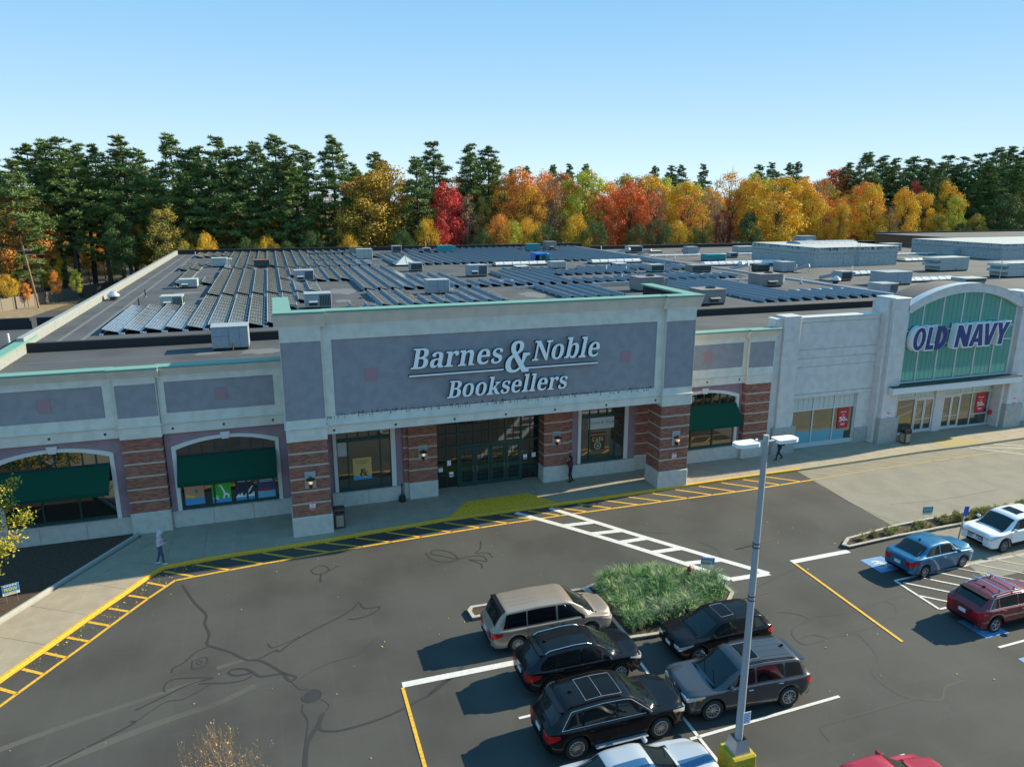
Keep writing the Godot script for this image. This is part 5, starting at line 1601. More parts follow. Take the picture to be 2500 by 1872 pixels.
func build_roof_things() -> void:
	var A := 8.6
	var B := 8.3
	hvac("large grey rooftop unit with rusty stains on the front roof strip", -3.7, -1.62, -45.45, 1.5, 1.41, B, "hvac_grey", "d")
	hvac("pale rooftop unit with side box, behind the bluish solar rows", -8.7, -7.05, -63.7, 1.4, .88, A, "hvac_pale", "hc")
	hvac("pale rooftop unit with rusty foot between short solar rows", -8.7, -7.05, -77.3, 1.4, .86, A, "hvac_pale", "h")
	hvac("plain pale rooftop unit near the rear left roof corner", -7.3, -5.4, -101, 1.7, 1.16, A, "hvac_pale", "s")
	hvac("dark rooftop unit with rusty orange top near the rear solar rows", -2.1, -.2, -98.4, 1.6, 1.0, A, "coil", "r")
	hvac("grey rooftop unit with coil and small hood amid solar rows", 2.2, 4.2, -80, 1.6, 1.19, A, "hvac_grey", "hc")
	hvac("grey rooftop unit with coil, close behind the sign wall left end", 2.3, 4.35, -59.2, 1.6, 1.2, A, "hvac_grey", "hc")
	hvac("plain blue-grey rooftop unit behind the middle of the sign wall", 13.4, 15.5, -65.3, 1.5, 1.31, A, "hvac_grey", "d")
	hvac("small dark rooftop unit in front of the pyramid skylight", 16.0, 17.5, -87.7, 1.5, 1.05, A, "hvac_grey", "w")
	hvac("tall pale rooftop unit with black triangle by the rear parapet", 12.0, 14.2, -108.4, 1.6, 1.5, A, "hvac_pale", "d")
	hvac("brown rooftop unit half hidden behind a tall pale one", 12.0, 14.0, -118.5, 1.6, 1.17, A, "hvac_taupe", "r")
	hvac("small dark grey rooftop unit against the rear parapet", 19.2, 20.7, -121.3, 1.4, 1.1, A, "hvac_grey", "w")
	hvac("small blue-grey rooftop unit with a thin mast behind it", 23.9, 25.1, -118.8, 1.2, .83, A, "hvac_grey", "w")
	hvac("turquoise rooftop unit near the rear parapet left of the long skylight", 26.4, 28.8, -118.5, 1.6, 1.18, A, "hvac_teal", "s")
	hvac("turquoise rooftop unit beside a tall grey one near the rear parapet", 41.8, 44.1, -118.1, 1.6, 1.22, A, "hvac_teal", "d")
	hvac("tall grey rooftop unit beside a turquoise one", 45.2, 47.1, -118.3, 1.6, 1.55, A, "hvac_taupe", "m")
	hvac("grey rooftop unit with coil and hood between solar fields", 21.1, 23.3, -79.5, 1.6, 1.3, A, "hvac_grey", "hc")
	hvac("low pale rooftop unit in front of the blue tarpaulin", 33.6, 35.6, -85.8, 1.5, .91, A, "hvac_pale", "d")
	hvac("taupe rooftop unit with fan, peeping over the sign wall right corner", 32.9, 35.6, -61.3, 2.0, 1.34, A, "hvac_taupe", "fs")
	hvac("taupe rooftop unit with fan and hood beside the sign wall right corner", 33.4, 35.8, -51.5, 1.9, 1.28, A, "hvac_taupe", "fm")
	hvac("taupe rooftop unit with fan and hood at the end of solar field", 46.1, 48.9, -60.9, 1.9, 1.3, A, "hvac_taupe", "fm")
	hvac("low blue-grey rooftop unit among solar rows before the second long skylight", 43.3, 45.1, -77.8, 1.5, .94, A, "hvac_grey", "w")
	hvac("dark twin rooftop unit at the edge of solar field", 47.8, 50.5, -76, 1.6, .91, A, "hvac_taupe", "w")
	hvac("wide turquoise rooftop unit before the white pipe run", 61.4, 64.6, -93.7, 1.8, .97, B, "hvac_teal", "d")
	hvac("small dark rooftop unit beside the white pipe run", 68.6, 70.0, -98.3, 1.2, .79, B, "hvac_grey", "w")
	hvac("wide pale twin rooftop unit left of the big penthouse", 76.0, 79.4, -106.6, 2.0, 1.15, B, "hvac_pale", "d")
	hvac("blue-grey rooftop unit on the pale roof before the rear parapet", 66.1, 68.0, -106.7, 1.6, 1.26, B, "hvac_grey", "s")
	hvac("blue-grey twin rooftop unit at the corner where the parapet steps", 58.0, 60.6, -112.2, 1.6, 1.22, B, "hvac_grey", "w")
	hvac("small dark rooftop unit next to a sloping duct", 58.2, 59.9, -77.3, 1.5, .91, B, "coil", "w")
	hvac("square grey rooftop unit at the foot of the big penthouse", 60.5, 62.4, -75.7, 1.8, 1.3, B, "hvac_grey", "d")
	hvac("big grey-green rooftop unit with rounded hoods right of the penthouse", 80.6, 85.3, -70.7, 2.4, 1.75, B, "hvac_pale", "od")
	hvac("big grey-green rooftop unit with rounded hoods behind the arch", 81.7, 87, -62.5, 2.4, 1.68, B, "hvac_pale", "od")
	hvac("long blue-grey rooftop unit in front of the big penthouse", 61.5, 65.1, -60.4, 2.2, 1.4, B, "hvac_grey", "d")
	hvac("low blue-grey rooftop unit left of the green glass arch", 55.5, 57.6, -54.9, 1.7, .98, B, "hvac_grey", "c")
	hvac("dark rooftop unit with sloping side hood before the penthouse", 60.4, 61.9, -65.5, 1.4, 1.06, B, "hvac_grey", "ws")
	hvac("grey-green rooftop unit behind the big hooded one", 105.1, 108.4, -90.2, 2.2, 1.2, B, "hvac_pale", "s")
	hvac("dark rooftop unit cluster near the brown wall", 117, 121, -102.8, 2, .88, B, "hvac_grey", "w")
	hvac("low grey-green rooftop unit just behind the arch crown", 71, 74.1, -59, 1.8, .6, B, "hvac_pale", "w")
	hvac("grey-green rooftop unit behind the right end of the penthouse", 105.3, 108.7, -104, 2, 1.3, B, "hvac_pale", "d")
	hvac("dark blue rooftop unit standing behind the penthouse roof", 98, 101.5, -118, 2, 1.5, B + .6, "hvac_grey", "m")
	# unit under a tarpaulin
	var s := thing("tarped_unit", "turquoise rooftop unit half covered by a bright blue tarpaulin", "air conditioner", Vector3(37, A, -99))
	part(s, "cabinet", cb(Vector3(-.4, .1, -.8), Vector3(1.25, 1.0, .8), .03).mesh(), M.hvac_teal)
	var fb := MB.new(); fb.lathe(Vector3(.2, .5, .8), Vector3(0, 0, 1), [[.34, 0], [.34, .05], [.28, .05], [.1, .02], [0, .02]], 18)
	part(s, "fan_ring", fb.mesh(), M.coil)
	var tb := MB.new()
	for k in 26:
		var a := TAU * k / 26
		var c := TAU * (k + 1) / 26
		var f := func(t: float, up: bool) -> Vector3:
			var q := 1.0 + .06 * sin(t * 7) + .04 * sin(t * 13)
			return Vector3(-.15 + (1.18 if not up else 1.1) * q * signf(cos(t)) * absf(cos(t)) ** .4, .12 + .1 * sin(t * 5) if not up else 1.12 + .05 * sin(t * 3), .95 * q * signf(sin(t)) * absf(sin(t)) ** .4)
		var pa: Vector3 = f.call(a, false); var pc: Vector3 = f.call(c, false); var ua: Vector3 = f.call(a, true); var uc: Vector3 = f.call(c, true)
		if sin((a + c) / 2) > .2 and cos((a + c) / 2) > -.55: pa.y = .9; pc.y = .9
		tb.quad(pa, ua, uc, pc)
		tb.tri(ua, Vector3(-.15, 1.2, 0), uc)
	part(s, "tarpaulin", tb.mesh(), M.tarp)
	# skylights
	barrel_light("long ribbed barrel skylight left of the turquoise unit", 28.0, 35.1, -92.2, A, 1.5, .55)
	barrel_light("long ribbed barrel skylight right of the blue tarpaulin", 41.7, 49.1, -91.9, A, 1.5, .58)
	barrel_light("dark ribbed barrel skylight running to the big penthouse", 56.4, 69.0, -87.2, B, 1.6, .6)
	barrel_light("short barrel skylight in front of the big penthouse", 64, 69.5, -70.5, B, 1.4, .55)
	barrel_light("barrel skylight beside the long blue-grey unit", 66.2, 73, -62.6, B, 1.4, .55)
	barrel_light("flat ribbed skylight right of the big penthouse", 89.1, 94.2, -85.0, B, 1.6, .5)
	flat_light("small white flat skylight before the long barrel skylight", 29.4, 31.2, -88.2, A)
	flat_light("small white flat skylight before the second barrel skylight", 43.4, 45.2, -88.4, A)
	flat_light("small flat skylight on the pale roof by the rear parapet", 62.5, 64.5, -113, B)
	s = thing("pyramid_skylight", "glazed pyramid skylight rising from the solar field", "skylight", Vector3(17.0, A, -97))
	part(s, "kerb", bx(Vector3(-1.65, 0, -1.6), Vector3(1.65, .22, 1.6)).mesh(), M.membrane_black)
	var apex := Vector3(0, 1.35, 0)
	var cs := [Vector3(-1.55, .22, 1.5), Vector3(1.55, .22, 1.5), Vector3(1.55, .22, -1.5), Vector3(-1.55, .22, -1.5)]
	for k in 4:
		var b := MB.new(); b.tri(cs[k], cs[(k + 1) % 4], apex)
		part(s, "glass_slope", b.mesh(), M.frosted)
		b = MB.new(); b.tube(cs[k], apex, .05, .05, 6); b.tube((cs[k] + cs[(k + 1) % 4]) / 2, apex, .03, .03, 6)
		part(s, "rafter", b.mesh(), M.bin_tan)
	# penthouses
	for q in [["roof_penthouse", "big weathered pale penthouse with ladder on the flat roof", 69.6, 84.0, -94.5, -80.8, 10.95], ["roof_penthouse", "pale streaked penthouse partly cut by the arch side", 106.5, 135.0, -100.0, -83.0, 10.7]]:
		s = thing(q[0], q[1], "penthouse", Vector3((q[2] + q[3]) / 2, B, (q[4] + q[5]) / 2), "roof penthouses")
		var hx: float = (q[3] - q[2]) / 2
		var hz: float = (q[5] - q[4]) / 2
		var h: float = q[6] - B
		part(s, "walls", bx(Vector3(-hx + .1, 0, -hz + .1), Vector3(hx - .1, h - .85, hz - .1)).mesh(), M.penthouse)
		part(s, "fascia", cb(Vector3(-hx, h - .85, -hz), Vector3(hx, h, hz), .04).mesh(), M.penthouse)
		for x in [-hx + .1, -hx * .3, hx * .3, hx - .3]: part(s, "corner_strip", bx(Vector3(x, 0, hz - .1), Vector3(x + .2, h - .85, hz - .06)).mesh(), M.penthouse)
		for zz in [-hz + .1, 0.0, hz - .3]: part(s, "corner_strip", bx(Vector3(-hx + .06, 0, zz), Vector3(-hx + .1, h - .85, zz + .2)).mesh(), M.penthouse)
		var gr := MB.new()
		for k in 260:
			var dl := rng.randf_range(.08, .6) * rng.randf_range(.3, 1)
			if k % 3:
				var x := rng.randf_range(-hx, hx)
				gr.box(Vector3(x, h - .06 - dl, hz + .001), Vector3(x + rng.randf_range(.03, .14), h - .06, hz + .006))
			else:
				var zz := rng.randf_range(-hz, hz)
				gr.box(Vector3(-hx - .006, h - .06 - dl, zz), Vector3(-hx - .001, h - .06, zz + rng.randf_range(.03, .14)))
		stuff(part(s, "weather_stains", gr.mesh(), M.grime))
		if q[2] < 80:
			var b := MB.new()
			for x in [-.22, .22]: b.tube(Vector3(x, .1, hz + .12), Vector3(x, h + .5, hz + .12), .025, .025, 6)
			for k in 9: b.tube(Vector3(-.22, .3 + k * .3, hz + .12), Vector3(.22, .3 + k * .3, hz + .12), .018, .018, 5)
			part(s, "ladder", b.mesh(), M.coping, Vector3(hx * .0, 0, 0))
			var sk := MB.new()
			for k in 9:
				var pl := PackedVector2Array()
				for j in 9: pl.append(Vector2(cos(PI * j / 8) * 1.6, sin(PI * j / 8) * .35))
				sk.prism(pl, func(p: Vector2, d: float) -> Vector3: return Vector3(d, h + .02 + p.y, -p.x - 2), -hx * .5 + k * 1.15, -hx * .5 + k * 1.15 + 1.1)
			stuff(part(s, "skylight_ribs", sk.mesh(), M.hvac_grey))
	# pipes, ducts and trays lying on the roof
	for q in [[Vector3(22.4, A, -73), Vector3(24.2, A, -72.9)], [Vector3(22.5, A, -66.9), Vector3(24.4, A, -67.1)], [Vector3(30.7, A, -66.5), Vector3(35, A, -67)], [Vector3(44.8, A, -72.6), Vector3(49.6, A, -72.6)], [Vector3(46.1, A, -66.6), Vector3(50.5, A, -66.8)], [Vector3(46.3, A, -56.3), Vector3(52.5, A, -56.3)], [Vector3(11, A, -105), Vector3(15, A, -105)]]:
		var b := MB.new(); b.cbox(q[0] + Vector3(0, .12, -.14), q[1] + Vector3(0, .30, .14), .02)
		for k in 4: b.box(q[0].lerp(q[1], (k + .5) / 4) + Vector3(-.06, 0, -.16), q[0].lerp(q[1], (k + .5) / 4) + Vector3(.06, .12, .16))
		solo("cable_tray", "white covered cable tray lying between solar fields", "cable tray", b, M.galvanised, "cable trays")
	for q in [[Vector3(57.5, B + .2, -104), Vector3(81, B + .2, -103.6)], [Vector3(88, B + .2, -96), Vector3(112, B + .2, -95)]]:
		var b := MB.new(); b.tube(q[0], q[1], .13, .13, 8)
		for k in 12: b.box(q[0].lerp(q[1], (k + .5) / 12) + Vector3(-.1, -.2, -.2), q[0].lerp(q[1], (k + .5) / 12) + Vector3(.1, -.1, .2))
		solo("roof_pipe", "long white pipe on low blocks across the pale roof", "pipe", b, M.letter_white, "long roof pipes")
	for q in [[56.2, -80.5, 57.8, -78.6], [59.5, -68, 61, -66], [58.2, -109.2, 59.6, -107.2], [56.2, -113, 57.6, -111], [62.6, -76.8, 64, -75]]:
		var b := MB.new()
		var t := Transform3D(Basis(), Vector3((q[0] + q[2]) / 2, B + .55, (q[1] + q[3]) / 2)).looking_at(Vector3(q[2], B + .9, q[3]))
		b.obox(t, Vector3(.55, .4, 2.4))
		b.tube(Vector3(q[2], B, q[3]), Vector3(q[2], B + .6, q[3]), .03, .03, 5)
		solo("sloping_duct", "blue-grey sloping sheet metal duct on the pale roof", "duct", b, M.hvac_grey, "sloping ducts")
	vent_pipe("black vent pipe standing on the open left roof", Vector3(-10.4, A, -64.6), .75, .05, M.dark)
	vent_pipe("second black vent pipe on the open left roof", Vector3(-10.9, A, -71.5), .7, .05, M.dark)
	vent_pipe("short black vent pipe beside a pale rooftop unit", Vector3(-9.2, A, -79.0), .5, .05, M.dark)
	vent_pipe("white vent pipe on the annex roof", Vector3(-16.1, 8.1, -52.5), .75, .07, M.letter_white)
	vent_pipe("grey vent pipe at the rear left roof corner", Vector3(-10.9, A, -121), .8, .09, M.coping)
	for q in [[38.9, -81, .8], [41.2, -80.2, .7], [36.5, -72, .6], [51.5, -64, .8], [52.5, -62.5, .7], [50.6, -63, .6], [58.5, -98, .9], [67.2, -109, .8], [56.5, -120, .9], [71.5, -112, .7], [64.2, -77.6, .8], [63.0, -78.2, .8], [66, -70, 1.2]]:
		vent_pipe("thin white vent pipe on the flat roof", Vector3(q[0], A if q[0] < 54 else B, q[1]), q[2], .07, M.letter_white)
	for q in [[-13.2, A, -70.2, "shiny round roof fan by the left parapet"], [60.6, B, -84.4, "white mushroom fan beside the dark barrel skylight"], [58.5, B, -64.2, "small white domed vent on the pale roof"], [69.5, B, -113.5, "white mushroom fan near the rear parapet"], [96, B, -100, "white mushroom fan right of the penthouse"]]:
		s = thing("roof_fan", q[3], "fan", Vector3(q[0], q[1], q[2]))
		var b := MB.new(); b.lathe(Vector3.ZERO, Vector3.UP, [[.3, 0], [.3, .28]], 14)
		part(s, "curb", b.mesh(), M.membrane_black)
		b = MB.new(); b.lathe(Vector3.ZERO, Vector3.UP, [[.3, .28], [.48, .3], [.52, .4], [.42, .56], [.3, .62], [.28, .7], [.15, .78], [0, .8]], 18)
		part(s, "cowl", b.mesh(), M.galvanised)
	for q in [[-2.2, -46.1], [7.3, -64.8], [8.0, -70], [-5.6, -66.6], [42, -43.5]]:
		var b := MB.new(); b.lathe(Vector3(q[0], 8.3 if q[1] > -48 else A, q[1]), Vector3.UP, [[.34, .004], [.3, .02], [.16, .012], [.16, .08], [0, .1]], 16)
		solo("roof_drain", "low dark roof drain set in the roof covering", "drain", b, M.membrane_black, "roof drains")
	var b := MB.new(); b.tube(Vector3(24.5, A, -119.9), Vector3(24.5, A + 1.9, -119.9), .03, .02, 6)
	solo("roof_mast", "thin white mast behind a small rooftop unit", "mast", b, M.letter_white)
	b = MB.new(); b.tube(Vector3(78.8, B, -61.2), Vector3(78.8, B + 2.6, -61.2), .04, .03, 6); b.tube(Vector3(78.4, B, -60.9), Vector3(78.8, B + 1.5, -61.2), .02, .02, 5)
	solo("roof_mast", "grey mast with stay on the roof behind the arch", "mast", b, M.grey_metal)
	# the next building to the right
	s = thing("brown_building", "low building with brown side wall beyond the pale roof", "building", Vector3(170, 0, -110))
	wpart(s, "walls", bx(Vector3(120.5, 0, -122.5), Vector3(260, 10.4, -98)), M.brown_wall)
	wpart(s, "roof", bx(Vector3(120.6, 10.4, -122.4), Vector3(260, 10.45, -98.1)), M.roof)
	wpart(s, "coping", bx(Vector3(120.3, 10.42, -122.7), Vector3(260, 10.72, -122.3)), M.membrane_black)
	wpart(s, "coping", bx(Vector3(120.3, 10.4, -122.3), Vector3(120.65, 10.52, -98)), M.coping)
	for q in [[150, 175, -106, 1.2], [190, 225, -112, 3.0]]: wpart(s, "rooftop_box", cb(Vector3(q[0], 10.45, q[2] - 4), Vector3(q[1], 10.45 + q[3], q[2]), .05), M.hvac_pale)


func leaf_quad(b: MB, p: Vector3, out: Vector3, s: float) -> void:   # a small bent leaf spray facing roughly outwards
	var nn := (out + Vector3(rng.randf_range(-1, 1), rng.randf_range(-.6, 1.2), rng.randf_range(-1, 1)) * .9).normalized()
	var a := nn.cross(Vector3(rng.randf_range(-1, 1), rng.randf_range(-1, 1), rng.randf_range(-1, 1))).normalized()
	var c := nn.cross(a)
	var l := s * rng.randf_range(.7, 1.3)
	var w := s * rng.randf_range(.45, .8)
	b.quad(p - a * l - c * w * .3, p - a * l * .1 - c * w, p + a * l + c * w * .2, p + a * l * .1 + c * w)


func tinted(b: MB, v: float, hue: float) -> void:
	var k := rng.randf_range(1 - v, 1 + v)
	var h := rng.randf_range(-hue, hue)
	b.col = Color(k * (1 + h * .4), k * (1 - h), k)


func limb(b: MB, p: Vector3, q: Vector3, r0: float, r1: float, seg := 6) -> void:
	var m := (p + q) / 2 + Vector3(rng.randf_range(-1, 1), rng.randf_range(-.3, .3), rng.randf_range(-1, 1)) * p.distance_to(q) * .05
	b.tube(p, m, r0, (r0 + r1) / 2, seg, false)
	b.tube(m, q, (r0 + r1) / 2, r1, seg, false)


func broadleaf(seed_: int, h: float, rx: float, density: float, open: bool) -> Array:   # [wood mesh, leaf mesh]
	rng.seed = seed_
	var wood := MB.new()
	var lv := MB.new()
	lv.tinted = true
	var fork := h * rng.randf_range(.28, .4)
	limb(wood, Vector3.ZERO, Vector3(rng.randf_range(-.3, .3), fork, rng.randf_range(-.3, .3)), .30, .22, 8)
	limb(wood, Vector3(0, fork, 0), Vector3(rng.randf_range(-.8, .8), h * .93, rng.randf_range(-.8, .8)), .2, .03)
	var lobes := []
	var n := 22
	for k in n:
		var t := (k + .5) / n
		var y := lerpf(h * .36, h * .95, t)
		var prof := sin(PI * clampf((t + .12) / 1.15, 0, 1)) ** .7
		var a := k * 2.4 + rng.randf_range(-.5, .5)
		var rr := rx * prof * rng.randf_range(.45, .82)
		var ctr := Vector3(cos(a) * rr, y + rng.randf_range(-.6, .6), sin(a) * rr)
		lobes.append([ctr, rx * rng.randf_range(.30, .44) * (1.0 - .35 * t)])
		limb(wood, Vector3(0, lerpf(fork, y, .45), 0), ctr, .10, .02, 5)
		if open:
			for j in 7:
				var d := Vector3(rng.randf_range(-1, 1), rng.randf_range(-.1, 1.2), rng.randf_range(-1, 1)).normalized() * rx * rng.randf_range(.25, .5)
				wood.tube(ctr, ctr + d, .03, .008, 4, false)
	for q in lobes:
		tinted(lv, .14, .12)
		var base := lv.col
		for k in int(430 * density):
			var d := Vector3(rng.randfn(), rng.randfn(), rng.randfn()).normalized()
			var p: Vector3 = q[0] + d * q[1] * rng.randf_range(.45, 1.0 + .28 * rng.randf()) * Vector3(1, .8, 1)
			tinted(lv, .22, .14)
			lv.col = lv.col * base
			leaf_quad(lv, p, d, .17 if not open else .13)
	return [wood.mesh(), lv.mesh()]


func pine(seed_: int, h: float) -> Array:
	rng.seed = seed_
	var wood := MB.new()
	var lv := MB.new()
	lv.tinted = true
	wood.tube(Vector3.ZERO, Vector3(rng.randf_range(-.4, .4), h * .5, 0), .38, .24, 8, false)
	wood.tube(Vector3(0, h * .5, 0), Vector3(0, h * .99, 0), .24, .03, 6, false)
	var y := h * rng.randf_range(.2, .32)
	var fat := rng.randf_range(.85, 1.2)
	while y < h * .975:
		var t := y / h
		var reach := lerpf(5.2, .35, clampf((t - .46) / .54, 0, 1)) * fat * rng.randf_range(.7, 1.12)
		if t < .48: reach = lerpf(3.2, 5.4, clampf((t - .2) / .28, 0, 1)) * fat * rng.randf_range(.5, 1.05)
		var n := rng.randi_range(4, 6)
		var a0 := rng.randf() * TAU
		for k in n:
			if rng.randf() < (.3 if t < .45 else .08): continue
			var a := a0 + TAU * k / n + rng.randf_range(-.3, .3)
			var rl := reach * rng.randf_range(.6, 1.15)
			var tip := Vector3(cos(a) * rl, y + rl * (rng.randf_range(-.08, .3) + maxf(0, t - .6) * 1.1), sin(a) * rl)
			wood.tube(Vector3(0, y, 0), tip, .06, .015, 4, false)
			var puffs := 1 + int(rl * .85)
			for j in puffs:
				var f := 1.0 - .62 * j / maxf(1, puffs) + rng.randf_range(-.06, .06)
				var c := Vector3(0, y, 0).lerp(tip, f) + Vector3(rng.randf_range(-1, 1) * .4, rng.randf_range(-.35, .4), rng.randf_range(-1, 1) * .4)
				var R := rng.randf_range(.5, .95) * (1.0 if t < .8 else lerpf(1.0, .4, (t - .8) / .2))
				tinted(lv, .2, .12)
				var base := lv.col
				for m in 56:
					var d := Vector3(rng.randfn(), rng.randfn() * .55 + .25, rng.randfn()).normalized()
					tinted(lv, .22, .1)
					lv.col = lv.col * base
					var p := c + d * R * rng.randf_range(.35, 1.0) * Vector3(1.05, .75, 1.05)
					var e := d.cross(Vector3(rng.randf() - .5, rng.randf() - .5, rng.randf() - .5)).normalized()
					lv.tri(p - d * .18 - e * .085, p - d * .18 + e * .085, p + d * .32 + Vector3(0, .07, 0))
		y += lerpf(1.2, .6, t) * rng.randf_range(.7, 1.25)
	return [wood.mesh(), lv.mesh()]


func leaf_mat(key: String, c: Color, through := .35) -> StandardMaterial3D:
	var m := mat(key, c, .75, 0, .3)
	m.vertex_color_use_as_albedo = true
	m.backlight_enabled = true
	m.backlight = Color(through, through, through)
	m.cull_mode = BaseMaterial3D.CULL_DISABLED
	return m


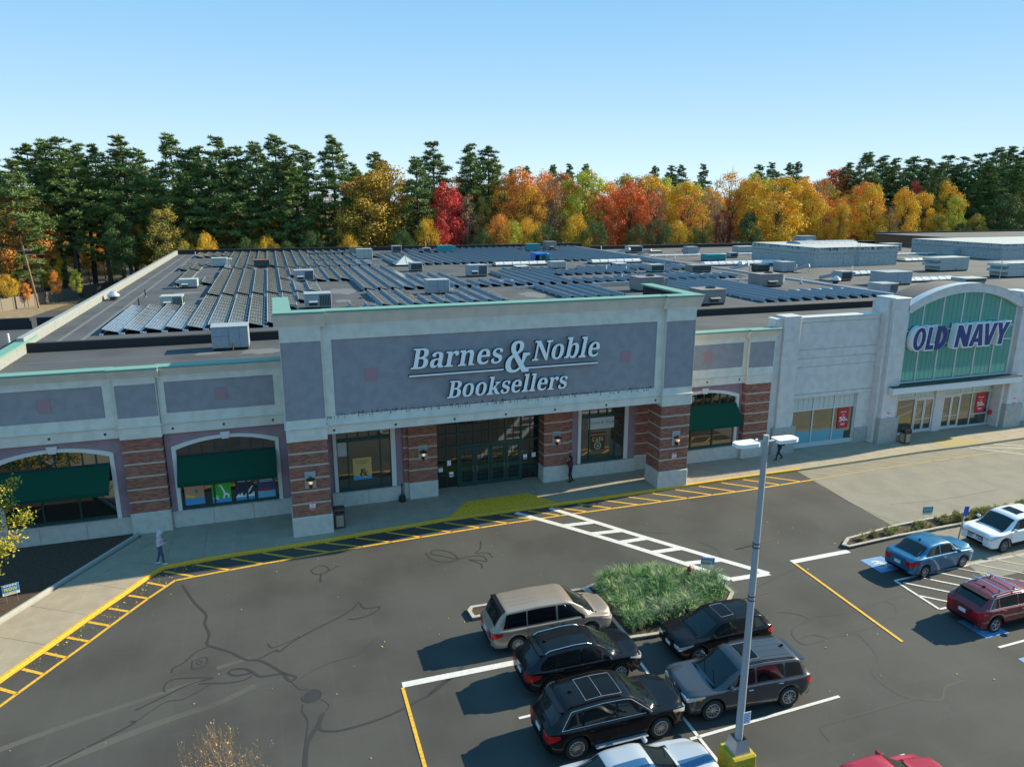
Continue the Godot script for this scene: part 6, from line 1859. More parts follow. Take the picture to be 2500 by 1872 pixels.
func build_wood() -> void:
	var tints := {"gold": [Color(.80, .50, .05), "golden yellow"], "orange": [Color(.78, .33, .06), "orange"], "rust": [Color(.50, .22, .06), "rusty brown"], "red": [Color(.58, .075, .06), "crimson red"], "redor": [Color(.70, .19, .06), "red-orange"], "olive": [Color(.46, .36, .07), "dull yellow-olive"], "lime": [Color(.52, .52, .07), "yellow-green"], "green": [Color(.09, .15, .045), "dark green"], "darkred": [Color(.30, .05, .04), "dark red"], "oak": [Color(.46, .29, .045), "brown-gold"], "bare": [Color(.55, .34, .16), "nearly bare grey"]}
	for k in tints: leaf_mat("leaf_" + k, tints[k][0])
	leaf_mat("leaf_pine", Color(.17, .245, .075), .3)
	var full := []
	var thin := []
	var pines := []
	for k in 5: full.append(broadleaf(100 + k, 20.0, 5.2 + .35 * (k % 3), .95, false))
	for k in 2: thin.append(broadleaf(200 + k, 20.0, 4.2, .22, true))
	for k in 4: thin.append(broadleaf(300 + k, 20.0, 4.6, .55, true))
	for k in 5: pines.append(pine(400 + k, 28.0))
	var bush := []
	for k in 3: bush.append(broadleaf(500 + k, 20.0, 9.0, 1.0, false))
	rng.seed = 77
	var list := [
	["pine","pine",-44.7,-150.0,26.3,1.00],["pine","pine",-38.6,-140.0,23.5,1.00],["pine","pine",-39.1,-152.0,26.9,1.00],["pine","pine",-35.8,-150.0,27.2,1.00],["pine","pine",-33.1,-148.0,27.7,1.00],["pine","pine",-31.9,-155.0,27.1,1.00],
	["pine","pine",-28.3,-150.0,26.7,1.00],["pine","pine",-23.9,-150.0,28.4,1.00],["pine","pine",-22.4,-158.0,26.3,1.00],["pine","pine",-15.9,-150.0,28.7,1.00],["pine","pine",-13.1,-150.0,26.3,1.00],["pine","pine",-12.0,-160.0,27.7,1.00],
	["pine","pine",-7.7,-150.0,28.6,1.00],["pine","pine",-4.6,-150.0,27.2,1.00],["pine","pine",-1.4,-158.0,28.2,1.00],["pine","pine",2.3,-150.0,29.0,1.00],["pine","pine",5.6,-150.0,27.5,1.00],["pine","pine",8.2,-158.0,26.9,1.00],
	["pine","pine",13.0,-152.0,29.5,1.00],["pine","pine",18.1,-165.0,22.9,1.00],["pine","pine",23.1,-165.0,27.3,1.00],["pine","pine",28.4,-146.0,25.3,1.00],["pine","pine",34.9,-160.0,29.6,1.00],["pine","pine",42.0,-156.0,28.9,1.00],
	["pine","pine",46.7,-158.0,28.9,1.00],["pine","pine",70.9,-215.0,26.3,0.80],["pine","pine",79.0,-225.0,27.7,0.80],["pine","pine",88.0,-225.0,28.2,0.80],["pine","pine",95.8,-230.0,29.0,0.80],["pine","pine",99.4,-225.0,28.6,0.80],
	["pine","pine",130.4,-235.0,28.9,0.80],["pine","pine",139.8,-240.0,29.9,0.80],["pine","pine",144.0,-240.0,29.7,0.80],["pine","pine",153.3,-240.0,30.4,0.80],["pine","pine",177.2,-240.0,30.8,0.80],["pine","pine",178.8,-235.0,31.1,0.80],
	["pine","pine",191.0,-240.0,31.2,0.80],["pine","pine",190.7,-235.0,31.3,0.80],["pine","pine",162.4,-178.0,28.1,1.10],["pine","pine",163.0,-172.0,30.4,1.10],["pine","pine",174.8,-178.0,30.3,1.10],["pine","pine",173.5,-172.0,29.2,1.10],
	["pine","pine",184.4,-176.0,30.4,1.10],["pine","pine",183.5,-170.0,29.2,1.10],["pine","pine",195.5,-174.0,30.7,1.10],["pine","pine",196.6,-170.0,30.1,1.10],["pine","pine",206.0,-172.0,31.3,1.10],["pine","pine",207.4,-168.0,32.5,1.10],
	["pine","pine",218.0,-172.0,33.6,1.10],["pine","pine",220.4,-168.0,33.7,1.10],["pine","pine",232.5,-172.0,34.5,1.10],["pine","pine",179.5,-162.0,27.7,1.10],["pine","pine",195.3,-160.0,27.8,1.10],["pine","pine",206.1,-160.0,28.6,1.10],
	["leaf","rust",-40.5,-142.0,18.5,1.10],["leaf","rust",-37.8,-146.0,18.2,1.00],["leaf","orange",-41.9,-138.0,16.2,1.10],["leaf","olive",-17.4,-143.0,16.2,1.00],["leaf","green",-24.9,-145.0,15.2,0.90],["leaf","gold",-23.0,-150.0,13.3,0.80],
	["leaf","olive",-14.5,-147.0,13.3,0.70],["leaf","gold",-7.1,-152.0,11.6,0.80],["leaf","gold",-1.9,-152.0,11.9,0.80],["leaf","gold",3.6,-155.0,12.5,0.80],["leaf","orange",8.8,-160.0,14.4,0.80],["leaf","gold",-33.5,-152.0,11.8,0.80],
	["leaf","gold",-36.3,-146.0,9.3,0.80],["leaf","lime",-31.7,-140.0,5.8,0.80],["leaf","orange",-38.1,-136.0,4.0,0.80],["leaf","orange",-34.8,-140.0,5.6,0.70],["leaf","rust",-26.4,-152.0,4.3,0.70],["leaf","oak",18.8,-146.0,22.7,1.25],
	["leaf","oak",23.3,-152.0,24.9,1.10],["leaf","red",34.5,-148.0,21.0,0.80],["leaf","red",32.1,-142.0,13.9,0.60],["leaf","red",37.5,-152.0,18.6,0.70],["leaf","orange",41.0,-162.0,22.3,0.90],["leaf","gold",43.3,-160.0,20.5,0.80],
	["leaf","bare",39.1,-148.0,18.6,0.80],["leaf","olive",43.2,-150.0,17.8,0.70],["leaf","orange",48.8,-152.0,22.5,0.90],["leaf","gold",48.9,-160.0,21.4,0.80],["leaf","orange",51.8,-150.0,23.5,0.90],["leaf","gold",52.6,-146.0,20.3,0.80],
	["leaf","bare",57.5,-148.0,22.0,0.90],["leaf","rust",63.1,-155.0,23.2,0.90],["leaf","lime",65.8,-150.0,23.9,1.00],["leaf","orange",60.6,-160.0,23.3,0.90],["leaf","red",71.2,-154.0,20.6,0.90],["leaf","orange",77.0,-162.0,21.7,0.90],
	["leaf","redor",76.2,-148.0,21.4,1.10],["leaf","redor",69.0,-146.0,18.3,0.90],["leaf","olive",86.5,-168.0,23.9,1.00],["leaf","gold",87.7,-160.0,24.1,1.00],["leaf","lime",94.0,-165.0,22.9,0.90],["leaf","bare",85.6,-152.0,20.7,0.90],
	["leaf","redor",79.2,-144.0,19.6,0.80],["leaf","gold",92.5,-152.0,21.6,1.00],["leaf","orange",90.6,-146.0,18.8,1.00],["leaf","gold",91.4,-142.0,16.2,0.90],["leaf","bare",101.0,-154.0,20.8,0.90],["leaf","gold",110.5,-160.0,24.7,1.10],
	["leaf","bare",98.9,-148.0,18.0,0.80],["leaf","orange",119.0,-165.0,23.2,1.00],["leaf","gold",113.7,-155.0,21.9,1.00],["leaf","darkred",95.3,-140.0,15.7,0.80],["leaf","green",100.3,-138.0,14.5,0.90],["leaf","gold",111.1,-142.0,22.5,1.25],
	["leaf","lime",121.4,-165.0,24.3,1.00],["leaf","orange",135.8,-165.0,22.4,1.00],["leaf","red",148.2,-180.0,21.7,1.00],["leaf","orange",150.9,-175.0,23.9,1.10],["leaf","redor",160.8,-180.0,26.5,1.00],["leaf","gold",130.9,-155.0,20.1,0.90],
	["leaf","orange",140.6,-155.0,18.6,0.90],["leaf","bare",167.2,-185.0,23.2,0.90],["leaf","gold",135.7,-150.0,17.1,0.70],["leaf","red",162.5,-190.0,22.6,1.00],["leaf","gold",147.2,-152.0,21.2,0.95],["leaf","gold",158.0,-152.0,20.2,0.80],
	["leaf","gold",167.5,-155.0,19.8,0.80],["leaf","red",174.8,-165.0,22.7,0.80],["leaf","gold",179.0,-158.0,22.1,0.80],["leaf","lime",175.7,-152.0,18.7,0.60],["leaf","bare",151.9,-150.0,16.1,0.80],["leaf","green",188.6,-155.0,16.1,1.00],
	["leaf","olive",181.6,-150.0,14.0,0.90],["leaf","green",193.3,-152.0,19.4,1.10],["leaf","olive",203.9,-158.0,20.0,0.80],["leaf","green",200.6,-150.0,16.1,1.00],["leaf","olive",168.7,-150.0,14.0,0.70],["leaf","green",173.8,-148.0,11.9,0.80],
	["shrub","olive",117.4,-150.0,11.8,0.80],["shrub","lime",176.1,-215.0,8.8,1.00],["shrub","gold",184.1,-215.0,8.0,1.00],["shrub","lime",176.3,-210.0,8.9,1.00],["shrub","orange",190.2,-215.0,8.9,1.00],["shrub","green",193.9,-212.0,8.0,1.00],
	["shrub","gold",200.9,-215.0,10.0,1.00],["shrub","lime",202.8,-212.0,9.3,1.00],["shrub","green",207.5,-212.0,8.6,1.00],["shrub","gold",227.4,-212.0,8.7,0.90],["shrub","lime",219.9,-212.0,7.7,0.90],["shrub","gold",234.4,-215.0,9.5,0.90],
	["shrub","olive",109.1,-145.0,11.1,0.70],["shrub","green",63.6,-139.0,13.3,0.80],["shrub","green",52.8,-139.0,12.6,0.80],["shrub","green",73.9,-139.0,12.4,0.70],["shrub","green",79.3,-140.0,13.6,0.70],["shrub","gold",60.7,-141.0,14.6,0.60],
	["shrub","gold",84.3,-140.0,12.8,0.60],["shrub","gold",50.0,-141.0,13.8,0.60],["shrub","lime",46.2,-140.0,13.0,0.60],["shrub","orange",44.0,-141.0,14.6,0.60],["shrub","green",87.8,-139.0,11.5,0.60],["shrub","gold",29.1,-141.0,13.9,0.50],
	["shrub","green",40.0,-139.0,11.5,0.60],["shrub","gold",-0.5,-141.0,10.8,0.60],["shrub","green",7.5,-140.0,11.8,0.60],["shrub","green",3.0,-139.0,10.1,0.50],["shrub","gold",14.1,-140.0,11.0,0.50],["shrub","green",23.9,-139.0,11.7,0.60],
	["shrub","gold",-10.8,-142.0,11.2,0.50],["shrub","green",-4.0,-140.0,10.5,0.50],["shrub","olive",-14.2,-141.0,9.9,0.50]]
	# more of the wood behind the first rows
	for k in 64:
		var x := rng.randf_range(-70, 245)
		var z := rng.randf_range(-215, -168)
		var west := x < 35
		if west and rng.randf() < .75 or x > 150 and rng.randf() < .7: list.append(["pine", "pine", x, z, rng.randf_range(23, 27), 1.0])
		else: list.append(["leaf", ["gold", "orange", "olive", "rust", "gold", "redor", "lime", "bare"][rng.randi() % 8], x, z, rng.randf_range(18, 21.5), 1.0])
	for q in [["gold", -41, -137, 5.5], ["orange", -44, -133, 5], ["lime", -38.5, -146, 6.5], ["orange", -47, -128, 6.5], ["gold", -43, -142, 8], ["lime", -36, -152, 7], ["orange", -50, -135, 9], ["rust", -33, -156, 6], ["gold", -46, -146, 9], ["orange", -39.5, -141, 4], ["gold", -52, -142, 11], ["gold", -30, -160, 7]]: list.append(["shrub", q[0], q[1], q[2], q[3], .95])
	for k in 30: list.append(["leaf", ["gold", "gold", "orange", "olive", "gold", "rust"][rng.randi() % 6], -56 + k * 3.5 + rng.randf_range(-1, 1), rng.randf_range(-168, -157), rng.randf_range(12, 18), .95])
	for k in 44: list.append(["leaf", ["gold", "orange", "bare", "redor", "gold", "bare", "orange", "lime", "rust"][rng.randi() % 9], 44 + k * 2.6 + rng.randf_range(-1, 1), rng.randf_range(-172, -156), rng.randf_range(18.5, 22.5), .9])
	for k in 46:   # low growth under the pines
		list.append(["leaf" if k % 3 else "shrub", ["gold", "olive", "green", "gold", "orange", "green", "lime", "rust"][rng.randi() % 8], rng.randf_range(-62, 48), rng.randf_range(-172, -152), rng.randf_range(7, 13), .8])
	for q in list:
		var set_: Array
		var called: String
		var label: String
		var group: String
		var word: String = tints[q[1]][1] if tints.has(q[1]) else ""
		var base := 20.0
		if q[0] == "pine":
			set_ = pines[rng.randi() % 5]; called = "pine_tree"; label = "tall dark green pine in the wood behind the roofs"; group = "pines of the wood"; base = 28.0
		elif q[0] == "shrub":
			set_ = bush[rng.randi() % 3]; called = "bush"; label = "low %s bush at the edge of the wood" % word; group = "bushes of the wood"
		elif q[1] == "bare":
			set_ = thin[rng.randi() % 2]; called = "bare_tree"; label = "nearly leafless grey tree in the autumn wood"; group = "bare trees of the wood"
		else:
			set_ = full[rng.randi() % 5] if q[1] in ["oak", "green", "lime"] or rng.randf() < .6 else thin[2 + rng.randi() % 4]
			called = "autumn_tree"; label = "%s leafy tree in the wood behind the roofs" % word; group = "autumn trees of the wood"
		var s := thing(called, label, "bush" if q[0] == "shrub" else "tree", Vector3(q[2], 0, q[3]), group)
		var sc: float = q[4] / base
		var wide: float = sc * q[5] * (1.28 if q[0] == "pine" else .95 if q[0] == "shrub" else 1.0)
		s.scale = Vector3(wide, sc, wide)
		s.rotation.y = rng.randf() * TAU
		part(s, "trunk", set_[0], M.pale_bark if q[1] in ["bare", "red"] else M.bark)
		part(s, "crown", set_[1], M["leaf_" + q[1]])


func build_near_plants() -> void:
	# leafy tree at the planting bed, half out of view
	rng.seed = 21
	var s := thing("young_tree", "young yellow-green leafy tree in the planting bed by the bookstore", "tree", Vector3(-13.4, .1, -32.6))
	var wood := MB.new()
	var lv := MB.new()
	lv.tinted = true
	limb(wood, Vector3.ZERO, Vector3(.1, 2.0, 0), .09, .07, 8)
	for k in 26:
		var a := k * 2.4
		var y := 1.5 + k * .16
		var r := 3.4 * sin(PI * clampf((k + 4) / 32.0, 0, 1)) ** .8
		var tip := Vector3(cos(a) * r, y + .6, sin(a) * r)
		limb(wood, Vector3(0, y * .8, 0), tip, .04, .008, 5)
		for j in 5:
			var o := Vector3(0, y * .8, 0).lerp(tip, rng.randf_range(.4, 1))
			var e := o + Vector3(rng.randf_range(-1, 1), rng.randf_range(-.2, .9), rng.randf_range(-1, 1)) * .6
			wood.tube(o, e, .012, .004, 4, false)
			for m in 60:
				var p := o.lerp(e, rng.randf_range(.1, 1.1)) + Vector3(rng.randfn(), rng.randfn(), rng.randfn()) * .16
				var low := rng.randf()
				lv.col = [Color(.36, .34, .04), Color(.46, .38, .04), Color(.22, .26, .04), Color(.52, .33, .04), Color(.14, .2, .04)][rng.randi() % 5] * rng.randf_range(.8, 1.2)
				leaf_quad(lv, p, Vector3(0, .3, 0), .065)
	part(s, "trunk", wood.mesh(), M.bark)
	part(s, "crown", lv.mesh(), leaf_mat("leaf_young", Color(1, 1, 1), .5))
	# twiggy tree whose top shows in front
	rng.seed = 5
	s = thing("twiggy_tree", "small nearly bare tree with fine twigs and last orange leaves", "tree", Vector3(-2.25, 0, -15.7))
	s.scale = Vector3(.80, 1.37, .80)
	wood = MB.new()
	lv = MB.new()
	lv.tinted = true
	var todo := [[Vector3.ZERO, Vector3(.02, 1, .02).normalized(), 1.25, .07, 0]]
	while todo.size():
		var q: Array = todo.pop_back()
		var p: Vector3 = q[0]
		var e: Vector3 = p + q[1] * q[2]
		wood.tube(p, e, q[3], q[3] * .68, 6 if q[4] < 3 else 3, false)
		if q[4] < 6:
			for k in (5 if q[4] == 0 else 4 if q[4] < 3 else 3):
				var d: Vector3 = (q[1] * .9 + Vector3(rng.randf_range(-1, 1), rng.randf_range(-.1, .9), rng.randf_range(-1, 1)) * .85).normalized()
				todo.append([p.lerp(e, rng.randf_range(.55, 1.0)), d, q[2] * rng.randf_range(.55, .82), maxf(.0035, q[3] * .6), q[4] + 1])
		if q[4] >= 4 and rng.randf() < .55:
			lv.col = [Color(.46, .24, .10), Color(.55, .33, .12), Color(.38, .2, .12)][rng.randi() % 3] * rng.randf_range(.7, 1.2)
			leaf_quad(lv, e, Vector3.UP, .025)
	part(s, "trunk", wood.mesh(), grained("twig_bark", Color(.34, .26, .18), .9, M.bark.albedo_texture, 2.0))
	part(s, "last_leaves", lv.mesh(), leaf_mat("leaf_last", Color(1, 1, 1), .4))


func grass_tuft(seed_: int, n: int, h: float, spread: float, tones: Array) -> ArrayMesh:
	rng.seed = seed_
	var b := MB.new()
	b.tinted = true
	for k in n:
		var a := rng.randf() * TAU
		var d := Vector3(cos(a), 0, sin(a))
		var lean := rng.randf_range(.15, 1.0)
		var hh := h * rng.randf_range(.6, 1.1)
		var p0 := d * rng.randf_range(0, .1)
		var p1 := p0 + d * spread * lean * .35 + Vector3.UP * hh * .65
		var p2 := p0 + d * spread * lean + Vector3.UP * hh * (1.0 - lean * .35)
		var w := Vector3(-d.z, 0, d.x) * rng.randf_range(.007, .013)
		b.col = tones[rng.randi() % tones.size()] * rng.randf_range(.75, 1.25)
		b.quad(p0 - w, p0 + w, p1 + w * .9, p1 - w * .9)
		b.tri(p1 - w * .9, p1 + w * .9, p2)
	return b.mesh()


func grass_patch(called: String, label: String, outline: Array, count: int, h: float, tones: Array, y: float, seed_: int) -> void:
	var gm := leaf_mat("blades_%d" % seed_, Color(1, 1, 1), .4)
	var pl := PackedVector2Array()
	for p in outline: pl.append(p)
	var bb := Rect2(pl[0], Vector2.ZERO)
	for p in pl: bb = bb.expand(p)
	var s := thing(called, label, "grass")
	s.set_meta("kind", "stuff")
	for v in 4:
		var mm := MultiMesh.new()
		mm.transform_format = MultiMesh.TRANSFORM_3D
		mm.mesh = grass_tuft(seed_ + v, 46, h, h * .75, tones.slice(v % tones.size(), v % tones.size() + 3) + [tones[-1 - v % 2]])
		rng.seed = seed_ * 7 + v
		var at := []
		var clumps := []
		while clumps.size() < maxi(4, count / 22):
			var p := Vector2(rng.randf_range(bb.position.x, bb.end.x), rng.randf_range(bb.position.y, bb.end.y))
			if Geometry2D.is_point_in_polygon(p, pl): clumps.append([p, rng.randf_range(.55, 1.25), rng.randf_range(.18, .42)])
		while at.size() < count / 4:
			var q: Array = clumps[rng.randi() % clumps.size()]
			var p: Vector2 = q[0] + Vector2(rng.randfn(), rng.randfn()) * q[2]
			if Geometry2D.is_point_in_polygon(p, pl): at.append([p, q[1] * rng.randf_range(.7, 1.15)])
		mm.instance_count = at.size()
		for k in at.size():
			var sc: float = at[k][1]
			mm.set_instance_transform(k, Transform3D(Basis(Vector3.UP, rng.randf() * TAU).scaled(Vector3(sc, sc, sc)), Vector3(at[k][0].x, y, at[k][0].y)))
		var o := MultiMeshInstance3D.new()
		o.name = "grass_tufts"
		o.multimesh = mm
		o.material_override = gm
		s.add_child(o, true)
		stuff(o)


func build_islands() -> void:
	var bulb := [V(12.32, -22.62), V(13.7, -22.5), V(15.3, -22.95), V(17.6, -23.5), V(18.45, -24.3), V(18.5, -25.3), V(17.9, -26.3), V(16.5, -27.05), V(14.5, -27.35), V(12.9, -27.0), V(12.3, -26.75)]
	var strip := [V(12.3, -26.75), V(7.0, -26.85), V(6.8, -26.6), V(6.85, -25.95), V(12.3, -25.9)]
	var med := [V(26.4, -26.55), V(26.6, -26.22), V(30.0, -26.42), V(35.0, -26.5), V(60, -26.8), V(60, -27.8), V(35.0, -27.68), V(30.9, -27.55), V(27.2, -27.1)]
	for q in [[bulb, "traffic_island"], [strip, "traffic_island"], [med, "traffic_island"]]:
		var b := MB.new()
		var pl := PackedVector2Array()
		for p in q[0]: pl.append(Vector2(p.x, -p.y))
		var inner: PackedVector2Array = Geometry2D.offset_polygon(pl, -.16)[0]
		if Geometry2D.is_polygon_clockwise(pl): pl.reverse()
		if Geometry2D.is_polygon_clockwise(inner): inner.reverse()
		b.prism(pl, on_ground, -.02, .1)
		var isl := setting(q[1])
		part(isl, "bed", b.mesh(), M.mulch)
		# kerb stones round the edge
		for k in pl.size():
			var p := pl[k]; var e := pl[(k + 1) % pl.size()]
			var n := maxi(1, int(p.distance_to(e) / 1.8))
			for j in n:
				var a := p.lerp(e, float(j) / n); var c := p.lerp(e, float(j + 1) / n)
				var d := (c - a).normalized()
				var side := Vector2(-d.y, d.x) * .15
				var kb := MB.new()
				kb.prism(PackedVector2Array([a + d * .006, c - d * .006, c - d * .006 + side, a + d * .006 + side]), on_ground, -.02, .155 + rng.randf() * .006)
				part(isl, "kerb_stone", kb.mesh(), M.kerb_concrete)
	var gc := [Color(.11, .24, .06), Color(.16, .29, .09), Color(.07, .18, .05), Color(.26, .36, .16), Color(.38, .40, .24), Color(.10, .22, .11)]
	grass_patch("ornamental_grass", "thick green ornamental grass filling the traffic island", [V(12.6, -22.85), V(15.2, -23.2), V(17.5, -23.8), V(18.15, -24.6), V(18.1, -25.4), V(17.3, -25.3), V(16.4, -25.9), V(16.6, -26.7), V(14.5, -27.05), V(12.7, -26.6)], 700, .85, gc, .1, 31)
	grass_patch("dry_grass", "drier yellowish grass round the red hydrant on the island", [V(16.2, -25.6), V(17.9, -25.6), V(17.5, -26.2), V(16.4, -26.8)], 70, .42, [Color(.28, .26, .08), Color(.2, .22, .07), Color(.34, .28, .12)], .1, 41)
	grass_patch("median_grass", "straggly green and straw-coloured grass along the narrow median", [V(27.2, -26.55), V(30, -26.65), V(35, -26.75), V(59, -27.0), V(59, -27.6), V(35, -27.45), V(30.9, -27.3), V(27.8, -26.95)], 520, .42, [Color(.16, .21, .06), Color(.11, .18, .05), Color(.36, .30, .12), Color(.24, .24, .08)], .1, 51)
	# yellow-flowering shrub at the corner of the island
	rng.seed = 9
	var s := thing("yellow_shrub", "small yellow-leaved shrub at the island corner near the minivan", "shrub", Vector3(12.95, .1, -25.7))
	var lv := MB.new(); lv.tinted = true
	var wd := MB.new()
	for k in 40:
		var d := Vector3(rng.randf_range(-1, 1), rng.randf_range(.7, 1.6), rng.randf_range(-1, 1)).normalized() * rng.randf_range(.4, .85)
		wd.tube(Vector3.ZERO, d, .01, .004, 4, false)
		for m in 26:
			lv.col = [Color(.55, .40, .03), Color(.42, .36, .04), Color(.3, .3, .05)][rng.randi() % 3] * rng.randf_range(.8, 1.2)
			leaf_quad(lv, d * rng.randf_range(.4, 1.05) + Vector3(rng.randfn(), rng.randfn(), rng.randfn()) * .05, d.normalized(), .03)
	part(s, "twigs", wd.mesh(), M.bark)
	part(s, "leaves", lv.mesh(), leaf_mat("leaf_shrub", Color(1, 1, 1), .4))
	# hydrant
	s = thing("fire_hydrant", "dark red fire hydrant standing in the island grass", "hydrant", Vector3(16.95, .1, -25.6))
	var b := MB.new()
	b.lathe(Vector3.ZERO, Vector3.UP, [[.17, 0], [.17, .06], [.12, .07], [.115, .6], [.16, .61], [.16, .66], [.13, .67], [.12, .78], [.07, .86], [.03, .88], [.03, .94], [0, .95]], 16)
	part(s, "barrel", b.mesh(), M.hydrant_red)
	for a in [0.0, PI / 2, PI]:
		b = MB.new()
		var d := Vector3(cos(a), 0, sin(a))
		b.lathe(Vector3(0, .5, 0) + d * .1, d, [[.07, 0], [.07, .06], [.085, .06], [.085, .12], [.03, .13], [.03, .16], [0, .16]], 10)
		part(s, "outlet_cap", b.mesh(), M.hydrant_red)
	# yard signs
	for q in [[18.25, -26.15, -.5, "yard sign behind the island grass near the crosswalk"], [32.9, -27.45, -.15, "yard sign on the narrow median by the blue car"], [-11.75, -33.4, .35, "yard sign in the mulch bed beside the young tree"]]:
		s = thing("yard_sign", "small blue and yellow NOW " + q[3], "sign", Vector3(q[0], .1, q[1]))
		s.rotation.y = q[2]
		part(s, "board", bx(Vector3(-.31, .38, -.006), Vector3(.31, .86, .006)).mesh(), M.sign_white)
		part(s, "blue_field", bx(Vector3(-.305, .5, .006), Vector3(.305, .855, .009)).mesh(), mat("yard_blue", Color(.02, .20, .50), .5))
		flat_text(s, "NOW", Vector3(0, .65, .012), .14, M.sign_yellow, false, true, 0, .46)
		flat_text(s, "HIRING", Vector3(0, .475, .012), .085, M.sign_yellow, false, true, 0, .44)
		for k in 5: part(s, "small_print", bx(Vector3(-.24 + k * .1, .79, .009), Vector3(-.16 + k * .1, .825, .011)).mesh(), M.sign_white)
		for x in [-.2, .2]:
			b = MB.new(); b.tube(Vector3(x, 0, 0), Vector3(x, .4, 0), .006, .006, 5)
			part(s, "wire_leg", b.mesh(), M.grey_metal)


func build_far_street() -> void:
	# board fence at the back drive, left
	var s := thing("board_fence", "grey weathered board fence curving along the back drive", "fence", Vector3(-34, 0, -143))
	var pts := smooth_line([V(-46, -122), V(-41.5, -130), V(-38.2, -137), V(-35.4, -143.2), V(-33.4, -147.6), V(-30.3, -153.9), V(-27, -158)], 2.4)
	for k in pts.size() - 1:
		var a: Vector2 = pts[k]; var e: Vector2 = pts[k + 1]
		var d := (e - a).normalized()
		var b := MB.new()
		var n := 12
		for j in n:
			var p := a.lerp(e, (j + .5) / n)
			var t := Transform3D(Basis(Vector3.UP, -d.angle()), Vector3(p.x, 1.0 + rng.randf_range(-.04, .04), p.y))
			b.obox(t, Vector3(a.distance_to(e) / n - .015, 1.95, .03))
		var pn := wpart(s, "fence_panel", b, M.fence_wood)
		b = MB.new(); b.obox(Transform3D(Basis(Vector3.UP, -d.angle()), Vector3(a.x, 1.05, a.y)), Vector3(.14, 2.2, .14))
		part(pn, "post", b.mesh(), M.fence_wood)
	# utility poles with wires
	var poles := [[Vector3(-36.3, 0, -134.6), 10.0, Vector2(-.09, 0), "leaning wooden utility pole at the bend of the board fence"], [Vector3(-33, 0, -170), 11.0, Vector2(0, 0), "wooden utility pole among the trees left of the roof"], [Vector3(87.2, 0, -145), 13.2, Vector2(0, 0), "utility pole with crossarm before the golden trees"], [Vector3(70.6, 0, -150), 12.6, Vector2(0, 0), "bare grey pole before the red-orange trees"], [Vector3(139.9, 0, -170), 11.0, Vector2(0, 0), "utility pole behind the penthouse"], [Vector3(189, 0, -200), 13.8, Vector2(0, 0), "utility pole right of the tall street lamp"], [Vector3(208.8, 0, -185), 14.0, Vector2(0, 0), "utility pole under the right-hand pines"]]
	var tops := []
	for q in poles:
		s = thing("utility_pole", q[3], "pole", q[0], "utility poles")
		var top := Vector3(q[2].x * q[1], q[1], q[2].y * q[1])
		var b := MB.new(); b.tube(Vector3.ZERO, top, .17, .11, 8)
		part(s, "pole", b.mesh(), M.wood_pole if q[0].x < 0 else M.fence_wood)
		b = MB.new(); b.box(top + Vector3(-1.1, -.9, -.06), top + Vector3(1.1, -.75, .06))
		part(s, "crossarm", b.mesh(), M.fence_wood)
		for x in [-1.0, -.5, .5, 1.0]:
			b = MB.new(); b.tube(top + Vector3(x, -.75, 0), top + Vector3(x, -.55, 0), .05, .04, 6)
			part(s, "insulator", b.mesh(), M.coping)
		tops.append(q[0] + top)
	for q in [[0, 1], [2, 4], [4, 5], [5, 6], [3, 2]]:
		for k in 3:
			var b := MB.new()
			var a: Vector3 = tops[q[0]] + Vector3(0, -.6 - .8 * k, 0); var e: Vector3 = tops[q[1]] + Vector3(0, -.6 - .8 * k, 0)
			var last := a
			for j in range(1, 11):
				var t := j / 10.0
				var p := a.lerp(e, t) - Vector3(0, sin(PI * t) * 1.1, 0)
				b.tube(last, p, .022, .022, 4, false)
				last = p
			solo("power_line", "thin dark power line strung between utility poles", "wire", b, M.coping, "power lines")
	s = thing("street_lamp", "tall pale street lamp behind the roofs near the yellow bushes", "lamp", Vector3(184.5, 0, -190))
	var b := MB.new(); b.tube(Vector3.ZERO, Vector3(.7, 13.2, 0), .16, .09, 8)
	part(s, "pole", b.mesh(), M.letter_white)
	b = MB.new(); b.tube(Vector3(.7, 13.1, 0), Vector3(2.6, 13.3, 0), .06, .05, 6); b.box(Vector3(2.2, 13.1, -.2), Vector3(3.4, 13.3, .2))
	part(s, "lamp_head", b.mesh(), M.letter_white)
	s = thing("white_shed", "small pale shed beyond the roof under the golden tree", "shed", Vector3(133, 0, -165))
	part(s, "walls", bx(Vector3(-6, 0, -4), Vector3(6, 9.6, 4)).mesh(), M.hvac_pale)
	part(s, "roof", bx(Vector3(-6.3, 9.6, -4.3), Vector3(6.3, 9.9, 4.3)).mesh(), M.letter_white)


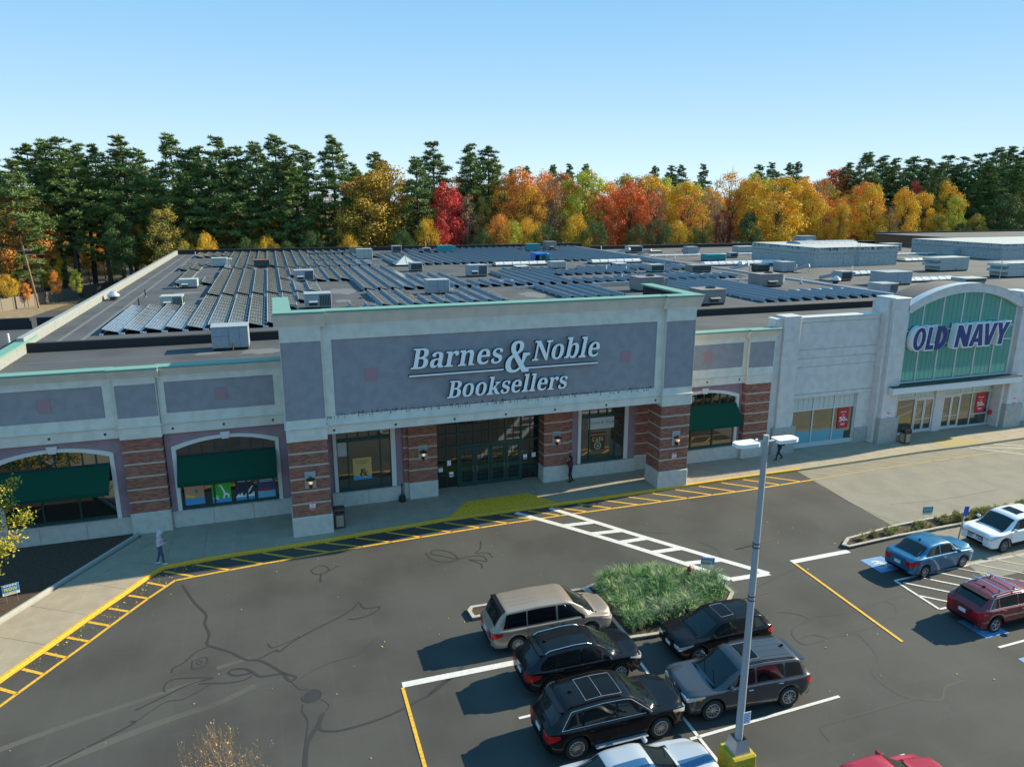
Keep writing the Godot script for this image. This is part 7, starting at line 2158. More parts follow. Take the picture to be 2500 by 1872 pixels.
class Body:
	# a car body as rings along x (front is +x); every ring runs from the underside over the side to the roof
	var d: Dictionary
	func pick(tab: Array, x: float) -> float:
		if x <= tab[0][0]: return tab[0][1]
		for k in tab.size() - 1:
			if x <= tab[k + 1][0]:
				var t: float = (x - tab[k][0]) / (tab[k + 1][0] - tab[k][0])
				return lerpf(tab[k][1], tab[k + 1][1], t * t * (3 - 2 * t) if d.get("soft", false) else t)
		return tab[-1][1]
	func soft(tab: Array, x: float) -> float:   # the same, rounded over 12 cm
		return (pick(tab, x - .10) + pick(tab, x - .05) + pick(tab, x) + pick(tab, x + .05) + pick(tab, x + .10)) / 5.0
	func belt(x: float) -> float: return soft(d.belt, x)
	func roof(x: float) -> float: return maxf(soft(d.roof, x), belt(x) + .012)
	func half(x: float) -> float:
		var e: float = (absf(x) - (d.L / 2 - .55)) / .55
		return d.W / 2 * (1.0 - .17 * maxf(0, e) ** 2.2 - .02 * (x / d.L) ** 2)
	func ring(x: float) -> PackedVector3Array:
		var w := half(x)
		var bl := belt(x)
		var rf := roof(x)
		var end: float = maxf(0, (absf(x) - (d.L / 2 - .16)) / .16)
		var bot: float = d.clear + .10 * end + (.05 if absf(x) > d.L / 2 - .6 else .0)
		bl -= .06 * end * end
		rf -= .06 * end * end
		w *= 1.0 - .05 * end * end
		var side := bot
		for ax in [d.fx, d.rx]:
			var R: float = d.r + .075
			if absf(x - ax) < R: side = maxf(side, d.r + sqrt(R * R - (x - ax) * (x - ax)) - .02)
		var s := clampf((rf - bl) / .35, 0, 1)
		var z8 := lerpf(w * .80, w * d.get("tuck", .76), s)
		var y8 := lerpf(bl + .008, rf - .07, s)
		var out := PackedVector3Array()
		var h := bl - side
		out.append_array([Vector3(x, bot + (side - bot) * .0, 0), Vector3(x, lerpf(bot, side, .9), w * .72), Vector3(x, side, w * .93), Vector3(x, side + minf(.05, h * .2), w * .985), Vector3(x, side + h * .34, w * 1.0), Vector3(x, side + h * .60, w * .995), Vector3(x, side + h * .80, w * 1.0), Vector3(x, bl - .035, w * .985), Vector3(x, bl - .006, w * .955), Vector3(x, bl + .004, w * .92)])
		out.append_array([Vector3(x, lerpf(bl + .004, y8, .5), lerpf(w * .92, z8, .47)), Vector3(x, y8, z8), Vector3(x, lerpf(bl + .012, rf - .03, s), z8 - .05), Vector3(x, rf - .008 * s, z8 * .78), Vector3(x, rf + .012, z8 * .45), Vector3(x, rf + .020, 0)])
		return out
	func top_at(x: float, z: float) -> float:
		var r := ring(x)
		z = absf(z)
		for k in range(11, 15):
			if z <= r[k].z and z >= r[k + 1].z: return lerpf(r[k + 1].y, r[k].y, (z - r[k + 1].z) / maxf(1e-5, r[k].z - r[k + 1].z))
		return r[11].y if z > r[11].z else r[15].y


func grid_mesh(rows: Array, flip := false) -> MB:   # a smooth sheet through rows of points
	var b := MB.new()
	var n: int = rows[0].size()
	for i in rows.size():
		for j in n:
			var p: Vector3 = rows[i][j]
			var du: Vector3 = rows[mini(i + 1, rows.size() - 1)][j] - rows[maxi(i - 1, 0)][j]
			var dv: Vector3 = rows[i][mini(j + 1, n - 1)] - rows[i][maxi(j - 1, 0)]
			var nn := dv.cross(du).normalized()
			b.v.append(p); b.n.append(-nn if flip else nn); b.c.append(Color.WHITE); b.u.append(Vector2(float(i) / rows.size(), float(j) / n))
	for i in rows.size() - 1:
		for j in n - 1:
			var k := i * n + j
			if flip: b.i.append_array([k, k + 1, k + n + 1, k, k + n + 1, k + n])
			else: b.i.append_array([k, k + n + 1, k + 1, k, k + n, k + n + 1])
	return b


func join(a: MB, b: MB) -> MB:
	var k := a.v.size()
	a.v.append_array(b.v); a.n.append_array(b.n); a.c.append_array(b.c); a.u.append_array(b.u)
	for t in b.i: a.i.append(t + k)
	return a


func mirrored(b: MB) -> MB:
	var m := MB.new()
	for k in b.v.size():
		m.v.append(Vector3(b.v[k].x, b.v[k].y, -b.v[k].z)); m.n.append(Vector3(b.n[k].x, b.n[k].y, -b.n[k].z)); m.c.append(b.c[k]); m.u.append(b.u[k])
	for k in range(0, b.i.size(), 3): m.i.append_array([b.i[k], b.i[k + 2], b.i[k + 1]])
	return m


func car_paint(key: String, c: Color, metal := .25) -> StandardMaterial3D:
	var dark := c.r + c.g + c.b < .06
	var m := mat(key, c, .4, metal, .12 if dark else .4)
	m.clearcoat_enabled = true
	m.clearcoat = .55 if dark else 1.0
	m.clearcoat_roughness = .04
	return m


func wheel(parent: Node3D, x: float, z: float, r: float, side: float, rim: Material, spokes: int) -> void:
	var t := MB.new()
	var w := .225
	t.lathe(Vector3(0, 0, 0), Vector3(0, 0, 1), [[r * .66, -w / 2 + .02], [r * .94, -w / 2], [r, -w / 2 + .03], [r, w / 2 - .03], [r * .94, w / 2], [r * .70, w / 2 - .012], [r * .66, w / 2 - .03]], 28)
	var o := Node3D.new()
	var q := part(parent, "wheel", t.mesh(), M.rubber, Vector3(x, r, z))
	if side < 0: q.rotation.y = PI
	var b := MB.new()
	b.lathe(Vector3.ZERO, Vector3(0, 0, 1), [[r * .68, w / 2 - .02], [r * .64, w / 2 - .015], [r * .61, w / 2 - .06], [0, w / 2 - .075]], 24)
	part(q, "rim_well_shade", b.mesh(), M.coil)  # dark dish closing the rim, its colour stands for shade between the spokes
	b = MB.new()
	b.lathe(Vector3.ZERO, Vector3(0, 0, 1), [[r * .69, w / 2 - .02], [r * .66, w / 2 - .006], [r * .60, w / 2 - .015], [r * .59, w / 2 - .06]], 24)
	b.lathe(Vector3.ZERO, Vector3(0, 0, 1), [[r * .19, w / 2 - .06], [r * .19, w / 2 - .022], [r * .1, w / 2 - .015], [0, w / 2 - .015]], 14)
	for k in spokes:
		var a := TAU * k / spokes
		var s := Transform3D(Basis(Vector3(0, 0, 1), a), Vector3(cos(a), sin(a), 0) * r * .38 + Vector3(0, 0, w / 2 - .036))
		b.obox(s, Vector3(r * .48, r * (1.55 / spokes) * .55, .03))
	part(q, "rim", b.mesh(), rim)
	o.free()


func car(label: String, cat: String, d: Dictionary, paint: Material, at: Vector3, turn: float) -> Node3D:
	var s := thing(d.get("called", "parked_car"), label, cat, at, "parked cars")
	s.rotation.y = turn
	var B := Body.new()
	B.d = d
	d["fx"] = d.wb / 2 + d.get("shift", 0.0)
	d["rx"] = -d.wb / 2 + d.get("shift", 0.0)
	var hl: float = d.L / 2
	var xs := []
	var x := -hl
	while x < hl - 1e-4:
		xs.append(x)
		var near := minf(absf(x - d.fx), absf(x - d.rx))
		x += .035 if absf(near - d.r - .05) < .12 else .02 if hl - absf(x) < .16 else .07
	xs.append(hl)
	var rings := []
	for q in xs: rings.append(B.ring(q))
	var half := grid_mesh(rings, true)
	var body := MB.new()
	join(body, half)
	join(body, mirrored(half))
	for e in [0, rings.size() - 1]:
		var r: PackedVector3Array = rings[e]
		var mid := Vector3(r[0].x, (r[0].y + r[15].y) / 2, 0)
		for k in 15:
			var a := r[k]; var c := r[k + 1]
			if e == 0:
				body.tri(mid, a, c); body.tri(mid, Vector3(c.x, c.y, -c.z), Vector3(a.x, a.y, -a.z))
			else:
				body.tri(mid, c, a); body.tri(mid, Vector3(a.x, a.y, -a.z), Vector3(c.x, c.y, -c.z))
	part(s, "body", body.mesh(), paint)
	# glass: windscreen, rear window, side windows
	var top_patch := func(x0: float, x1: float, share: float, lift: float, n := 10) -> MB:
		var rows := []
		for k in n + 1:
			var xx := lerpf(x0, x1, float(k) / n)
			var z8: float = B.ring(xx)[11].z
			var row := PackedVector3Array()
			for j in 13:
				var z := lerpf(-1, 1, j / 12.0) * z8 * share
				var slope: float = (B.top_at(xx + .02, z) - B.top_at(xx - .02, z)) / .04
				var nn := Vector3(-slope, 1, 0).normalized()
				row.append(Vector3(xx, B.top_at(xx, z), z) + nn * lift)
			rows.append(row)
		return grid_mesh(rows, false)
	var side_patch := func(xa0: float, xb0: float, xa1: float, xb1: float, lo: float, hi: float, lift: float) -> MB:
		var rows := []
		for k in 13:
			var u := k / 12.0
			var row := PackedVector3Array()
			for j in 6:
				var v := lerpf(lo, hi, j / 5.0)
				var xx := lerpf(lerpf(xa0, xb0, u), lerpf(xa1, xb1, u), j / 5.0)
				var r := B.ring(xx)
				var p: Vector3 = r[9].lerp(r[11], v)
				row.append(p + Vector3(0, .25, 1).normalized() * lift)
			rows.append(row)
		return grid_mesh(rows, true)
	part(s, "windscreen", top_patch.call(d.ws[0], d.ws[1], .93, .010).mesh(), M.car_glass)
	part(s, "rear_window", top_patch.call(d.rw[0], d.rw[1], .90, .010).mesh(), M.car_glass)
	for sd in [1, -1]:
		for q in d.win:
			var g: MB = side_patch.call(q[0], q[1], q[2], q[3], .08, .93, .008)
			part(s, "side_window", (g if sd > 0 else mirrored(g)).mesh(), M.tint_glass if q.size() > 4 and q[4] else M.car_glass)
		if d.get("chrome", false):
			var f := MB.new()
			var loop := []
			for k in 25: loop.append([lerpf(d.win[0][0] - .03, d.win[-1][1] + .03, k / 24.0), .04])
			for k in 25: loop.append([lerpf(d.win[-1][3] + .02, d.win[0][2] - .02, k / 24.0), .97])
			for k in loop.size():
				var p0: Array = loop[k]; var p1: Array = loop[(k + 1) % loop.size()]
				var r0 := B.ring(p0[0]); var r1 := B.ring(p1[0])
				f.tube(r0[9].lerp(r0[11], p0[1]) + Vector3(0, 0, .012), r1[9].lerp(r1[11], p1[1]) + Vector3(0, 0, .012), .011, .011, 4, false)
			part(s, "window_trim", (f if sd > 0 else mirrored(f)).mesh(), M.chrome)
		# door joints and handles
		var sm := MB.new()
		for xx in d.doors:
			var r := B.ring(xx); var r2 := B.ring(xx + .012)
			for k in range(3, 9):
				var o := Vector3(0, 0, .004)
				sm.quad(r[k] + o, r2[k] + o, r2[k + 1] + o, r[k + 1] + o)
		for k in 24:
			var xa := lerpf(d.doors[0], d.doors[-1], k / 24.0); var xb := lerpf(d.doors[0], d.doors[-1], (k + 1) / 24.0)
			var r := B.ring(xa); var r2 := B.ring(xb)
			if r[3].y < d.clear + .2: sm.quad(r[3] + Vector3(0, .03, .004), r2[3] + Vector3(0, .03, .004), r2[3] + Vector3(0, .042, .004), r[3] + Vector3(0, .042, .004))
		stuff(part(s, "door_joints", (sm if sd > 0 else mirrored(sm)).mesh(), M.seam))
		for xx in d.handles:
			var r := B.ring(xx)
			var h := MB.new(); h.cbox(r[6] + Vector3(-.09, .02, .0), r[6] + Vector3(.09, .055, .035), .012)
			part(s, "door_handle", (h if sd > 0 else mirrored(h)).mesh(), d.get("handle", paint))
		var mr := MB.new()
		var rr := B.ring(d.mirror)
		mr.cbox(rr[9] + Vector3(-.07, .02, .03), rr[9] + Vector3(.07, .17, .25), .045)
		part(s, "wing_mirror", (mr if sd > 0 else mirrored(mr)).mesh(), d.get("mirrors", paint))
		# lamps: a piece wrapped round the flank and one on the end
		var flank := func(xx: float, y: float) -> Vector3:
			var r := B.ring(xx)
			for k in range(3, 9):
				if y <= r[k + 1].y and y >= r[k].y: return r[k].lerp(r[k + 1], (y - r[k].y) / maxf(1e-5, r[k + 1].y - r[k].y))
			return r[8] if y > r[8].y else r[3]
		for e in [1, -1]:
			var len_: float = d.get("head", .55) if e > 0 else d.get("tail", .32)
			var tall: float = d.get("head_h", .16) if e > 0 else d.get("tail_h", .30)
			var drop: float = .035 if e > 0 else d.get("tail_drop", .06)
			var yt: float = B.belt(e * (hl - .10)) - drop
			var rows := []
			for k in 7:
				var xx: float = lerpf(hl - .015, hl - len_, k / 6.0) * e
				var row := PackedVector3Array()
				var slim := lerpf(1.0, .35, k / 6.0)
				var rise: float = (B.belt(xx) - drop - yt) * (1.0 if e > 0 else .3)
				for j in 4: row.append(flank.call(xx, yt + rise - tall * slim * (1.0 - j / 3.0)) + Vector3(.004 * e, 0, .009))
				rows.append(row)
			var lb := grid_mesh(rows, e < 0)
			var fz: float = B.ring((hl - .005) * e)[6].z
			var nose := MB.new()
			nose.cbox(Vector3((hl - .05) if e > 0 else -hl - .016, yt - tall, fz * d.get("lamp_in", .58)), Vector3((hl + .016) if e > 0 else -hl + .05, yt - .015, fz * .99), .02)
			join(lb, nose)
			part(s, "headlight" if e > 0 else "tail_light", (lb if sd > 0 else mirrored(lb)).mesh(), M.head_clear if e > 0 else M.tail_red)
		if d.get("amber", false):
			var r := B.ring(hl - .42)
			var am := MB.new(); am.cbox(r[6] + Vector3(-.09, -.03, -.02), r[6] + Vector3(.05, .05, .014), .012)
			part(s, "indicator", (am if sd > 0 else mirrored(am)).mesh(), M.amber)
		if d.get("clad", false):
			var rows := []
			for k in 26:
				var r := B.ring(lerpf(d.rx + d.r + .09, d.fx - d.r - .09, k / 25.0))
				rows.append(PackedVector3Array([r[2] + Vector3(0, -.004, .004), r[3] + Vector3(0, 0, .008), r[3].lerp(r[4], .75) + Vector3(0, 0, .008)]))
			var cm := grid_mesh(rows, true)
			part(s, "sill_trim", (cm if sd > 0 else mirrored(cm)).mesh(), M.trim_black)
			for ax in [d.fx, d.rx]:
				var lip := MB.new()
				var last := Vector3.ZERO
				for k in 17:
					var a := PI * k / 16.0
					var p := Vector3(ax + cos(a) * (d.r + .085), d.r + sin(a) * (d.r + .085) - .02, B.half(ax) + .004)
					if k: lip.tube(last, p, .032, .032, 5, false)
					last = p
				part(s, "arch_trim", (lip if sd > 0 else mirrored(lip)).mesh(), M.trim_black)
		if d.has("rails"):
			var rb := MB.new()
			var last := Vector3.ZERO
			for k in 13:
				var xx := lerpf(d.rails[0], d.rails[1], k / 12.0)
				var r := B.ring(xx)
				var p := r[12] + Vector3(0, .055 if k > 0 and k < 12 else .0, -.04)
				if k: rb.tube(last, p, .02, .02, 6)
				last = p
			part(s, "roof_rail", (rb if sd > 0 else mirrored(rb)).mesh(), d.get("rail_mat", M.trim_black))
		if d.get("step", false):
			var stp := MB.new(); stp.cbox(Vector3(d.rx + d.r + .2, d.clear + .08, B.half(0) - .05), Vector3(d.fx - d.r - .15, d.clear + .13, B.half(0) + .14), .02)
			part(s, "running_board", (stp if sd > 0 else mirrored(stp)).mesh(), M.grey_metal)
	for ax in [d.fx, d.rx]:
		for sd in [1, -1]: wheel(s, ax, sd * (B.half(ax) - .125), d.r, sd, d.get("rim", M.rim_silver), d.get("spokes", 10))
	# front: grille, lower intake, plate; back: plate, bumper insert, wiper
	var fr := B.ring(hl)
	var fw: float = fr[6].z
	var gy: float = fr[8].y
	part(s, "grille", cb(Vector3(hl - .03, gy - .27, -fw * .57), Vector3(hl + .012, gy - .03, fw * .57), .01).mesh(), M.trim_black)
	var gb := MB.new()
	for k in d.get("bars", 3): gb.box(Vector3(hl + .012, gy - .24 + k * .06, -fw * .53), Vector3(hl + .022, gy - .215 + k * .06, fw * .53))
	for k in d.get("slots", 0):
		var zz := lerpf(-fw * .5, fw * .5, (k + .5) / d.slots)
		gb.cbox(Vector3(hl - .01, gy - .26, zz - .062), Vector3(hl + .024, gy - .04, zz - .036), .005)
		gb.cbox(Vector3(hl - .01, gy - .26, zz + .036), Vector3(hl + .024, gy - .04, zz + .062), .005)
	if gb.v.size(): stuff(part(s, "grille_bars", gb.mesh(), M.bright_trim))
	if d.get("badge", true):
		var bd := MB.new(); bd.lathe(Vector3(hl + .012, gy - .12, 0), Vector3(1, 0, 0), [[.07, 0], [.07, .012], [.05, .014], [.05, .008], [0, .008]], 14)
		part(s, "badge", bd.mesh(), M.chrome)
	part(s, "lower_intake", cb(Vector3(hl - .03, d.clear + .14, -fw * .6), Vector3(hl + .014, d.clear + .28, fw * .6), .01).mesh(), M.trim_black)
	part(s, "number_plate", cb(Vector3(hl, d.clear + .30, -.16), Vector3(hl + .026, d.clear + .44, .16), .005).mesh(), M.plate)
	var rr0 := B.ring(-hl)
	part(s, "number_plate", cb(Vector3(-hl - .03, lerpf(d.clear, rr0[8].y, d.get("plate_y", .62)), -.16), Vector3(-hl, lerpf(d.clear, rr0[8].y, d.get("plate_y", .62)) + .15, .16), .005).mesh(), M.plate)
	part(s, "bumper_insert", cb(Vector3(-hl - .02, d.clear + .14, -rr0[6].z * .8), Vector3(-hl + .02, d.clear + .24, rr0[6].z * .8), .01).mesh(), M.trim_black)
	# roof pieces
	if d.has("sun"):
		part(s, "sunroof", top_patch.call(d.sun[0], d.sun[1], d.sun[2], .006).mesh(), M.roof_glass)
		var rim := MB.new()
		var zz: float = B.ring((d.sun[0] + d.sun[1]) / 2)[11].z * d.sun[2]
		var cs := [Vector2(d.sun[0], -zz), Vector2(d.sun[1], -zz), Vector2(d.sun[1], zz), Vector2(d.sun[0], zz)]
		for k in 4:
			for j in 6:
				var p: Vector2 = cs[k].lerp(cs[(k + 1) % 4], j / 6.0); var q: Vector2 = cs[k].lerp(cs[(k + 1) % 4], (j + 1) / 6.0)
				rim.tube(Vector3(p.x, B.top_at(p.x, p.y) + .006, p.y), Vector3(q.x, B.top_at(q.x, q.y) + .006, q.y), .009, .009, 4, false)
		if d.sun.size() > 3:
			for j in 6:
				var za := lerpf(-zz, zz, j / 6.0); var zb := lerpf(-zz, zz, (j + 1) / 6.0)
				rim.tube(Vector3(d.sun[3], B.top_at(d.sun[3], za) + .006, za), Vector3(d.sun[3], B.top_at(d.sun[3], zb) + .006, zb), .009, .009, 4, false)
		part(s, "sunroof_rim", rim.mesh(), M.grey_metal)
	if d.has("ribs"):
		for k in 4:
			var zz := lerpf(-.42, .42, k / 3.0)
			var b := MB.new()
			for j in 8:
				var xa := lerpf(d.ribs[0], d.ribs[1], j / 8.0); var xb := lerpf(d.ribs[0], d.ribs[1], (j + 1) / 8.0)
				b.tube(Vector3(xa, B.top_at(xa, zz) + .0, zz), Vector3(xb, B.top_at(xb, zz) + .0, zz), .014, .014, 4, false)
			part(s, "roof_rib", b.mesh(), paint)
	if d.has("spoiler"):
		var xx: float = d.spoiler
		var r := B.ring(xx)
		part(s, "spoiler", cb(Vector3(xx - .17, r[13].y - .02, -r[12].z * .95), Vector3(xx + .06, r[13].y + .045, r[12].z * .95), .03).mesh(), d.get("spoiler_mat", paint))
	if d.has("fin"):
		var b := MB.new()
		var y: float = B.top_at(d.fin, 0)
		b.prism(PackedVector2Array([Vector2(d.fin - .09, y - .01), Vector2(d.fin + .1, y - .01), Vector2(d.fin - .02, y + .07), Vector2(d.fin - .09, y + .07)]), on_front, -.02, .02)
		part(s, "antenna", b.mesh(), M.trim_black)
	for k in 2:
		var b := MB.new()
		var z0 := -.55 + k * .6
		var xa: float = d.ws[1] - .02
		b.tube(Vector3(xa, B.top_at(xa, z0) + .025, z0), Vector3(xa - .22, B.top_at(xa - .22, z0 + .45) + .025, z0 + .45), .012, .009, 4)
		part(s, "wiper", b.mesh(), M.trim_black)
	var cw := MB.new()
	cw.obox(Transform3D(Basis(), Vector3(d.ws[1] + .05, B.belt(d.ws[1] + .05) + .02, 0)), Vector3(.12, .012, B.half(d.ws[1]) * 1.5))
	part(s, "cowl", cw.mesh(), M.trim_black)
	return s


func build_cars() -> void:
	var tg := mat("tint_glass", Color(.006, .007, .009), .03, 0, .7)
	# beige minivan
	var d := {"called": "parked_minivan", "L": 5.1, "W": 1.93, "H": 1.76, "wb": 3.06, "r": .335, "clear": .22, "shift": .0, "tuck": .80,
		"belt": [[-2.55, .98], [-2.3, 1.02], [1.35, 1.02], [1.75, .98], [2.3, .88], [2.55, .76]], "roof": [[-2.55, .98], [-2.42, 1.16], [-2.1, 1.66], [-1.9, 1.72], [-.6, 1.77], [.55, 1.74], [.8, 1.66], [1.85, .99]],
		"ws": [.86, 1.78], "rw": [-2.40, -2.10], "win": [[-2.1, -1.15, -1.95, -1.15, true], [-1.10, .08, -1.10, .08, true], [.16, 1.35, .16, .72]], "doors": [-1.12, .12, 1.22], "handles": [-.12, .34], "handle": M.trim_black, "mirror": 1.15, "mirrors": M.trim_black,
		"ribs": [-1.75, -.5], "tail": .42, "tail_lo": 4, "rim": M.rim_silver, "spokes": 12, "bars": 2, "amber": true, "spoiler": -2.0, "spoiler_mat": M.trim_black}
	car("beige minivan with ribbed roof parked at the grass island corner", "minivan", d, car_paint("beige_paint", Color(.30, .245, .19), .35), Vector3(9.49, 0, -24.25), 0)
	# black compact suv with silver rails
	d = {"L": 4.48, "W": 1.86, "H": 1.66, "wb": 2.67, "r": .36, "clear": .24, "belt": [[-2.24, .98], [-2.0, 1.06], [.9, 1.03], [1.4, 1.02], [2.0, .98], [2.24, .88]], "roof": [[-2.24, .98], [-2.1, 1.12], [-1.65, 1.5], [-1.45, 1.6], [-.4, 1.67], [.3, 1.63], [.5, 1.58], [1.45, 1.01]],
		"ws": [.56, 1.38], "rw": [-2.05, -1.62], "win": [[-1.72, -1.3, -1.45, -1.25, true], [-1.24, -.22, -1.18, -.22], [-.14, .98, -.14, .38]], "doors": [-1.2, -.18, .95], "handles": [-1.0, .0], "mirror": .82, "clad": true, "rails": [-1.5, .25], "rail_mat": M.chrome, "spoiler": -1.6, "fin": -1.3, "rim": M.rim_silver, "spokes": 10, "bars": 4, "tail": .5}
	car("black compact suv with silver roof rails beside the beige minivan", "suv", d, car_paint("black_paint_a", Color(.008, .009, .011), .2), Vector3(9.62, 0, -21.4), 0)
	# black suv with chrome window line
	d = {"L": 4.86, "W": 1.94, "H": 1.77, "wb": 2.96, "r": .39, "clear": .26, "belt": [[-2.43, 1.02], [-2.2, 1.1], [1.0, 1.07], [1.5, 1.06], [2.15, 1.02], [2.43, .90]], "roof": [[-2.43, 1.02], [-2.25, 1.18], [-1.85, 1.6], [-1.65, 1.71], [-.5, 1.78], [.25, 1.74], [.5, 1.68], [1.5, 1.06]],
		"ws": [.56, 1.44], "rw": [-2.22, -1.85], "win": [[-1.95, -1.3, -1.6, -1.28], [-1.22, -.12, -1.2, -.12], [-.04, 1.12, -.04, .42]], "chrome": true, "doors": [-1.25, -.08, 1.08], "handles": [-1.0, .12], "mirror": .95, "rails": [-1.7, .2], "sun": [-1.05, .2, .72, -.5], "spoiler": -1.85, "fin": -1.35, "rim": M.rim_silver, "spokes": 14, "bars": 3, "amber": true, "step": true, "tail": .38}
	car("glossy black suv with chrome window line and running board", "suv", d, car_paint("black_paint_b", Color(.007, .008, .010), .2), Vector3(9.42, 0, -18.42), 0)
	# silver car cut by the lower edge
	d = {"L": 4.85, "W": 1.9, "H": 1.4, "wb": 2.85, "r": .35, "clear": .17, "belt": [[-2.42, .90], [-2.2, .98], [-1.2, .97], [.6, .95], [1.2, .94], [2.1, .86], [2.42, .74]], "roof": [[-2.0, .98], [-1.75, 1.0], [-.95, 1.34], [-.75, 1.39], [.05, 1.41], [.3, 1.36], [1.25, .95]],
		"ws": [.38, 1.18], "rw": [-1.68, -.98], "win": [[-1.4, -.62, -.85, -.6], [-.52, .95, -.52, .2]], "doors": [-.6, .95], "handles": [-.4], "mirror": .75, "rim": M.rim_dark, "spokes": 10, "tail": .3}
	var sv := car("silver car with dark blue stripe over hood and roof", "car", d, car_paint("silver_paint", Color(.50, .52, .55), .45), Vector3(8.98, 0, -15.5), 0)
	# black hatchback facing the minivan row
	d = {"called": "parked_hatchback", "L": 4.22, "W": 1.8, "H": 1.47, "wb": 2.6, "r": .325, "clear": .18, "belt": [[-2.11, .88], [-1.95, .96], [.8, .93], [1.2, .92], [1.85, .86], [2.11, .74]], "roof": [[-2.11, .88], [-1.98, 1.05], [-1.6, 1.38], [-1.4, 1.43], [-.4, 1.48], [.15, 1.45], [.35, 1.40], [1.25, .92]],
		"ws": [.42, 1.18], "rw": [-1.95, -1.58], "win": [[-1.62, -1.22, -1.4, -1.2], [-1.14, -.22, -1.12, -.22], [-.14, .85, -.14, .28]], "doors": [-1.18, -.18, .85], "handles": [-.95, .0], "mirror": .72, "sun": [-.45, .1, .62], "rim": M.rim_dark, "spokes": 5, "bars": 0, "tail": .35}
	car("black hatchback with sunroof between the grass island and the grey suv", "hatchback", d, car_paint("black_paint_c", Color(.006, .006, .007), .1), Vector3(15.55, 0, -21.42), PI)
	# dark grey suv with seven-slot grille
	d = {"L": 4.83, "W": 1.95, "H": 1.77, "wb": 2.92, "r": .385, "clear": .28, "belt": [[-2.41, 1.04], [-2.2, 1.12], [.9, 1.09], [1.35, 1.08], [2.15, 1.05], [2.41, .96]], "roof": [[-2.41, 1.04], [-2.25, 1.2], [-1.95, 1.62], [-1.8, 1.71], [-.5, 1.78], [.2, 1.75], [.42, 1.69], [1.35, 1.08]],
		"ws": [.48, 1.3], "rw": [-2.24, -1.95], "win": [[-2.0, -1.3, -1.85, -1.28, true], [-1.22, -.18, -1.2, -.18, true], [-.1, 1.0, -.1, .35]], "doors": [-1.26, -.14, 1.0], "handles": [-1.05, .1], "handle": M.chrome, "mirror": .85, "rails": [-1.75, .2], "sun": [-.45, .12, .62], "ribs": [-1.65, -.65], "spoiler": -1.98, "fin": -1.6, "rim": M.rim_silver, "spokes": 10, "bars": 0, "slots": 7, "badge": false, "amber": true, "head": .62, "clad": false, "tail": .35}
	car("dark grey suv with seven-slot chrome grille beside the light pole", "suv", d, car_paint("grey_paint", Color(.045, .05, .06), .4), Vector3(14.5, 0, -18.5), PI - .07)
	# blue sedan
	d = {"called": "parked_sedan", "L": 4.3, "W": 1.7, "H": 1.5, "wb": 2.57, "r": .30, "clear": .18, "belt": [[-2.15, .88], [-2.0, 1.0], [-1.35, 1.02], [.7, .94], [1.15, .92], [1.85, .86], [2.15, .73]], "roof": [[-2.0, 1.0], [-1.75, 1.03], [-1.0, 1.40], [-.8, 1.46], [-.2, 1.50], [.3, 1.46], [.5, 1.40], [1.25, .93]],
		"ws": [.56, 1.2], "rw": [-1.7, -1.02], "win": [[-1.35, -.36, -.95, -.36], [-.28, .9, -.28, .42]], "doors": [-1.22, -.32, .82], "handles": [-1.05, -.1], "mirror": .72, "rim": M.rim_silver, "spokes": 9, "bars": 2, "tail": .42, "fin": -.8}
	car("bright blue sedan parked on the painted accessible bay", "sedan", d, car_paint("blue_paint_car", Color(.012, .13, .26), .35), Vector3(29.0, 0, -23.76), .085)
	# red crossover with roof bars
	d = {"L": 4.36, "W": 1.82, "H": 1.56, "wb": 2.7, "r": .335, "clear": .19, "belt": [[-2.18, .96], [-2.0, 1.04], [.85, .98], [1.25, .97], [1.9, .93], [2.18, .82]], "roof": [[-2.18, .96], [-2.05, 1.12], [-1.6, 1.44], [-1.4, 1.51], [-.4, 1.56], [.2, 1.53], [.42, 1.47], [1.3, .97]],
		"ws": [.48, 1.24], "rw": [-2.0, -1.58], "win": [[-1.72, -1.25, -1.42, -1.22], [-1.16, -.2, -1.14, -.2], [-.12, .92, -.12, .34]], "chrome": true, "doors": [-1.2, -.16, .9], "handles": [-.98, .0], "mirror": .78, "clad": true, "rails": [-1.45, .2], "rail_mat": M.chrome, "spoiler": -1.6, "spoiler_mat": M.trim_black, "fin": -1.15, "rim": M.rim_silver, "spokes": 5, "bars": 1, "tail": .35}
	var rd := car("dark red crossover with two silver roof bars beside the striped aisle", "suv", d, car_paint("red_paint", Color(.16, .008, .016), .3), Vector3(28.17, 0, -19.42), 0)
	for q in [-.15, -.95]:
		var b := MB.new(); b.cbox(Vector3(q - .03, 1.66, -.72), Vector3(q + .03, 1.695, .72), .012)
		for z in [-.52, .52]: b.box(Vector3(q - .03, 1.53, z - .04), Vector3(q + .03, 1.665, z + .04))
		part(rd, "roof_bar", b.mesh(), M.chrome)
	# white suv at the right edge
	d = {"L": 4.54, "W": 1.84, "H": 1.66, "wb": 2.62, "r": .345, "clear": .22, "belt": [[-2.27, 1.0], [-2.05, 1.08], [.85, 1.03], [1.3, 1.01], [1.95, .98], [2.27, .88]], "roof": [[-2.27, 1.0], [-2.15, 1.15], [-1.8, 1.52], [-1.6, 1.61], [-.4, 1.67], [.25, 1.63], [.45, 1.57], [1.4, 1.01]],
		"ws": [.52, 1.34], "rw": [-2.1, -1.75], "win": [[-1.85, -1.3, -1.6, -1.28], [-1.2, -.18, -1.18, -.18], [-.1, .98, -.1, .38]], "doors": [-1.24, -.14, .95], "handles": [-1.0, .05], "mirror": .82, "clad": true, "sun": [-.5, .1, .6], "rim": M.rim_dark, "spokes": 8, "bars": 3, "head": .62, "tail": .35}
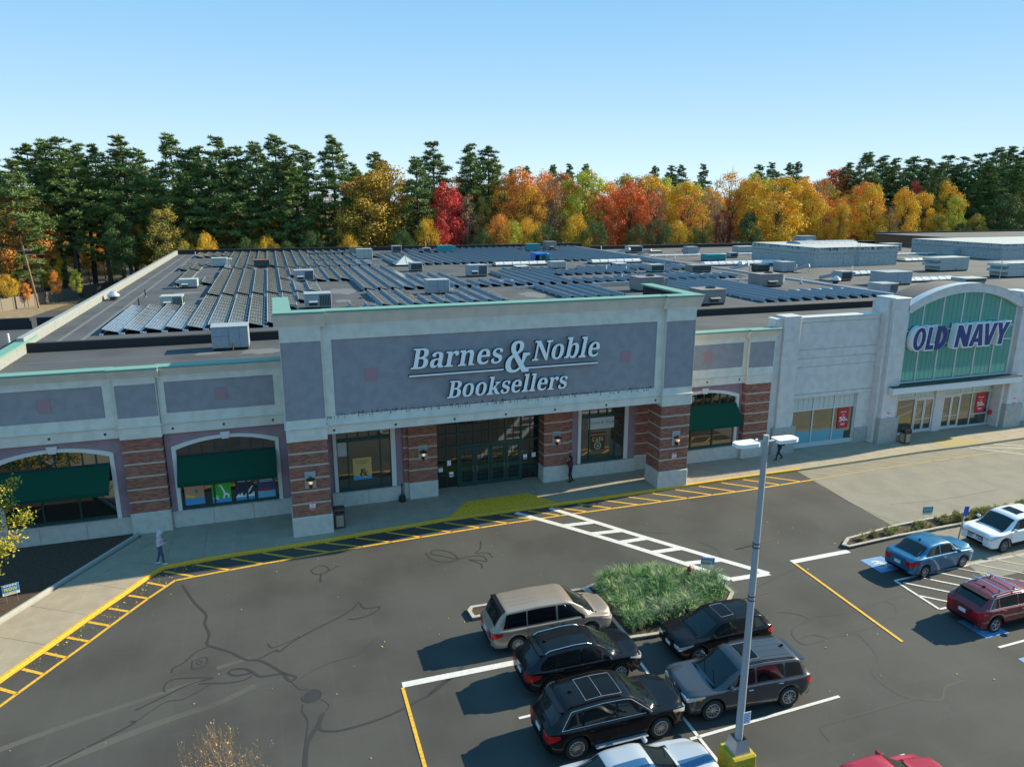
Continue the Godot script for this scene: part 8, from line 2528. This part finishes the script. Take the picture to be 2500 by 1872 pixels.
	car("white suv with dark roof panel facing the blue sedan", "suv", d, car_paint("white_paint_car", Color(.72, .73, .74), .0), Vector3(34.95, 0, -24.5), PI + .04)
	# red car cut by the lower edge
	d = {"called": "parked_sedan", "L": 4.6, "W": 1.82, "H": 1.46, "wb": 2.7, "r": .33, "clear": .17, "belt": [[-2.3, .92], [-2.1, 1.0], [-1.35, 1.0], [.7, .94], [1.2, .92], [2.0, .80], [2.3, .62]], "roof": [[-2.0, 1.0], [-1.8, 1.02], [-.95, 1.40], [-.75, 1.45], [.1, 1.46], [.4, 1.41], [1.3, .93]],
		"ws": [.46, 1.25], "rw": [-1.75, -.98], "win": [[-1.3, -.4, -.9, -.4], [-.32, .95, -.32, .3]], "doors": [-.36, .9], "handles": [-1.0, -.1], "mirror": .75, "rim": M.rim_silver, "spokes": 10, "tail": .35}
	car("bright red car next to the yellow-footed light pole aisle", "car", d, car_paint("bright_red_paint", Color(.36, .006, .022), .15), Vector3(15.35, 0, -12.85), 0)
	# stripe of the silver car
	var st: StandardMaterial3D = car_paint("stripe_blue", Color(.03, .10, .22), .2)
	var B := Body.new()
	B.d = {"L": 4.85, "W": 1.9, "r": .35, "clear": .17, "fx": 9.0, "rx": -9.0, "belt": [[-2.42, .90], [-2.2, .98], [-1.2, .97], [.6, .95], [1.2, .94], [2.1, .86], [2.42, .74]], "roof": [[-2.0, .98], [-1.75, 1.0], [-.95, 1.34], [-.75, 1.39], [.05, 1.41], [.3, 1.36], [1.25, .95]]}
	for q in [[1.3, 2.38], [-.85, .22]]:
		var rows := []
		for k in 13:
			var xx: float = lerpf(q[0], q[1], k / 12.0)
			var row := PackedVector3Array()
			for j in 5: row.append(Vector3(xx, B.top_at(xx, lerpf(.0, .34, j / 4.0)) + .006, lerpf(.0, .34, j / 4.0)))
			rows.append(row)
		part(sv, "stripe", grid_mesh(rows, false).mesh(), st)


func nets(caps: Array, cell: float, k: float) -> MB:
	# surface nets over a field of tapered capsules joined by a smooth minimum; caps: [from, to, r0, r1, colour]
	var lo := Vector3(1e9, 1e9, 1e9)
	var hi := -lo
	for c in caps:
		for q in 2:
			var r: float = c[2 + q] + cell * 3 + k
			lo = lo.min(c[q] - Vector3(r, r, r)); hi = hi.max(c[q] + Vector3(r, r, r))
	var nx := int((hi.x - lo.x) / cell) + 2
	var ny := int((hi.y - lo.y) / cell) + 2
	var nz := int((hi.z - lo.z) / cell) + 2
	var f := PackedFloat32Array(); f.resize(nx * ny * nz); f.fill(9.0)
	var near := PackedFloat32Array(); near.resize(nx * ny * nz); near.fill(9.0)
	var who := PackedInt32Array(); who.resize(nx * ny * nz)
	for ci in caps.size():
		var c: Array = caps[ci]
		var a: Vector3 = c[0]; var b: Vector3 = c[1]
		var pad: float = maxf(c[2], c[3]) + k + cell * 2.5
		var m0 := ((a.min(b) - Vector3(pad, pad, pad) - lo) / cell).floor()
		var m1 := ((a.max(b) + Vector3(pad, pad, pad) - lo) / cell).ceil()
		var ab := b - a
		var l2 := maxf(ab.length_squared(), 1e-9)
		for z in range(maxi(0, int(m0.z)), mini(nz, int(m1.z) + 1)):
			for y in range(maxi(0, int(m0.y)), mini(ny, int(m1.y) + 1)):
				for x in range(maxi(0, int(m0.x)), mini(nx, int(m1.x) + 1)):
					var p := lo + Vector3(x, y, z) * cell
					var t := clampf((p - a).dot(ab) / l2, 0, 1)
					var d := p.distance_to(a + ab * t) - lerpf(c[2], c[3], t)
					var id := (z * ny + y) * nx + x
					if d < near[id]:
						near[id] = d; who[id] = ci
					var h := maxf(k - absf(d - f[id]), 0) / k
					f[id] = minf(d, f[id]) - h * h * k * .25
	var m := MB.new()
	m.tinted = true
	var at := {}
	var offs := [0, 1, nx, nx + 1, nx * ny, nx * ny + 1, nx * ny + nx, nx * ny + nx + 1]
	for z in nz - 1:
		for y in ny - 1:
			for x in nx - 1:
				var id := (z * ny + y) * nx + x
				var s := 0
				for q in 8:
					if f[id + offs[q]] < 0: s += 1
				if s == 0 or s == 8: continue
				var sum := Vector3.ZERO
				var n := 0
				for q in 8:
					for ax in 3:
						if q & (1 << ax): continue
						var r := q | (1 << ax)
						var fa := f[id + offs[q]]; var fb := f[id + offs[r]]
						if (fa < 0) == (fb < 0): continue
						var p := Vector3(q & 1, (q >> 1) & 1, (q >> 2) & 1)
						p[ax] += fa / (fa - fb)
						sum += p; n += 1
				at[id] = m.v.size()
				m.v.append(lo + (Vector3(x, y, z) + sum / n) * cell)
				var g := Vector3(f[id + 1] - f[id] + f[id + offs[7]] - f[id + offs[6]], f[id + nx] - f[id] + f[id + offs[7]] - f[id + offs[5]], f[id + nx * ny] - f[id] + f[id + offs[7]] - f[id + offs[3]])
				m.n.append(g.normalized())
				m.c.append(caps[who[id]][4]); m.u.append(Vector2.ZERO)
	var step := [1, nx, nx * ny]
	for id in at:
		for ax in 3:
			var u: int = step[(ax + 1) % 3]; var w: int = step[(ax + 2) % 3]
			if not (at.has(id - u) and at.has(id - w) and at.has(id - u - w)): continue
			var fa := f[id]; var fb := f[id + step[ax]]
			if (fa < 0) == (fb < 0): continue
			var q := [at[id], at[id - u], at[id - u - w], at[id - w]]
			if fa < 0: q.reverse()
			m.i.append_array([q[0], q[1], q[2], q[0], q[2], q[3]])
	return m


func hand(caps: Array, wrist: Vector3, dir: Vector3, palm: Vector3, skin: Color, curl: float) -> void:   # five fingers, each a bent chain rooted in the palm
	var side := dir.cross(palm).normalized()
	caps.append([wrist, wrist + dir * .085, .026, .034, skin])
	for k in 4:
		var root := wrist + dir * .085 + side * (k - 1.5) * .021
		var l: float = [.040, .046, .043, .033][k]
		var d1 := (dir + palm * curl * .5).normalized()
		var d2 := (dir + palm * curl * 1.3).normalized()
		caps.append([root, root + d1 * l, .0105, .0095, skin])
		caps.append([root + d1 * l, root + d1 * l + d2 * l * .85, .0095, .008, skin])
	var tr := wrist + dir * .03 - side * .03
	var td := (dir * .6 - side * .7 + palm * .4).normalized()
	caps.append([tr, tr + td * .04, .013, .011, skin])
	caps.append([tr + td * .04, tr + td * .04 + (dir + palm * .3).normalized() * .032, .011, .009, skin])


func person(label: String, at: Vector3, turn: float, p: Dictionary) -> Node3D:
	var s := thing("person", label, "person", at)
	s.rotation.y = turn
	var caps := []
	var top: Color = p.top; var leg: Color = p.leg; var shoe: Color = p.shoe; var skin: Color = p.skin
	var hip := Vector3(0, .93, 0)
	var chest: Vector3 = p.chest
	var neck := chest + Vector3(.01, .16, 0)
	for sd in [-1, 1]:
		var q: Array = p.legs[0 if sd < 0 else 1]
		var h := hip + Vector3(0, -.02, sd * .09)
		caps.append([h, q[0], .088, .058, leg]); caps.append([q[0], q[1], .058, .044, leg])
		caps.append([q[1] + Vector3(-.03, -.05, 0), q[1] + Vector3(.14, -.065, 0), .042, .034, shoe])
		var a: Array = p.arms[0 if sd < 0 else 1]
		var sh := chest + Vector3(0, .06, sd * .175)
		caps.append([sh, a[0], .056, .046, top]); caps.append([a[0], a[1], .046, .033, top])
	caps.append([hip + Vector3(0, -.02, -.06), hip + Vector3(0, -.02, .06), .115, .115, leg])
	caps.append([hip + Vector3(0, .10, 0), chest + Vector3(0, -.05, 0), .135, .15, top])
	caps.append([chest + Vector3(0, .03, -.11), chest + Vector3(0, .03, .11), .105, .105, top])
	caps.append([chest + Vector3(0, .1, 0), neck, .06, .05, skin if not p.get("hood", false) else top])
	var body := nets(caps, .02, .035)
	# head with face, ears; hands with fingers
	var hd := []
	var c: Vector3 = p.head
	var fw: Vector3 = p.look.normalized()
	var rt := fw.cross(Vector3.UP).normalized()
	var up := rt.cross(fw)
	hd.append([neck, c - up * .05, .048, .05, skin])
	hd.append([c + up * .02 - fw * .015, c + up * .03 + fw * .0, .094, .094, skin])
	hd.append([c - up * .06 + fw * .03, c - up * .03 + fw * .03, .058, .07, skin])
	hd.append([c + fw * .09 - up * .0, c + fw * .112 - up * .03, .010, .015, skin])
	for sd in [-1, 1]:
		hd.append([c + rt * sd * .09 + up * .01, c + rt * sd * .095 - up * .03, .016, .012, skin])
		hd.append([c + fw * .082 + rt * sd * .034 + up * .012, c + fw * .084 + rt * sd * .036 + up * .012, .011, .011, Color(.03, .02, .02)])
	hd.append([c + fw * .088 - up * .062 - rt * .018, c + fw * .088 - up * .062 + rt * .018, .008, .008, Color(.30, .09, .08)])
	join(body, nets(hd, .009, .02))
	for k in 2:
		var a: Array = p.arms[k]
		var hc := []
		hand(hc, a[1], a[2].normalized(), a[3].normalized(), skin, p.get("curl", .8))
		join(body, nets(hc, .006, .008))
	body.tinted = true
	var pm: StandardMaterial3D
	if not M.has("people"):
		pm = mat("people", Color(1, 1, 1), .85)
		pm.vertex_color_use_as_albedo = true
	part(s, "body", body.mesh(), M.people)
	var hr := []
	var hcol: Color = p.hair
	if p.get("hood", false):
		hr.append([c - fw * .03 + up * .04, c - fw * .03 + up * .03, .125, .125, hcol])
		hr.append([c - fw * .05 - up * .02, neck - fw * .03, .115, .10, hcol])
		hr.append([c + up * .09 + fw * .03, c + up * .085 + fw * .05, .05, .04, hcol])
	else:
		hr.append([c - fw * .025 + up * .045, c - fw * .02 + up * .045, .104, .104, hcol])
		hr.append([c - fw * .05 - up * .0, c - fw * .06 - up * p.get("hair_long", .05), .085, .07, hcol])
		hr.append([c + up * .1 + fw * .03, c + up * .09 + fw * .06, .045, .03, hcol])
	part(s, "hood" if p.get("hood", false) else "hair", nets(hr, .012, .03).mesh(), M.people)
	return s


func build_people() -> void:
	var skin := Color(.42, .25, .18)
	var s := person("person in grey hooded sweatshirt and jeans looking at a phone", Vector3(-6.05, .15, -34.98), .05, {"top": Color(.42, .43, .45), "leg": Color(.045, .075, .13), "shoe": Color(.6, .6, .62), "skin": skin, "hair": Color(.44, .45, .47), "hood": true, "chest": Vector3(.02, 1.30, 0), "head": Vector3(.09, 1.60, 0), "look": Vector3(1, -.55, .1),
		"legs": [[Vector3(-.06, .50, -.1), Vector3(-.20, .12, -.1)], [Vector3(.09, .50, .1), Vector3(.10, .11, .1)]],
		"arms": [[Vector3(-.02, 1.08, -.25), Vector3(.20, 1.10, -.12), Vector3(1, .1, .5), Vector3(0, 1, .4)], [Vector3(-.02, 1.08, .25), Vector3(.22, 1.12, .10), Vector3(1, .15, -.5), Vector3(0, 1, -.4)]]})
	var b := MB.new(); b.cbox(Vector3(.29, 1.10, -.04), Vector3(.305, 1.24, .04), .006)
	var o := solo("phone", "small dark phone in the hands of the hooded person", "phone", b, M.dark)
	o.position = s.position
	person("person in maroon top and black trousers raising a hand to the face", Vector3(16.54, .15, -38.55), PI * .82, {"top": Color(.10, .012, .035), "leg": Color(.012, .012, .016), "shoe": Color(.03, .03, .03), "skin": Color(.48, .29, .21), "hair": Color(.03, .018, .012), "hair_long": .12, "chest": Vector3(0, 1.28, 0), "head": Vector3(.02, 1.56, 0), "look": Vector3(1, -.1, .2),
		"legs": [[Vector3(.06, .50, -.09), Vector3(.0, .11, -.09)], [Vector3(.04, .50, .09), Vector3(-.12, .13, .1)]],
		"arms": [[Vector3(.06, 1.10, -.25), Vector3(.2, 1.38, -.14), Vector3(-.2, 1, .3), Vector3(-1, 0, .2)], [Vector3(-.03, 1.07, .25), Vector3(.14, 1.02, .2), Vector3(1, .3, -.4), Vector3(0, 1, 0)]]})
	s = person("person in dark clothes walking with a black bag over the shoulder", Vector3(31.37, .15, -37.85), PI * .93, {"top": Color(.012, .013, .016), "leg": Color(.014, .018, .03), "shoe": Color(.012, .012, .012), "skin": Color(.3, .17, .12), "hair": Color(.015, .012, .01), "chest": Vector3(.05, 1.30, 0), "head": Vector3(.13, 1.58, 0), "look": Vector3(1, -.3, 0),
		"legs": [[Vector3(.14, .52, -.09), Vector3(.22, .12, -.09)], [Vector3(-.02, .50, .09), Vector3(-.28, .16, .09)]],
		"arms": [[Vector3(.02, 1.07, -.25), Vector3(.2, .95, -.22), Vector3(.6, -.6, 0), Vector3(0, .3, 1)], [Vector3(.0, 1.12, .24), Vector3(.18, 1.28, .2), Vector3(-.3, 1, 0), Vector3(-1, 0, 0)]]})
	b = MB.new(); b.cbox(Vector3(-.34, 1.02, -.14), Vector3(-.12, 1.48, .14), .07)
	var bag := thing("shoulder_bag", "black bag carried on the back of the dark-clothed person", "bag", s.position)
	bag.rotation.y = s.rotation.y
	part(bag, "pouch", b.mesh(), M.dark)
	b = MB.new(); b.tube(Vector3(-.2, 1.45, .1), Vector3(.1, 1.42, .17), .018, .018, 6); b.tube(Vector3(.1, 1.42, .17), Vector3(-.14, 1.08, .12), .018, .018, 6)
	part(bag, "strap", b.mesh(), M.dark)


func build_light_pole() -> void:
	var s := thing("parking_light_pole", "tall grey parking light pole on a yellow concrete foot", "lamp post", Vector3(12.31, 0, -15.42))
	part(s, "concrete_foot", cb(Vector3(-.42, 0, -.40), Vector3(.42, .92, .40), .05).mesh(), grained("foot_yellow", Color(.55, .42, .02), .8, M.yellow_paint.albedo_texture, .9, M.yellow_paint.detail_albedo, .8))
	var b := MB.new()
	var w0 := .27; var w1 := .19
	for k in 4:
		var a := PI / 4 + PI / 2 * k; var c := a + PI / 2
		b.quad(Vector3(cos(c) * w0 * 1.41, .92, sin(c) * w0 * 1.41), Vector3(cos(a) * w0 * 1.41, .92, sin(a) * w0 * 1.41), Vector3(cos(a) * w1 * 1.41, 1.36, sin(a) * w1 * 1.41), Vector3(cos(c) * w1 * 1.41, 1.36, sin(c) * w1 * 1.41))
	part(s, "base_cover", b.mesh(), M.grey_metal)
	b = MB.new(); b.tube(Vector3(0, 1.0, 0), Vector3(0, 10.9, 0), .118, .075, 20)
	part(s, "shaft", b.mesh(), grained("pole_grey", Color(.36, .37, .39), .45, M.cream.albedo_texture, 1.0))
	for sd in [-1, 1]:
		b = MB.new(); b.cbox(Vector3(.0 if sd > 0 else -.42, 10.68, -.035), Vector3(.42 if sd > 0 else .0, 10.74, .035), .01)
		part(s, "arm", b.mesh(), M.grey_metal)
		var hd := MB.new()
		var pl := PackedVector2Array([Vector2(sd * .3, .17), Vector2(sd * .36, .2), Vector2(sd * .85, .19), Vector2(sd * .97, .12), Vector2(sd * .97, -.12), Vector2(sd * .85, -.19), Vector2(sd * .36, -.2), Vector2(sd * .3, -.17)])
		hd.prism(pl, func(p: Vector2, d: float) -> Vector3: return Vector3(p.x, d, -p.y), 10.66, 10.76)
		var h := part(s, "lamp_head", hd.mesh(), M.letter_white)
		part(h, "lens", bx(Vector3(sd * .4 if sd > 0 else sd * .9, 10.645, -.15), Vector3(sd * .9 if sd > 0 else sd * .4, 10.66, .15)).mesh(), M.frosted)
	b = MB.new(); b.lathe(Vector3(-.3, 10.74, 0), Vector3.UP, [[.035, 0], [.035, .08], [0, .09]], 10)
	part(s, "photocell", b.mesh(), M.letter_white)
	for y in [7.67, 6.03]:
		b = MB.new(); b.tube(Vector3(-.72, y, .06), Vector3(.72, y + .03, -.06), .011, .011, 5)
		part(s, "banner_rod", b.mesh(), M.rust)
		b = MB.new()
		for dy in [-.06, .06]: b.lathe(Vector3(0, y + dy, 0), Vector3.UP, [[.098, -.012], [.112, -.012], [.112, .012], [.098, .012]], 14)
		part(s, "clamp_band", b.mesh(), M.black_metal)
	var sg := part(s, "notice_plate", cb(Vector3(.0, 1.86, .115), Vector3(.27, 2.28, .125), .004).mesh(), M.sign_white)
	for k in 6: part(sg, "lettering", bx(Vector3(.03, 2.2 - k * .055, .125), Vector3(.24 - .02 * (k % 2), 2.225 - k * .055, .127)).mesh(), M.blue_sign)
	# blue sign on a leaning post by the sedan
	s = thing("accessible_sign", "blue sign plate on a leaning grey post by the white suv", "sign", Vector3(32.55, 0, -25.19))
	s.rotation.z = -.12
	b = MB.new(); b.tube(Vector3.ZERO, Vector3(0, 1.95, 0), .035, .035, 8)
	part(s, "post", b.mesh(), M.grey_metal)
	part(s, "plate", cb(Vector3(-.16, 1.42, .035), Vector3(.16, 1.95, .045), .02).mesh(), M.blue_sign)


func _ready() -> void:
	# camera
	var cam := Camera3D.new()
	cam.name = "camera"
	cam.position = Vector3(0, 17, 0)
	cam.rotation = Vector3(-.247755, -.319076, .0015)
	cam.fov = 55.9037
	cam.near = .1
	cam.far = 3000
	cam.current = true
	add_child(cam)
	# sky
	var env := Environment.new()
	env.background_mode = Environment.BG_SKY
	var sky := Sky.new()
	var sm := ProceduralSkyMaterial.new()
	sm.sky_top_color = Color(.36, .64, .84)
	sm.sky_horizon_color = Color(.82, .915, .955)
	sm.sky_curve = .11
	sm.sky_energy_multiplier = .84
	sm.ground_horizon_color = Color(.5, .5, .48)
	sm.ground_bottom_color = Color(.3, .3, .28)
	sm.sun_angle_max = 40.0
	sm.sun_curve = .08
	sky.sky_material = sm
	env.sky = sky
	env.tonemap_mode = Environment.TONE_MAPPER_LINEAR
	env.tonemap_exposure = 1.95
	env.sdfgi_enabled = true
	env.ssao_enabled = true
	env.ssil_enabled = true
	var we := WorldEnvironment.new()
	we.name = "environment"
	we.environment = env
	add_child(we)
	# sun: low, from the right and a little behind the shops
	var sun := DirectionalLight3D.new()
	sun.name = "sun"
	sun.light_color = Color(1.0, .945, .82)
	sun.light_energy = 1.5
	sun.light_angular_distance = .5
	sun.shadow_enabled = true
	sun.basis = Basis.looking_at(Vector3(-1.8, -1, .155).normalized())
	add_child(sun)
	rng.seed = 11
	materials()
	build_ground()
	build_bookstore()
	build_clothing_store()
	build_roof_things()
	build_solar()
	build_wood()
	build_islands()
	build_near_plants()
	build_far_street()
	build_shop_signs()
	build_posters()
	build_front_fixtures()
	build_light_pole()
	build_cars()
	build_people()
